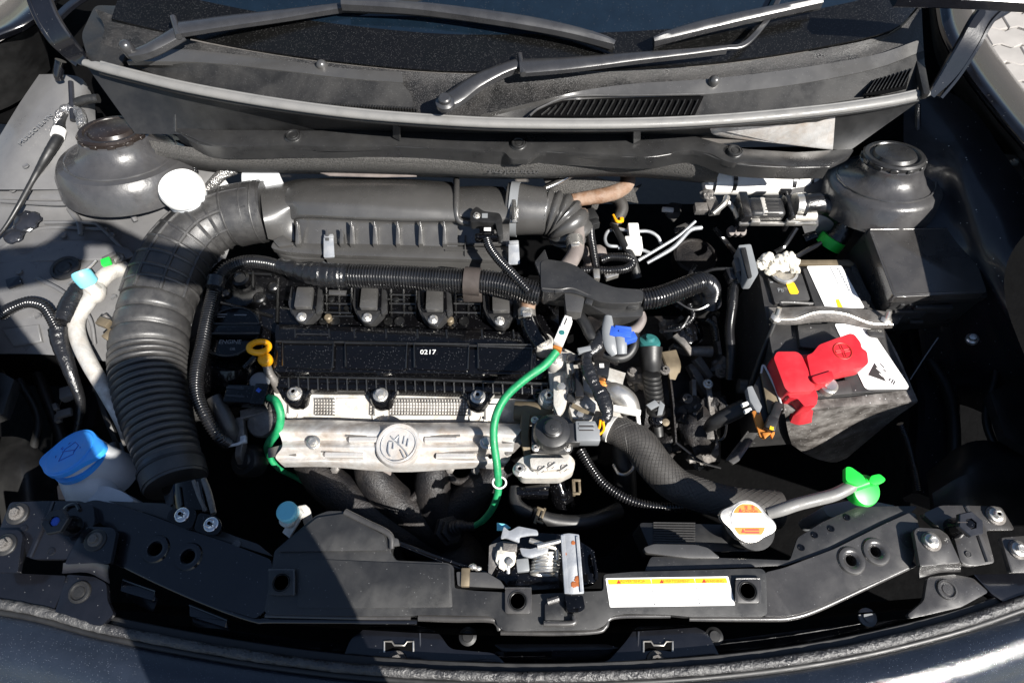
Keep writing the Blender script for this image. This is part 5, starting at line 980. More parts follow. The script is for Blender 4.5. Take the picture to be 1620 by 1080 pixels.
solo("steel_line", G().tube([(152, 412, .01, 2), (140, 424, .01, 2), (118, 442, .008, 2), (108, 450, .0, 2)], n=6), M['zinc'], "thin metal line left of the pale blue service cap", "line")
solo("hanging_cables", G().tube([(145, 590, -.08, 4), (165, 650, -.1, 5), (185, 700, -.13, 5), (200, 745, -.16, 5)], n=8), M['rub'], "black cable in shadow left of the ribbed hose's lower end", "cable")
for i, (a, b) in enumerate((((178, 700, -.11), (192, 760, -.13)), ((192, 700, -.12), (204, 762, -.14)))):
    solo("steel_tube", G().tube([(*a, 5 if i == 0 else 3), ((a[0] + b[0]) / 2, (a[1] + b[1]) / 2, a[2] - .01, 5 if i == 0 else 3), (*b, 4)], n=10), M['gcon'], ("brighter of two thin tubes between washer filler and ribbed hose", "darker thin tube, right of the brighter one by the washer filler")[i], "tube")
# washer filler
wf = thing("washer_filler", "bright blue washer cap on a milky plastic filler neck", "washer filler", (110, 730, -.02))
ax = (-.26, .27, 1)
c0_ = (110, 715, .0); P = W(*c0_); k = K(*c0_); Mx = axm(ax)
def lp(x, y, z=0): return P + Mx @ Vector((x, y, z)) * k
Mx = basis(ax)
th0 = 0
def lp(x, y, z=0): return P + Mx @ Vector((x, y, z)) * k
def ov(a, r_): return (math.cos(a) * r_, math.sin(a) * r_)
pts = []
for j in range(72):
    a = 2 * math.pi * j / 72; r_ = 43 + 22 * max(0, math.cos(a - R(-4))) ** 12 + 10 * max(0, math.cos(a - R(186))) ** 20
    pts.append(lp(*ov(a, r_), 0))
part("cap_lid", G().plate(pts, .008, world=True, bev=.003, dn=-(Mx @ UP), seg=3), M['blue'], wf)
part("cap_raise", G().lathe(P, [(40 * k, -.001), (39 * k, .0012), (36 * k, .002), (34 * k, .0012), (.0001, .0012)], ax, n=44, world=True), M['blue'], wf)
g = G()
for pp in ([(-10, -16), (-11, 6), (2, 18), (12, 10), (10, -2), (12, -6), (-10, -16)], [(-14, 2), (10, 2)], [(-22, -4), (-20, -8)], [(-20, 8), (-18, 12)], [(-10, 16), (-8, 19)], [(18, 4), (18, 6)], [(-17, 6), (-15, 9)]):
    g.wt([P + Mx @ Vector((*(lambda x, y: (x * math.cos(th0) - y * math.sin(th0), x * math.sin(th0) + y * math.cos(th0)))(x, y), 0)) * k + (Mx @ UP) * .0014 for x, y in pp], [.0007] * len(pp), n=6)
part("washer_symbol", g, M['bcon'], wf)
part("neck_ring", G().lathe(P, [(38 * k, -.030), (42 * k, -.028), (42 * k, -.021), (38 * k, -.019)], ax, n=44, world=True), M['blue'], wf)
part("neck", G().lathe(P, [(38 * k, -.01), (36 * k, -.034), (34 * k, -.05), (33 * k, -.10)], (-.45, .1, 1), n=36, world=True), M['milk'], wf)
part("tank_neck", G().tube([(130, 745, -.05, 34), (145, 775, -.06, 36), (160, 800, -.09, 38)], n=24, sub=5), M['milk'], wf)
part("tank_shoulder", G().plate([(140, 770), (170, 768), (196, 778), (214, 792), (190, 800), (140, 798)], .05, z=-.035, r=6, bev=.006), M['milk'], wf)
# blue cap behind the crossmember
bc = thing("service_port", "pale blue capped service port on a short metal bracket behind the crossmember", "service port", (455, 820, .0))
part("cap", G().lathe((453, 808, .028), [(15, -18), (16, -16), (16.5, -2), (14, 1), (.1, 1)], (0, 0, 1), n=30), M['lblue'], bc)
part("port", G().lathe((455, 822, .01), [(10, -20), (10, 0), (12, 1), (12, 5)], n=22), M['alu'], bc)
part("bracket", G().beam([(452, 846, -.01, 16), (464, 826, .0, 16), (474, 808, .01, 18), (482, 808, .0, 16), (488, 830, -.02, 14)], .004, sub=4), M['alu'], bc)
# ================================================ BATTERY AND NEIGHBOURS
bt = thing("battery", "black car battery with long white label standing in a dusty jacket", "battery", (1325, 520, -.2))
BZ = -.02
def q4(a, b, c, d, u, v):  # bilinear in the four corners (back-left, back-right, front-right, front-left)
    return tuple((1 - v) * ((1 - u) * a[i] + u * b[i]) + v * ((1 - u) * d[i] + u * c[i]) for i in (0, 1))
BL, BR, FR, FL = (1198, 416), (1352, 414), (1446, 628), (1236, 644)
part("case", G().plate([BL, BR, FR, FL], .20, z=BZ, r=5, bev=.004), M['bat'], bt)
part("rim", G().plate([(1203, 411), (1344, 411), (1352, 418), (1348, 420), (1206, 417)], .012, z=BZ + .006, r=2, bev=.002), M['tan'], bt)
part("terminal_step", G().plate([(1212, 430), (1268, 432), (1282, 474), (1226, 480)], .010, z=BZ + .008, r=3, bev=.002), M['bat'], bt)
part("lid", G().plate([(1270, 425), (1345, 424), (1378, 492), (1292, 492)], .012, z=BZ + .010, r=3, bev=.002), M['bat'], bt)
part("recess_edge", G().tube([(1236, 483, BZ + .005, 3), (1240, 478, BZ + .006, 3), (1308, 482, BZ + .006, 3)], n=8), M['bat'], bt)
part("lid", G().plate([(1262, 514), (1312, 512), (1338, 548), (1325, 555), (1266, 548)], .012, z=BZ + .010, r=3, bev=.002), M['bat'], bt)
part("lid", G().plate([(1308, 510), (1378, 510), (1438, 616), (1344, 622)], .012, z=BZ + .008, r=3, bev=.002), M['bat'], bt)
part("terminal_step", G().plate([(1262, 616), (1342, 600), (1350, 622), (1278, 628)], .014, z=BZ + .009, r=3, bev=.002), M['bat'], bt)
part("front_lip", G().plate([(1240, 636), (1344, 628), (1440, 616), (1448, 624), (1450, 634), (1290, 646), (1240, 650)], .012, z=BZ + .004, r=2), M['jack'], bt)
part("jacket", G().loft([[(1240, 646, BZ), (1310, 641, BZ), (1380, 637, BZ), (1450, 633, BZ)], [(1246, 680, -.12), (1296, 680, -.12), (1352, 670, -.12), (1412, 660, -.12)], [(1252, 700, -.2), (1280, 718, -.24), (1316, 728, -.29), (1338, 722, -.31)]], su=4, sv=4, th=.004, dn=(0, -1, 0)), M['jack'], bt)
part("jacket", G().loft([[(1452, 634, BZ), (1420, 560, BZ), (1388, 500, BZ), (1356, 430, BZ)], [(1412, 660, -.12), (1386, 590, -.12), (1356, 520, -.12), (1330, 455, -.12)], [(1338, 722, -.31), (1330, 640, -.31), (1320, 560, -.31), (1310, 480, -.31)]], su=4, sv=4, th=.004, dn=(-1, 0, 0)), M['jack'], bt)
part("jacket", G().loft([[(1198, 420, BZ - .01), (1210, 490, BZ - .01), (1222, 560, BZ - .01), (1236, 646, BZ - .01)], [(1184, 450, -.2), (1196, 520, -.2), (1206, 590, -.2), (1220, 680, -.2)]], su=4, sv=3, th=.004, dn=(1, 0, 0)), M['bat'], bt)
part("mesh_side", G().plate([(1346, 418), (1354, 424), (1378, 470), (1376, 484), (1370, 486), (1352, 450)], .004, z=BZ + .004, r=2), M['felt'], bt)
lz = BZ + .0115
part("label", G().plate([(1276, 421), (1331, 420), (1368, 487), (1306, 487)], .0006, z=lz, r=3, bev=0), M['label'], bt)
part("label", G().plate([(1320, 512), (1372, 512), (1438, 610), (1436, 615), (1374, 616), (1368, 613)], .0006, z=BZ + .0095, r=4, bev=0), M['label'], bt)
part("yellow_mark", G().plate([(1243, 447), (1256, 446), (1264, 462), (1262, 465), (1250, 465)], .0006, z=BZ + .0092, r=3, bev=0), M['ylab'], bt)
part("yellow_mark", G().plate([(1322, 474), (1327, 473), (1334, 487), (1326, 487)], .0006, z=lz + .0006, bev=0), M['ylab'], bt)
g = G()
for j in range(6): g.box((1288 + j * 1.2, 429 + j * 2.6, lz + .0007), (12, 1.1, .3), bev=0)
for j in range(9): g.box((1326 + j * 2.2, 425 + j * 4.2, lz + .0007), (2, 3, .3), rz=-30, bev=0); g.box((1314 + j * 1.5, 424 + j * 3, lz + .0007), (2, 2, .3), rz=-30, bev=0)
part("label_print", g, M['gcon'], bt)['kind'] = 'stuff'
part("label_triangle", G().plate([(1384, 574), (1402, 603), (1374, 593)], .0005, z=BZ + .0103, bev=0), M['ink'], bt)
part("label_print", G().box((1390, 585, BZ + .0106), (9, 1.5, .3), rz=-55, bev=0).box((1394, 593, BZ + .0106), (7, 1.5, .3), rz=-55, bev=0), M['label'], bt)
part("label_print", G().box((1396, 578, BZ + .0102), (8, 1.5, .3), rz=-58, bev=0).box((1400, 586, BZ + .0102), (6, 1.5, .3), rz=-58, bev=0).box((1412, 603, BZ + .0102), (8, 1.4, .3), rz=50, bev=0).box((1415, 605, BZ + .0102), (8, 1.4, .3), rz=50, bev=0).box((1408, 600, BZ + .0102), (6, 1.4, .3), rz=50, bev=0), M['ink'], bt)
part("embossed_symbol", G().text("-", (1220, 445, BZ + .009), 20, ext=.0006).text("Pb", (1235, 459, BZ + .0085), 10, ext=.0005), M['gcon'], bt)
# hold-down bar
hb = thing("battery_clamp_bar", "pressed dark metal clamp bar arched across the middle of the battery", "clamp bar", (1310, 498, .0))
part("bar", G().loft([[(1216, 486, .0), (1250, 486, .0), (1290, 484, .006), (1330, 486, .004), (1370, 489, .0), (1412, 494, .0)], [(1218, 493, .002), (1250, 494, .004), (1290, 488, .008), (1330, 490, .006), (1370, 497, .003), (1410, 500, .002)], [(1220, 503, .002), (1256, 503, .006), (1292, 494, .014), (1334, 496, .014), (1376, 510, .006), (1412, 512, .002)],
     [(1221, 512, -.006), (1258, 513, -.004), (1294, 508, .0), (1336, 510, .0), (1378, 519, -.006), (1412, 518, -.008)]], su=5, sv=3, th=.002), M['alud'], hb)
part("bar_edge", G().tube([(1220, 505, .002, 2), (1256, 505, .006, 2), (1292, 494, .014, 2), (1334, 496, .014, 2), (1376, 511, .006, 2), (1412, 513, .002, 2)], n=6, sub=8), M['zinc'], hb)
part("tab", G().plate([(1372, 520), (1396, 522), (1400, 534), (1378, 530)], .01, z=-.004, r=2), M['bat'], hb)
for a, b in (((1233, 487, .02), (1228, 502, .004)), ((1407, 491, .02), (1402, 506, .004))):
    part("stud", G().tube([(*a, 4), (*b, 4.5)], n=12).lathe((b[0] - 1, b[1] + 1, .004), [(9, -4), (9, 3), (6, 5), (.1, 5)], n=6), M['zinc'], hb)
part("tie_rod", G().tube([(1226, 508, -.004, 4.5), (1205, 560, -.05, 5), (1184, 620, -.11, 5)], n=12, sub=3), M['rub'], hb)
# red cover over the positive terminal
rd = thing("terminal_cover", "bright red plastic cover with a moulded plus sign over the battery's positive terminal", "terminal cover", (1300, 600, .0))
part("top_hood", G().plate([(1276, 562), (1286, 558), (1296, 545), (1345, 527), (1352, 529), (1362, 542), (1363, 550), (1372, 556), (1374, 574), (1368, 580), (1330, 588), (1320, 592), (1318, 602), (1294, 608), (1284, 600)], .030, z=.024, r=4, bev=.003, seg=3), M['red'], rd)
part("top_hood", G().plate([(1284, 596), (1316, 586), (1320, 600), (1294, 607), (1288, 604)], .026, z=.0275, r=3, bev=.004, seg=3), M['red'], rd)
part("side_hood", G().plate([(1229, 556), (1260, 556), (1268, 561), (1288, 606), (1290, 614), (1286, 618), (1248, 620), (1242, 614), (1224, 566)], .034, z=.022, r=4, bev=.004, seg=3), M['red'], rd)
part("lower_hood", G().plate([(1246, 620), (1290, 616), (1294, 626), (1292, 640), (1272, 642), (1262, 630), (1248, 628)], .05, z=.010, r=3, bev=.004, seg=3), M['red'], rd)
part("lower_hood", G().loft([[(1264, 632, .004), (1280, 634, .006), (1292, 632, .004)], [(1256, 655, -.03), (1270, 660, -.03), (1286, 652, -.03)], [(1250, 668, -.05), (1264, 672, -.05), (1284, 668, -.05)]], su=3, sv=2, th=.02, dn=(0, 1, 0)), M['red'], rd)
part("saddle", G().plate([(1262, 562), (1280, 560), (1294, 606), (1286, 612)], .02, z=.012, r=2), M['red'], rd)
pc = W(1333, 555, .0243)
ps_ = part("plus_ring", G().wt([pc + Vector((math.cos(a), math.sin(a), 0)) * .0148 for a in [2 * math.pi * j / 36 for j in range(36)]], [.0010] * 36, n=6, closed=True), M['rink'], rd)
g = G()
for sx, sy in ((1, 0), (-1, 0), (0, 1), (0, -1)):
    A = R(8); e = Vector((sx * math.cos(A) - sy * math.sin(A), sx * math.sin(A) + sy * math.cos(A), 0)); f = Vector((-e.y, e.x, 0))
    g.wt([pc + e * .003 + f * .0018, pc + e * .0115 + f * .0018, pc + e * .0115 - f * .0018, pc + e * .003 - f * .0018], [.0006] * 4, n=5)
part("plus_sign", g, M['rink'], rd)
solo("terminal_stud", G().lathe((1312, 609, .002), [(14, -14), (14, 0), (11, 2), (10, 5), (.1, 5)], n=24), M['zinc'], "round steel terminal post peeping out under the red cover", "terminal")
# fuse holder at the left of the red cover
fh = thing("fuse_link_holder", "grey fusible link holder with a copper clip hanging at the battery's left face", "fuse holder", (1212, 640, -.03))
part("panel", G().plate([(1188, 618), (1216, 570), (1232, 596), (1236, 640), (1218, 690), (1200, 670)], .010, z=-.02, r=3), M['rub'], fh)
part("clear_window", G().plate([(1204, 590), (1210, 580), (1236, 640), (1224, 656), (1216, 652)], .004, z=-.012, r=2), M['tan'], fh)
part("window_frame", G().tube([(1204, 590, -.01, 1.6), (1210, 580, -.01, 1.6), (1236, 640, -.01, 1.6), (1224, 656, -.01, 1.6)], n=6), M['milk'], fh)
part("side_clip", G().plate([(1182, 612), (1190, 610), (1206, 644), (1200, 656), (1186, 632)], .014, z=-.015, r=2), M['gcon'], fh)
for y in (638, 648): part("white_tooth", G().box((1180 + (y - 638) * .4, y, -.02), (12, 6, 8), rz=20), M['wht'], fh)
part("copper_clip", G().plate([(1190, 650), (1202, 648), (1214, 688), (1210, 694), (1202, 690)], .004, z=-.016, r=2).plate([(1206, 684), (1226, 682), (1226, 686), (1222, 694), (1219, 686), (1210, 694)], .004, z=-.012), M['orange'], fh)
part("plug_body", G().box((1228, 652, .0), (14, 40, 16), rz=-28, bev=2).box((1222, 668, .002), (16, 24, 14), rz=-28, bev=2), M['rub'], fh)
part("plug_mark", G().box((1221, 677, .0026), (6, 6, .6), rz=-20, bev=0), M['ylab'], fh)
solo("battery_cable", G().tube([(1180, 642, -.05, 12), (1160, 652, -.06, 13), (1130, 668, -.08, 11), (1118, 678, -.1, 7)], n=18, sub=6), M['rub'], "fat black cable boot left of the fusible link holder", "cable")
solo("battery_tray", G().plate([(1152, 728), (1185, 684), (1200, 684), (1170, 728), (1160, 734)], .006, z=-.12, r=2).beam([(1150, 728, -.118, 3), (1184, 682, -.118, 3)], .012), M['airbox'], "grey sloping tray lip below the fusible link holder", "tray")
# negative terminal, sensor and corrosion
ng = thing("negative_terminal", "negative battery clamp buried in white corrosion with a grey current sensor", "terminal clamp", (1225, 420, .0))
for i, (x, y, r_, z) in enumerate(((1206, 418, 9, .008), (1214, 408, 9, .018), (1224, 420, 9, .01), (1232, 412, 9, .018), (1244, 409, 10, .02), (1254, 416, 9, .016), (1258, 426, 7, .008), (1240, 420, 10, .01), (1218, 428, 7, .004), (1250, 406, 7, .024))):
    part("corrosion", G().blob((x, y, z), r_, (1.2, 1, .9), i, .45, 1.8), M['wdirt'], ng)
part("clamp_ring", G().lathe((1240, 430, -.004), [(22, -2), (22, 2), (18, 3), (17, 0)], n=26), M['zinc'], ng)
part("sensor_block", G().plate([(1168, 388), (1188, 386), (1200, 432), (1194, 442), (1182, 442), (1176, 420)], .03, z=.022, r=3, bev=.003), M['gcon'], ng)
part("sensor_face", G().plate([(1172, 392), (1180, 391), (1190, 438), (1184, 440)], .004, z=.026, r=2), M['rub'], ng)
part("bracket", G().plate([(1160, 410), (1176, 404), (1180, 424), (1166, 430)], .01, z=.01, r=2), M['alud'], ng)
solo("negative_cable", G().tube([(1166, 436, -.01, 9), (1160, 458, -.02, 9), (1158, 485, -.03, 8.5), (1154, 520, -.05, 8), (1156, 560, -.07, 8), (1154, 600, -.1, 7)], n=14, sub=10, corr=(.0036, .14)), M['cond'], "corrugated cable hanging from the negative terminal into the dark", "cable")
solo("terminal_plug", G().box((1160, 432, .0), (18, 22, 16), rz=10, bev=2).tube([(1166, 430, .0, 8), (1172, 445, -.01, 9)], n=12), M['tape'], "black plug at the top of the hanging corrugated cable", "connector")
solo("bare_wire", G().tube([(1112, 432, -.02, 2.5), (1130, 426, -.01, 2.5), (1160, 425, .0, 2.5)], n=6), M['rub'], "thin wire bridging from harness boot to negative terminal", "wire")
# fuse box
fx = thing("fuse_box", "black fuse box with smooth slanted lid beside the battery", "fuse box", (1460, 430, -.06))
part("box_body", G().plate([(1366, 366), (1530, 366), (1560, 470), (1412, 482)], .10, z=.018, r=5, bev=.004), M['plas'], fx)
part("lid", G().plate([(1374, 361), (1528, 361), (1562, 463), (1414, 470)], .018, z=.042, r=7, bev=.006, seg=3), M['airbox'], fx).data.materials[0] = M['tie']
part("added_lid_bead", G().tube([(1378, 366, .040, 1.8), (1416, 467, .040, 2.6), (1558, 461, .040, 2.6)], n=10, sub=1), M['tie'], fx); part("added_lid_bead", G().tube([(1376, 363, .041, 1.8), (1527, 362, .041, 1.8)], n=10, sub=1), M['tie'], fx)  # beads added along the lid edges to catch highlights
part("lid_skirt", G().plate([(1368, 364), (1532, 364), (1564, 470), (1412, 478)], .012, z=.026, r=6, bev=.003), M['plas'], fx)
for x in (1428, 1442): part("latch", G().box((x, 479, .018), (8, 9, 12), bev=1.5), M['plas'], fx)
part("latch_plate", G().box((1478, 484, .01), (60, 8, 16), bev=1.5).box((1440, 490, .0), (50, 10, 30), bev=1.5), M['bat'], fx)
solo("fuse_box_stay", G().plate([(1410, 486), (1440, 484), (1420, 512), (1400, 512)], .01, z=-.01).beam([(1440, 508, -.02, 5), (1460, 508, -.02, 5)], .004), M['bat'], "black stay between clamp bar and fuse box", "bracket")
# blower / line cluster at upper right
hv = thing("expansion_valve_duct", "white foil wrapped tube with black straps behind the battery", "wrapped tube", (1205, 285, .0))
part("wrapped_tube", G().tube([(1116, 289, -.005, 17), (1200, 289, -.005, 20), (1294, 290, -.005, 17)], n=30, sub=2), M['wht'], hv)
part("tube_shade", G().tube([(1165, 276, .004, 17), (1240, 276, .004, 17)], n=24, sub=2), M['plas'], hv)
for x in (1124, 1154, 1246, 1275): part("strap", G().tube([(x, 286, -.004, 22), (x + 6, 286, -.004, 22)], n=26, sub=1) if x in (1154, 1246) else G().tube([(x, 287, -.004, 20), (x + 4, 287, -.004, 20)], n=26, sub=1), M['bri'], hv)
part("foil_collar", G().tube([(1128, 287, -.004, 21), (1151, 287, -.004, 21)], n=26, sub=1), M['wht'], hv)
part("foil_collar", G().tube([(1256, 287, -.004, 21), (1272, 287, -.004, 21)], n=26, sub=1), M['wht'], hv)
part("end_block", G().box((1119, 290, .008), (8, 24, 14)).box((1290, 296, .006), (10, 20, 14)), M['wht'], hv)
for x in (1144, 1272, 1300): part("strap_clip", G().blob((x, 266, .03), 5, (1, 1, .7), x, .3), M['zinc'], hv)
vb = thing("vent_valve", "black ribbed purge valve with pale band and silver collar behind the battery", "valve", (1215, 323, .01))
part("valve_body", G().box((1214, 324, .03), (58, 36, 34), bev=8, seg=4), M['plas'], vb)
part("pale_band", G().box((1209, 324, .0305), (9, 34, 33), bev=7, seg=4), M['alu'], vb)
for i in range(6): part("rib", G().box((1222, 310 + i * 5.4, .0312), (22, 1.6, 2.5), bev=.5), M['bat'], vb)
part("flange", G().box((1180, 322, .028), (14, 52, 40), bev=2), M['bri'], vb); part("flange", G().box((1250, 322, .032), (7, 50, 40), bev=2), M['bri'], vb); part("flange_tab", G().box((1244, 300, .036), (18, 6, 10)), M['bri'], vb)
part("collar", G().tube([(1256, 325, .01, 19), (1265, 325, .01, 20), (1272, 325, .01, 18)], n=26, sub=1), M['zinc'], vb)
part("collar_band", G().tube([(1266, 325, .01, 20), (1271, 325, .01, 20.5)], n=26, sub=1), M['bri'], vb)
part("silver_pipe", G().tube([(1256, 342, .0, 8), (1290, 342, .0, 8)], n=16, sub=1), M['alu'], vb)
part("base_rail", G().box((1220, 352, .01), (100, 5, 6), bev=1).box((1196, 348, .018), (14, 8, 10)).box((1252, 348, .018), (14, 8, 10)).box((1280, 352, .01), (24, 4, 6)), M['zinc'], vb)
part("bracket", G().box((1128, 322, .0), (18, 30, 12), rz=10).box((1110, 326, .0), (20, 16, 12)).blob((1118, 308, .005), 10, (1, 1, .8), 3, .5), M['alud'], vb)
part("bracket", G().tube([(1128, 338, .0, 4), (1146, 322, .01, 5), (1150, 312, .01, 5)], n=8).tube([(1148, 316, .01, 4), (1160, 330, .0, 4), (1168, 346, .0, 4)], n=8), M['zinc'], vb)
solo("elbow_hose", G().tube([(1272, 324, .01, 16), (1295, 322, .01, 17), (1318, 330, .005, 17), (1332, 348, -.01, 16), (1330, 368, -.03, 17), (1316, 384, -.05, 20)], n=24, sub=8), M['tape'], "glossy black elbow hose bending down from the purge valve to the green band", "hose")
solo("green_band", G().tube([(1320, 376, -.036, 20.5), (1309, 389, -.052, 21)], n=26, sub=1), M['gplas'], "bright green band round the foot of the black elbow hose", "band")
solo("black_pipe", G().tube([(1312, 386, -.06, 21), (1296, 402, -.1, 21)], n=22, sub=1).tube([(1290, 372, -.05, 14), (1272, 380, -.06, 12)], n=14, sub=1), M['gloss'], "dark pipe mouth below the green band", "pipe")
solo("pale_shelf", G().plate([(1330, 314), (1350, 316), (1350, 350), (1338, 358), (1340, 330)], .01, z=.0, r=3), M['wht'], "white bracket edge showing behind the black elbow hose", "bracket")
for i, x in enumerate((1156, 1165, 1174)): solo("metal_fin", G().lathe((x, 366, -.04), [(5, -6), (5, 6), (.1, 7)], (0, -.5, 1), n=14, sq=1.6), M['pinkh'], ("left", "middle", "right")[i] + " of three small pale fins below the purge valve bracket", "fin", "small pale fins below the purge valve")
for i, pts in enumerate(([(1130, 360, -.05), (1150, 385, -.07), (1170, 410, -.05)], [(1260, 360, -.03), (1240, 390, -.06), (1225, 400, -.06)], [(1300, 384, -.03), (1270, 400, -.05), (1250, 414, -.06)], [(1100, 420, -.12), (1090, 440, -.12), (1086, 470, -.1)])):
    solo("thin_hose", G().tube([(*p, 4) for p in pts], n=8), M['cond'], ("black thin hose below the small pale fins", "black thin hose slanting under the purge valve rail", "black thin hose slanting to the dark pipe mouth", "black thin hose in the dark above the fat harness boot")[i], "hose")
solo("hanging_conduit", G().tube([(1424, 670, -.14, 6), (1436, 700, -.16, 6), (1446, 740, -.18, 6), (1452, 775, -.2, 6)], n=12, sub=8, corr=(.004, .15)), M['cond'], "corrugated conduit hanging in the dark right of the battery", "conduit")
solo("bonnet_release_wire", G().tube([(1484, 534, -.04, 1), (1462, 566, -.06, 1), (1440, 600, -.08, 1)], n=6), M['gcon'], "thin bluish wire slanting in the dark right of the battery", "wire")
# radiator cap, overflow hose, green plug
rc_ = thing("radiator_filler", "silver radiator cap with two ears and an orange and white warning disc", "radiator cap", (1185, 830, .0))
ax = (.12, -.18, 1); P = W(1184, 824, .028); k = K(1184, 824, .028) * .93; Mx = axm(ax)
Mx = basis(ax); th0 = 0
def cp_(x, y, z=0):
    return P + Mx @ Vector((x * math.cos(th0) - y * math.sin(th0), x * math.sin(th0) + y * math.cos(th0), z)) * k
pts = []
for j in range(80):
    a = 2 * math.pi * j / 80; r_ = 34.5 + 15 * max(0, math.cos(a - R(-12))) ** 14 + 15 * max(0, math.cos(a - R(168))) ** 14; pts.append(cp_(math.cos(a) * r_, math.sin(a) * r_, 0))
part("cap_plate", G().plate(pts, .009, world=True, bev=.003, dn=-(Mx @ UP), seg=3), M['zinc'], rc_)
part("cap_skirt", G().lathe(P, [(33 * k, -.02), (34 * k, -.006)], ax, n=40, world=True), M['zinc'], rc_)
part("warning_disc", G().lathe(P, [(30.5 * k, 0), (30.5 * k, .0012), (.0001, .0013)], ax, n=44, world=True), M['label'], rc_)
def seg(y0, y1, r_=29.5, n=12):
    a0, a1 = math.asin(y0 / r_), math.asin(y1 / r_); L_ = [(math.cos(a0 + (a1 - a0) * i / n) * r_, math.sin(a0 + (a1 - a0) * i / n) * r_) for i in range(n + 1)]
    return [cp_(x, y, 1.6) for x, y in L_] + [cp_(-x, y, 1.6) for x, y in reversed(L_)]
part("orange_band", G().plate(seg(13, 28.5), .0004, world=True, bev=0, dn=-(Mx @ UP)), M['olab'], rc_)
part("orange_band", G().plate(seg(-22, -10), .0004, world=True, bev=0, dn=-(Mx @ UP)), M['olab'], rc_)
g = G(); Mc = Matrix([(cp_(1, 0) - P).normalized(), (cp_(0, 1) - P).normalized(), Mx @ UP]).transposed()
for y in (-14, -18.5): part('print_line', G().box(cp_(4, y, 2.2), (24 * k, 2.6 * k, .0002), M=Mc, world=True, bev=0), M['rink'], rc_)
for x, y in ((-13, 17.5), (-12, -16)): part('warning_triangle', G().plate([cp_(x - 3.5, y - 3, 2.2), cp_(x + 3.5, y - 3, 2.2), cp_(x, y + 4, 2.2)], .0002, world=True, bev=0, dn=-(Mx @ UP)), M['rink'], rc_)
g = G(); t_ = G().text("CAUTION", (0, 0, 0), 1, ext=0, world=True); g.add([cp_(v.x * 6 + 4, v.y * 6 + 16, 2.3) for v in t_.v], t_.f)
for x in (-2, 10): 
    for dy in (0, 2.4, 4.8): g.box(cp_(x, 20 + dy, 2.2), (6 * k, 1 * k, .0002), M=Mc, world=True, bev=0)
    g.box(cp_(x, 22, 2.2), (1 * k, 6 * k, .0002), M=Mc, world=True, bev=0)
part("warning_print", g, M['rink'], rc_)
part("filler_neck", G().lathe((1188, 836, -.01), [(28, -60), (28, -6), (34, 0), (34, 10)], (.1, -.1, 1), n=36), M['rub'], rc_)
solo("overflow_hose", G().tube([(1214, 812, .01, 9), (1235, 806, .016, 10), (1262, 797, .02, 10), (1290, 790, .024, 10), (1320, 782, .028, 10), (1344, 770, .03, 10), (1354, 764, .03, 9)], n=18, sub=8), M['seal'], "grey overflow hose running from radiator cap to green plug", "hose")
gp = thing("green_stopper", "bright green plastic stopper with finger wings at the end of the overflow hose", "stopper", (1368, 775, .0))
part("disc", G().lathe((1371, 776, .022), [(24, -20), (25, -4), (22, 1), (10, 3), (.1, 3)], (.15, -.3, 1), n=36), M['gplas'], gp)
part("wing", G().plate([(1338, 738), (1346, 738), (1366, 752), (1372, 764), (1356, 768), (1338, 760)], .010, z=.045, r=5, bev=.003), M['gplas'], gp)
part("wing", G().plate([(1378, 752), (1392, 749), (1402, 758), (1396, 764), (1382, 766), (1374, 762)], .012, z=.04, r=4, bev=.003), M['gplas'], gp)
part("hub", G().tube([(1348, 770, .03, 8), (1372, 762, .035, 8)], n=16), M['gplas'], gp)
solo("reserve_tank", G().plate([(1300, 800), (1360, 788), (1420, 800), (1400, 812), (1310, 818)], .10, z=-.05, r=8, bev=.006), M['gcon'], "dim grey coolant tank below the green stopper", "tank")
# radiator and fan shroud
g = G().box((1110, 870, -.06), (220, 40, 60), bev=2); rdm = thing("radiator", "black radiator top tank with fine fins behind the crossmember", "radiator", (1110, 860, -.1))
part("top_tank", G().plate([(1010, 826), (1180, 830), (1190, 872), (1030, 872)], .08, z=-.05, r=8), M['rub'], rdm)
for i in range(11): part("fin", G().beam([(1034, 826 + i * 4, -.047, 1.6), (1100, 827 + i * 4, -.047, 1.6)], .003), M['bat'], rdm)
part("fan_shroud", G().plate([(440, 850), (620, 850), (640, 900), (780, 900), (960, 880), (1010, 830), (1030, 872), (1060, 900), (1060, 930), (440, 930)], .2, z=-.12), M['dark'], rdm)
# ================================================ FRONT CROSSMEMBER
cm = thing("front_crossmember", "long black upper crossmember with angled arms, holes and bolted end brackets", "crossmember", (810, 920, -.03))
L_ = [(128, 796), (150, 790), (182, 796), (240, 815), (300, 838), (360, 858), (428, 884), (432, 902), (424, 962), (404, 978), (340, 958), (260, 924), (192, 892), (182, 876), (176, 840), (150, 820)]
part("arm", G().plate(L_, .03, z=.0, r=6, bev=.005, seg=3, holes=[(246, 868, 10.5), (298, 880, 10.5)]), M['body'], cm)  # left half in darker paint, its shadow put into the colour
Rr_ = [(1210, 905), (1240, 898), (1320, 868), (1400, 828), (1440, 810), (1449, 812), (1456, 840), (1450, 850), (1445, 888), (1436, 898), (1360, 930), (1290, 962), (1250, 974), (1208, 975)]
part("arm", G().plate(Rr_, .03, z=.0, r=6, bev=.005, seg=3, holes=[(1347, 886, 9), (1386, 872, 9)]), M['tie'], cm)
for (x, y) in ((246, 868), (298, 880)): part("dimple", G().lathe((x, y, .001), [(22, -1), (20, 2.2), (16, 3), (12, 1.5), (10.5, -2), (10.5, -12)], n=36, cap=False), M['body'], cm)
for (x, y) in ((1347, 886), (1386, 872)): part("dimple", G().lathe((x, y, .001), [(22, -1), (20, 2.2), (16, 3), (12, 1.5), (9, -2), (9, -12)], n=36, cap=False), M['tie'], cm)
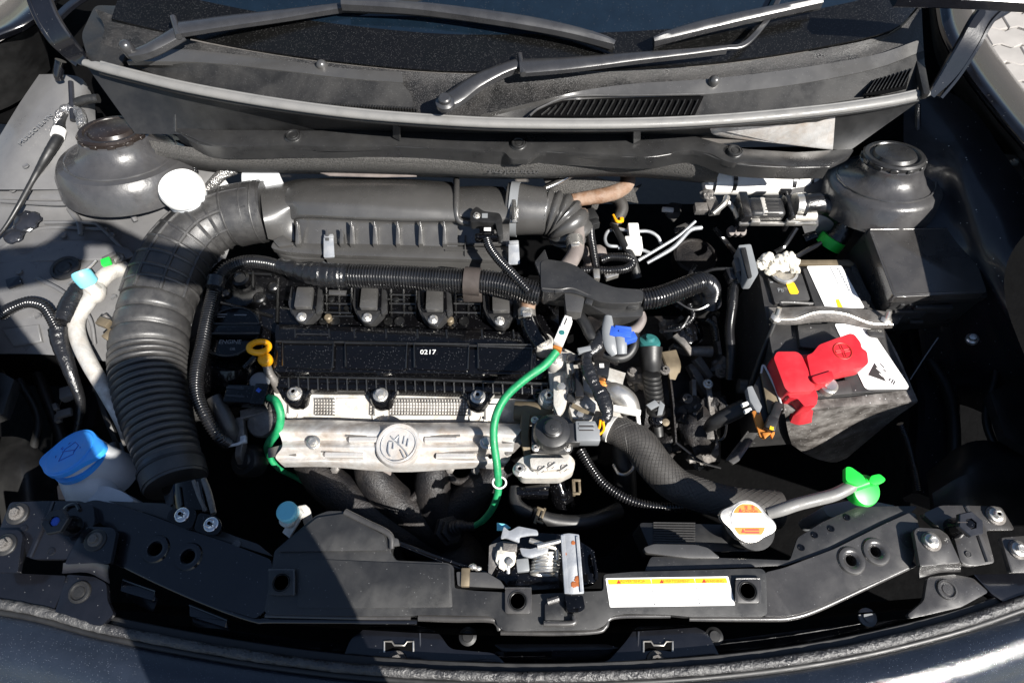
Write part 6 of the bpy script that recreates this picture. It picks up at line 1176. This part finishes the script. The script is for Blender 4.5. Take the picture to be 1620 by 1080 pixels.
part("arm_edge", G().tube([(186, 888, -.006, 5), (260, 924, -.006, 5), (340, 958, -.006, 5), (404, 980, -.006, 5), (440, 981, -.006, 5), (660, 983, -.006, 4)], n=12), M['body'], cm)
part("arm_edge", G().tube([(1445, 892, -.006, 5), (1360, 932, -.006, 5), (1290, 964, -.006, 5), (1250, 976, -.006, 5), (1210, 978, -.006, 5), (1090, 978, -.006, 4)], n=12), M['tie'], cm)
# left end plates
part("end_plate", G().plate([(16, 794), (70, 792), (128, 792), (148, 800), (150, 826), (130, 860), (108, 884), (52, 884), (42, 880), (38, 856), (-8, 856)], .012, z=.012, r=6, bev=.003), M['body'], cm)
part("plate_rib", G().beam([(80, 792, .0155, 9), (66, 830, .0155, 9), (44, 880, .0155, 9)], .008, ch=.45), M['body'], cm)
part("plate_rib", G().tube([(102, 806, .014, 3), (108, 800, .014, 3), (120, 797, .014, 3), (126, 806, .014, 3)], n=8), M['body'], cm)
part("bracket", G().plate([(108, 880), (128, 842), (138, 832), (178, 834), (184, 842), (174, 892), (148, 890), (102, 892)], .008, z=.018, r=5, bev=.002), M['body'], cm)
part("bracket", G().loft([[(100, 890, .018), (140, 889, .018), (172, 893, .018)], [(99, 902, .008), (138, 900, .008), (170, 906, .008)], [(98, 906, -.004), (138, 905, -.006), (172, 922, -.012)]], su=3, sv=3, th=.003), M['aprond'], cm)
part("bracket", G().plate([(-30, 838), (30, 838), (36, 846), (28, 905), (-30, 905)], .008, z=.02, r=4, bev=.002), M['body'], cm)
part("lower_plate", G().plate([(-30, 906), (14, 906), (104, 910), (98, 935), (80, 975), (-30, 935)], .02, z=-.02, r=3, bev=.003), M['body'], cm)
part("lower_plate", G().plate([(106, 908), (150, 912), (168, 922), (170, 950), (180, 970), (160, 990), (134, 985), (86, 970)], .008, z=-.016, r=5, bev=.003), M['body'], cm)
for c in ((27, 811, .014), (150, 853, .02), (8, 860, .022)): 
    part("washer", G().lathe((c[0], c[1] + 1, c[2]), [(17, -3), (17, 0), (15, 1.5), (.1, 1.5)], n=28), M['rub'], cm); bolt(cm, (c[0] - (1 if c[0] < 100 else 0), c[1], c[2] + .003), 11, 'alud')
bolt(cm, (126, 936, -.015), 17, 'rub', 'clip'); bolt(cm, (38, 835, .013), 5, 'body', 'clip'); bolt(cm, (81, 872, .013), 6, 'body', 'clip')
# right end plates
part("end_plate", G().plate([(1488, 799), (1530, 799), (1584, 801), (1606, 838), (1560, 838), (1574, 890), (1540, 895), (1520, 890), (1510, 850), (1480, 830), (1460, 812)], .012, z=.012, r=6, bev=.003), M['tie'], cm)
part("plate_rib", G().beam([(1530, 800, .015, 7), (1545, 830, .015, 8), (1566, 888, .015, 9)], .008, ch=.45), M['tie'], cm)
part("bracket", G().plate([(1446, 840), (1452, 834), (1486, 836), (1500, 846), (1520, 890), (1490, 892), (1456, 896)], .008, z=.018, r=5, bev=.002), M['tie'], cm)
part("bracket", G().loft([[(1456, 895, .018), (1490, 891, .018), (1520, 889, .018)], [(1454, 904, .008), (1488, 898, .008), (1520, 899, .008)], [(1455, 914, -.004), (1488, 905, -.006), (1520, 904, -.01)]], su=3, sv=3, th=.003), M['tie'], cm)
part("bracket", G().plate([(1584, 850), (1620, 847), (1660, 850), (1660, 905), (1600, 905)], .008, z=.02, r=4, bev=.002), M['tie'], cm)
part("lower_plate", G().plate([(1468, 912), (1510, 908), (1540, 914), (1564, 936), (1520, 960), (1440, 978), (1436, 972), (1462, 950)], .008, z=-.016, r=5, bev=.003), M['tie'], cm)
part("lower_plate", G().plate([(1540, 908), (1700, 906), (1700, 960), (1600, 960), (1568, 938)], .02, z=-.022, r=3, bev=.003), M['body'], cm)
for c in ((1474, 855, .02), (1576, 814, .014), (1612, 868, .022)):
    part("washer", G().lathe((c[0], c[1] + 1, c[2]), [(15, -3), (15, 0), (13, 1.5), (.1, 1.5)], n=28), M['alud'], cm); bolt(cm, (c[0], c[1], c[2] + .004), 11, 'zinc')
bolt(cm, (1498, 932, -.015), 16, 'tie', 'clip'); bolt(cm, (1532, 876, .013), 5, 'tie', 'clip')
part("weld_nut", G().lathe((1372, 976, -.06), [(14, -2), (14, 2), (8, 3), (8, 6), (.1, 6)], n=24), M['gcon'], cm)
# hexagon bump stops
def bump_stop(c, lbl, sx):
    t = thing("bonnet_stop", lbl, "bonnet stop", (c[0], c[1], .0), "hexagonal bonnet stops at the crossmember ends")
    P = W(*c); k = K(*c); ax = Vector((0, -.05, 1)); Mx = axm(ax)
    hx = lambda r_, h: [P + Mx @ (Vector((math.cos(math.pi / 3 * j + .2), math.sin(math.pi / 3 * j + .2) * 1, 0)) * r_ * k + Vector((0, 0, h * k))) for j in range(6)]
    part("hex_head", G().rings([hx(19, -11), hx(21, -9), hx(21, -1.5), hx(19.5, 0), hx(9, 0), hx(8, -8), hx(.2, -8)]), M['plas'] if sx < 0 else M['aprond'], t)
    part("core", G().lathe(P, [(7.5 * k, -.008), (7 * k, -.002), (4 * k, -.001), (.0001, -.002)], ax, n=20, world=True), M['bcon' if sx < 0 else 'gloss'], t)
    part("stem", G().lathe(P, [(17 * k, -.045), (16 * k, -.03), (13 * k, -.024), (13 * k, -.008)], ax, n=28, world=True), M['gloss'], t)
    part("score_line", G().box(P + Vector((-.012, .002, .0006)), (.014, .0012, .0008), world=True, bev=0), M['ink'], t); return t
bump_stop((86, 824, .052), "hexagonal bonnet stop standing on the left end of the crossmember", -1)
bump_stop((1537, 828, .052), "hexagonal bonnet stop standing on the right end of the crossmember", 1)
# central plastic cover
pcv = thing("radiator_cover", "speckled black plastic radiator cover panel along the middle of the crossmember", "radiator cover", (640, 920, .0))
C1 = [(434, 872), (440, 866), (500, 815), (518, 808), (545, 808), (612, 842), (620, 848), (618, 872), (626, 886), (710, 890), (718, 896), (719, 930), (752, 934), (790, 936), (840, 940), (870, 938), (955, 934), (955, 908), (1000, 904), (1180, 899), (1206, 899), (1212, 906), (1214, 970), (1206, 975), (1090, 975), (1060, 972), (990, 970), (968, 974), (955, 990), (940, 996), (800, 998), (788, 992), (784, 978), (772, 974), (664, 972), (650, 974), (560, 974), (424, 972), (418, 966), (430, 900)]
part("panel", G().plate(C1, .022, z=.006, r=5, bev=.004, seg=3), M['cover'], pcv)
part("panel_lip", G().tube([(420, 973, -.004, 4), (560, 976, -.004, 4), (650, 976, -.004, 4)], n=10).tube([(662, 976, -.002, 6), (720, 978, -.002, 6), (772, 978, -.002, 6), (786, 984, -.004, 5), (790, 996, -.008, 4)], n=10), M['tie'], pcv)
part("panel_lip", G().tube([(792, 1000, -.006, 4), (880, 1001, -.006, 4), (944, 998, -.006, 4), (958, 990, -.006, 4), (972, 975, -.006, 4), (1060, 973, -.006, 4)], n=10), M['tie'], pcv)
part("raised_field", G().plate([(500, 884), (712, 893), (716, 960), (500, 962), (470, 960), (474, 886)], .004, z=.0075, r=5, bev=.0015), M['cover'], pcv)
part("upper_wing", G().plate([(440, 868), (502, 818), (544, 812), (608, 846), (614, 870), (440, 872)], .006, z=.0105, r=5, bev=.003), M['cover'], pcv)
part("wing_lip", G().tube([(546, 809, .011, 5), (580, 826, .011, 5), (616, 845, .011, 5), (620, 868, .009, 4)], n=10), M['tie'], pcv)
for c, hw in (((445, 921), 20), ((819, 950), 20), ((1183, 934), 19)):
    part("clip_pad", G().plate([(c[0] - hw, c[1] - hw), (c[0] + hw, c[1] - hw), (c[0] + hw, c[1] + hw), (c[0] - hw, c[1] + hw)], .005, z=.0125, r=5, bev=.002), M['tie'] if c[0] != 445 else M['cover'], pcv)
    part("pad_rim", G().tube([(c[0] - hw, c[1] - hw, .011, 2), (c[0] + hw - 4, c[1] - hw, .011, 2), (c[0] + hw, c[1] - hw + 4, .011, 2), (c[0] + hw, c[1] + hw, .011, 2)], n=8), M['tie'], pcv)
    part("clip_well", G().lathe((c[0], c[1], .0125), [(16, 0), (15.5, 1.2), (14, 1.2), (13, -.5), (12, .2), (11, -.4), (.1, -.4)], n=32), M['plas'], pcv)
part("cable_tab", G().plate([(616, 848), (630, 852), (632, 862), (618, 864)], .006, z=.012, r=2), M['airbox'], pcv)
part("cable_holder", G().box((736, 912, .014), (14, 28, 14), bev=2), M['tan'], pcv)
part("cover_cheek", G().plate([(722, 904), (770, 905), (792, 918), (800, 930), (724, 926)], .004, z=.0105, r=3), M['airbox'], pcv)
part("latch_pocket", G().plate([(862, 955), (878, 946), (892, 948), (892, 986), (862, 986)], .01, z=.013, r=3), M['cover'], pcv)
part("latch_pocket", G().tube([(860, 986, .012, 5), (905, 985, .012, 5), (908, 974, .012, 4)], n=10).tube([(866, 952, .014, 5), (884, 946, .014, 5)], n=8), M['tie'], pcv)
lb = part("warning_label", G().plate([(958, 914), (1152, 911), (1163, 957), (965, 960)], .0006, z=.0068, r=2, bev=0), M['label'], pcv)
part("label_stripe", G().plate([(962, 916.5), (1029, 915.5), (1031, 923), (963, 924)], .0004, z=.0075, bev=0), M['ylab'], lb)
part("label_stripe", G().plate([(1031, 915.5), (1098, 914.5), (1100, 922), (1032, 923)], .0004, z=.0075, bev=0), M['ylab'], lb)
part("label_stripe", G().plate([(1100, 914.5), (1149, 914), (1151, 921.5), (1101, 922)], .0004, z=.0075, bev=0), M['ylab'], lb)
for s_, x, w_ in (("ADVERTENCIA", 1001, 1), ("AVERTISSEMENT", 1070, 1), ("WARNING", 1131, 1)): part("label_word", G().text(s_, (x, 919, .0077), 6, ext=.0001), M['olab'], lb)
for x, y in ((979, 919.5), (1047, 919), (1114, 918)): part("warning_triangle", G().plate([(x - 3.5, y + 3), (x + 3.5, y + 3), (x, y - 3)], .0002, z=.0078, bev=0), M['rink'], lb)
for pts in ([(1031, 924), (1036, 957)], [(1101, 923), (1107, 956)]): part("label_rule", G().beam([(*pts[0], .0073, .7), (*pts[1], .0073, .7)], .0003), M['gcon'], lb)
part("label_rule", G().beam([(968, 957, .0073, .7), (1155, 952, .0073, .7)], .0003), M['gcon'], lb)
# side shields between crossmember and bay
part("shield_flap", G().plate([(170, 792), (262, 796), (300, 818), (372, 848), (408, 860), (432, 880), (330, 848), (240, 814)], .004, z=-.006, r=4), M['plas'], cm)
part("shield_flap", G().plate([(1250, 886), (1262, 850), (1300, 826), (1356, 801), (1440, 800), (1452, 800), (1440, 812), (1330, 866), (1240, 894), (1100, 900), (1020, 903), (1030, 880), (1090, 880)], .004, z=-.006, r=5), M['plas'], cm)
part("shield_top", G().plate([(1018, 866), (1034, 860), (1100, 861), (1120, 866), (1140, 882), (1090, 882), (1022, 874)], .012, z=.0, r=5), M['airbox'], cm)
for c in ((1289, 846), (1106, 878), (1268, 866), (1315, 836), (1340, 818)): part("shield_dot", G().lathe((c[0], c[1], -.005), [(5, -1), (5, 1), (3, 1), (3, 0), (.1, 0)], n=14), M['gloss'], cm)
part("shield_mark", G().lathe((374, 860, -.005), [(7, -1), (7, .6), (6, .6), (6, 0), (.1, 0)], n=18), M['airbox'], cm)
# ================================================ BONNET LATCH
lt = thing("bonnet_latch", "greasy steel bonnet latch with coil spring and pale catch at the crossmember's middle", "bonnet latch", (840, 890, .0))
part("base_pan", G().plate([(774, 860), (800, 840), (900, 845), (940, 870), (945, 920), (900, 930), (820, 934), (770, 920)], .03, z=-.015, r=8), M['gloss'], lt)
part("side_plate", G().plate([(774, 862), (795, 855), (820, 858), (816, 880), (788, 890), (772, 918)], .002, z=.005, r=2), M['alud'], lt)
part("hook", G().plate([(797, 832), (806, 840), (820, 832), (850, 838), (852, 846), (840, 846), (822, 849), (822, 858), (800, 850), (792, 852)], .005, z=.035, r=3, bev=.0015), M['galv'], lt)
part("pawl", G().plate([(822, 866), (840, 868), (864, 860), (868, 866), (866, 874), (840, 882), (826, 878)], .006, z=.022, r=3, bev=.0015), M['galv'], lt)
part("greased_disc", G().blob((800, 882, .012), 16, (1, 1.1, .35), 4, .3, 3), M['wdirt'], lt)
part("pivot", G().lathe((806, 888, .02), [(6, -6), (6, 0), (4, 2), (.1, 2)], n=14), M['zinc'], lt)
part("grey_block", G().box((827, 893, .012), (20, 20, 14), rz=6, bev=2), M['gcon'], lt)
part("strut", G().plate([(796, 858), (818, 860), (818, 872), (806, 872), (796, 870)], .004, z=.018), M['alud'], lt)
part("white_pin", G().tube([(804, 890, .016, 3), (804, 906, .008, 3)], n=8), M['galv'], lt)
part("steel_rod", G().tube([(838, 854, .02, 4), (862, 862, .022, 4), (880, 868, .02, 3), (882, 884, .014, 3)], n=8).tube([(850, 864, .026, 4), (884, 856, .028, 3.5), (892, 852, .028, 3)], n=8), M['zinc'], lt)
part("blue_clip", G().plate([(786, 826), (800, 828), (808, 834), (796, 838), (786, 838)], .004, z=.02), M['lblue'], lt)
pp = []
a_ = W(866, 876, .0); b_ = W(860, 908, .0); axd = (b_ - a_)
for j in range(6 * 16 + 1):
    t = j / (6 * 16); an = 2 * math.pi * j / 16; pp.append(a_ + axd * t + Vector((math.cos(an) * .0185, 0, math.sin(an) * .0155)))
part("coil_spring", G().wt(pp, [.0027] * len(pp), n=9), M['zinc'], lt)
part("catch", G().plate([(887, 845), (900, 843), (916, 845), (924, 938), (906, 939), (893, 938)], .006, z=.03, r=2, bev=.002), M['galv'], lt)
part("catch_ridge", G().beam([(890, 846, .0325, 6), (896, 937, .0325, 6)], .006).beam([(913, 848, .0325, 4), (920, 936, .0325, 4)], .006), M['galv'], lt)
for (x, y, r_) in ((907, 858, 3), (892, 876, 4), (908, 924, 4.5), (914, 916, 5), (915, 924, 3)): part("rust_spot", G().blob((x, y, .0305), r_, (1, 1, .12), x, .5, 3), M['rust'], lt)
part("catch_cap", G().plate([(893, 940), (922, 940), (926, 962), (918, 968), (898, 968)], .02, z=.026, r=5, bev=.004), M['gloss'], lt)
part("release_cable", G().tube([(630, 857, .006, 2.4), (680, 876, .006, 2.4), (738, 896, .006, 2.4), (770, 906, .004, 2.4)], n=8).tube([(632, 861, .004, 1.6), (690, 884, .004, 1.6), (740, 902, .004, 1.6)], n=6), M['gloss'], lt)
part("cable_end", G().blob((748, 896, .008), 5, (1.3, 1, 1), 1, .2).blob((756, 899, .006), 4, (1.5, 1, 1), 2, .2), M['zinc'], lt)
part("side_post", G().beam([(938, 870, .0, 3), (944, 904, .002, 4), (944, 916, .0, 6)], .01).box((934, 914, .008), (10, 16, 8), bev=2), M['gloss'], lt)
# ================================================ GRILLE TOP, BUMPER
gt = thing("grille_support", "gloss dark grille top with pressed brackets, slots and bolts below the crossmember", "grille support", (810, 1030, -.1))
part("support_shelf", G().loft([[(60, 985, -.05), (300, 990, -.07), (560, 1020, -.08), (810, 1030, -.08), (1060, 1020, -.08), (1320, 990, -.07), (1600, 960, -.05)], [(-20, 985, -.06), (280, 1040, -.08), (560, 1062, -.09), (810, 1068, -.09), (1060, 1062, -.09), (1340, 1035, -.08), (1650, 975, -.06)]], su=5, sv=3, th=.01), M['body'], gt)
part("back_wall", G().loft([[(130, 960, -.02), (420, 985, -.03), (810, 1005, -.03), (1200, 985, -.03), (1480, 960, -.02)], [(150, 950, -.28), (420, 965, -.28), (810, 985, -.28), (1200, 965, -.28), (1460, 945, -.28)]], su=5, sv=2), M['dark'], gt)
for cx, s in ((632, -1), (1042, 1)):
    o = [(cx - 92, 1048), (cx - 78, 1010), (cx - 50, 990), (cx + 30, 988), (cx + 62, 1000), (cx + 80, 1026), (cx + 150, 1032), (cx + 170, 1050), (cx, 1060)] if s < 0 else [(cx - 170, 1050), (cx - 80, 1046), (cx - 50, 1012), (cx - 36, 990), (cx + 52, 988), (cx + 78, 1000), (cx + 100, 1044), (cx, 1060)]
    part("pressed_bracket", G().plate(o, .02, z=-.055, r=10, bev=.005, seg=3), M['gloss'] if 0 else M['body'], gt)
    part("slot", G().plate([(cx - 23, 1015), (cx - 12, 1015), (cx - 8, 1021), (cx + 8, 1021), (cx + 12, 1015), (cx + 20, 1015), (cx + 20, 1030), (cx + 8, 1028), (cx - 8, 1028), (cx - 23, 1030)], .002, z=-.0535, bev=0), M['dark'], gt)
    part("slot_rim", G().tube([(cx - 24, 1031, -.053, 1.5), (cx - 24, 1014, -.053, 1.5), (cx - 12, 1014, -.053, 1.5), (cx - 8, 1020, -.053, 1.5), (cx + 8, 1020, -.053, 1.5), (cx + 12, 1014, -.053, 1.5), (cx + 22, 1014, -.053, 1.5), (cx + 22, 1030, -.053, 1.5)], n=6, sub=1), M['zinc'], gt)
    part("bracket_fold", G().tube([(cx - 32 * s, 998, -.053, 1.6), (cx - 34 * s, 1050, -.06, 1.6)], n=6), M['aprond'], gt)
    b_ = bolt(gt, (cx - 4, 1044, -.05), 14, 'alud')
for pts in ([(195, 916), (246, 934), (244, 950), (190, 934)], [(300, 956), (360, 980), (358, 992), (300, 974)]):
    part("clip_bracket", G().plate(pts, .004, z=-.03, r=2).tube([(pts[0][0], pts[0][1], -.026, 2), (pts[1][0], pts[1][1], -.026, 2), (pts[2][0], pts[2][1], -.026, 2)], n=6, sub=1), M['body'], gt)
    part("hanging_sheet", G().plate([(pts[0][0] + 4, pts[0][1] + 16), (pts[1][0] + 4, pts[1][1] + 12), (pts[1][0] - 4, pts[1][1] + 34), (pts[0][0] + 4, pts[0][1] + 30)], .002, z=-.08), M['aprond'], gt)
part("web_plate", G().plate([(780, 1018), (960, 1018), (1000, 1030), (960, 1042), (900, 1030), (860, 1040), (800, 1034)], .006, z=-.09, r=6), M['aprond'], gt)
for x in (740, 1130): part("plug", G().lathe((x, 1006, -.06), [(14, -4), (14, 0), (9, 2), (8, 4), (.1, 4)], n=22), M['rub'], gt)
part("stained_flange", G().loft([[(150, 985, -.03), (220, 985, -.035), (290, 998, -.04), (400, 1016, -.045)], [(140, 1000, -.035), (220, 1004, -.04), (290, 1016, -.045), (400, 1036, -.05)]], su=5, sv=2, th=.003), M['tie'], gt)
for x, y in ((142, 990), (310, 1024), (496, 1040)): part("pad_dot", G().lathe((x, y, -.035 - (x - 142) * .00004), [(11, -2), (11, 1), (.1, 1)], n=22), M['body'], gt)
# weatherstrip along the bumper edge, then the painted bumper
st = [(-40, 948, -.02), (60, 965, -.02), (160, 992, -.022), (300, 1020, -.026), (450, 1044, -.03), (600, 1060, -.032), (810, 1070, -.033), (1000, 1066, -.032), (1180, 1052, -.03), (1340, 1028, -.027), (1500, 990, -.022), (1620, 950, -.02), (1700, 920, -.02)]
ss_ = thing("bumper_seal", "long worn grey rubber strip curving along the bumper's rear edge", "weatherstrip", (810, 1068, -.04))
part("bead", G().tube([(x, y, z, 8) for x, y, z in st], n=14, sub=14, jit=.07, flat=.8), M['wseal'], ss_)
part("lip", G().beam([(x, y - 13, z - .006, 16) for x, y, z in st], .006, sub=8), M['rub'], ss_)
part("lip", G().tube([(x, y + 12, z - .008, 6) for x, y, z in st], n=12, sub=8), M['rub'], ss_)
bp = G().loft([[(x, y + 16, z - .012) for x, y, z in st], [(x, y + 24, z - .006) for x, y, z in st], [(x, y + 60, z + .0) for x, y, z in st], [(x, y + 110, z - .02) for x, y, z in st], [(x, y + 150, z - .08) for x, y, z in st], [(x, y + 160, z - .4) for x, y, z in st]], su=6, sv=4)
bpr = part("bumper", bp, M['bump'], car)
# photographer in front of the car, outside the frame, whose shadow falls on the left of the bay
def limb(pts):
    return cr(pts, 5)
def body_mesh():
    bm = bmesh.new(); lay = bm.verts.layers.skin.verify()
    V = {}
    def v(n_, co, r_):
        x = bm.verts.new(co); x[lay].radius = (r_, r_); V[n_] = x
    ox_, oy = PX, PY
    J = dict(pelvis=(-.06, -.16, .10, .14), waist=(-.04, -.10, .25, .125), chest=(-.02, -.04, .45, .145), neck0=(0, .0, .62, .08), neck=(0, .02, .68, .05), head=(.0, .045, .77, .088), head2=(.0, .04, .85, .08),
             shl=(-.17, .0, .60, .06), ell=(-.26, .14, 1.0, .045), wrl=(-.05, .15, 1.03, .04), shr=(.09, .01, .61, .055), elr=(.25, .15, 1.0, .045), wrr=(.09, .15, 1.03, .04),
             hipl=(-.10, -.17, .08, .1), knl=(-.11, -.14, -.33, .06), anl=(-.11, -.2, -.74, .04), tol=(-.12, -.06, -.77, .035), hipr=(.10, -.17, .08, .1), knr=(.12, -.12, -.33, .06), anr=(.12, -.2, -.74, .04), tor=(.13, -.06, -.77, .035))
    for n_, (x, y, z, r_) in J.items(): v(n_, (x + ox_, y + oy, z), r_)
    for a, b in (("pelvis", "waist"), ("waist", "chest"), ("chest", "neck0"), ("neck0", "neck"), ("neck", "head"), ("head", "head2"), ("neck0", "shl"), ("shl", "ell"), ("ell", "wrl"), ("neck0", "shr"), ("shr", "elr"), ("elr", "wrr"), ("pelvis", "hipl"), ("hipl", "knl"), ("knl", "anl"), ("anl", "tol"), ("pelvis", "hipr"), ("hipr", "knr"), ("knr", "anr"), ("anr", "tor")): bm.edges.new((V[a], V[b]))
    V["pelvis"][lay].use_root = True
    for s, w_ in ((-1, "wrl"), (1, "wrr")):
        base = Vector(V[w_].co); pm_ = bm.verts.new(base + Vector((-s * .015, .03, .03))); pm_[lay].radius = (.03, .022); bm.edges.new((V[w_], pm_))
        for i in range(4):
            a = bm.verts.new(pm_.co + Vector((-s * .03, .012, .035 - i * .02))); a[lay].radius = (.009, .009); b = bm.verts.new(a.co + Vector((-s * .028, -.004, 0))); b[lay].radius = (.008, .008); bm.edges.new((pm_, a)); bm.edges.new((a, b))
    me = bpy.data.meshes.new("person"); bm.to_mesh(me); bm.free(); return me
PX, PY = -.02, -.2
me = body_mesh(); ob = bpy.data.objects.new("person", me); C.objects.link(ob); me.materials.append(M['cloth'])
md = ob.modifiers.new("s", 'SKIN'); md.use_smooth_shade = True; ob.modifiers.new("u", 'SUBSURF').levels = 2
ob['label'] = "person in dark clothes photographing from the front, known by the shadow over the bay's left"; ob['category'] = "person"
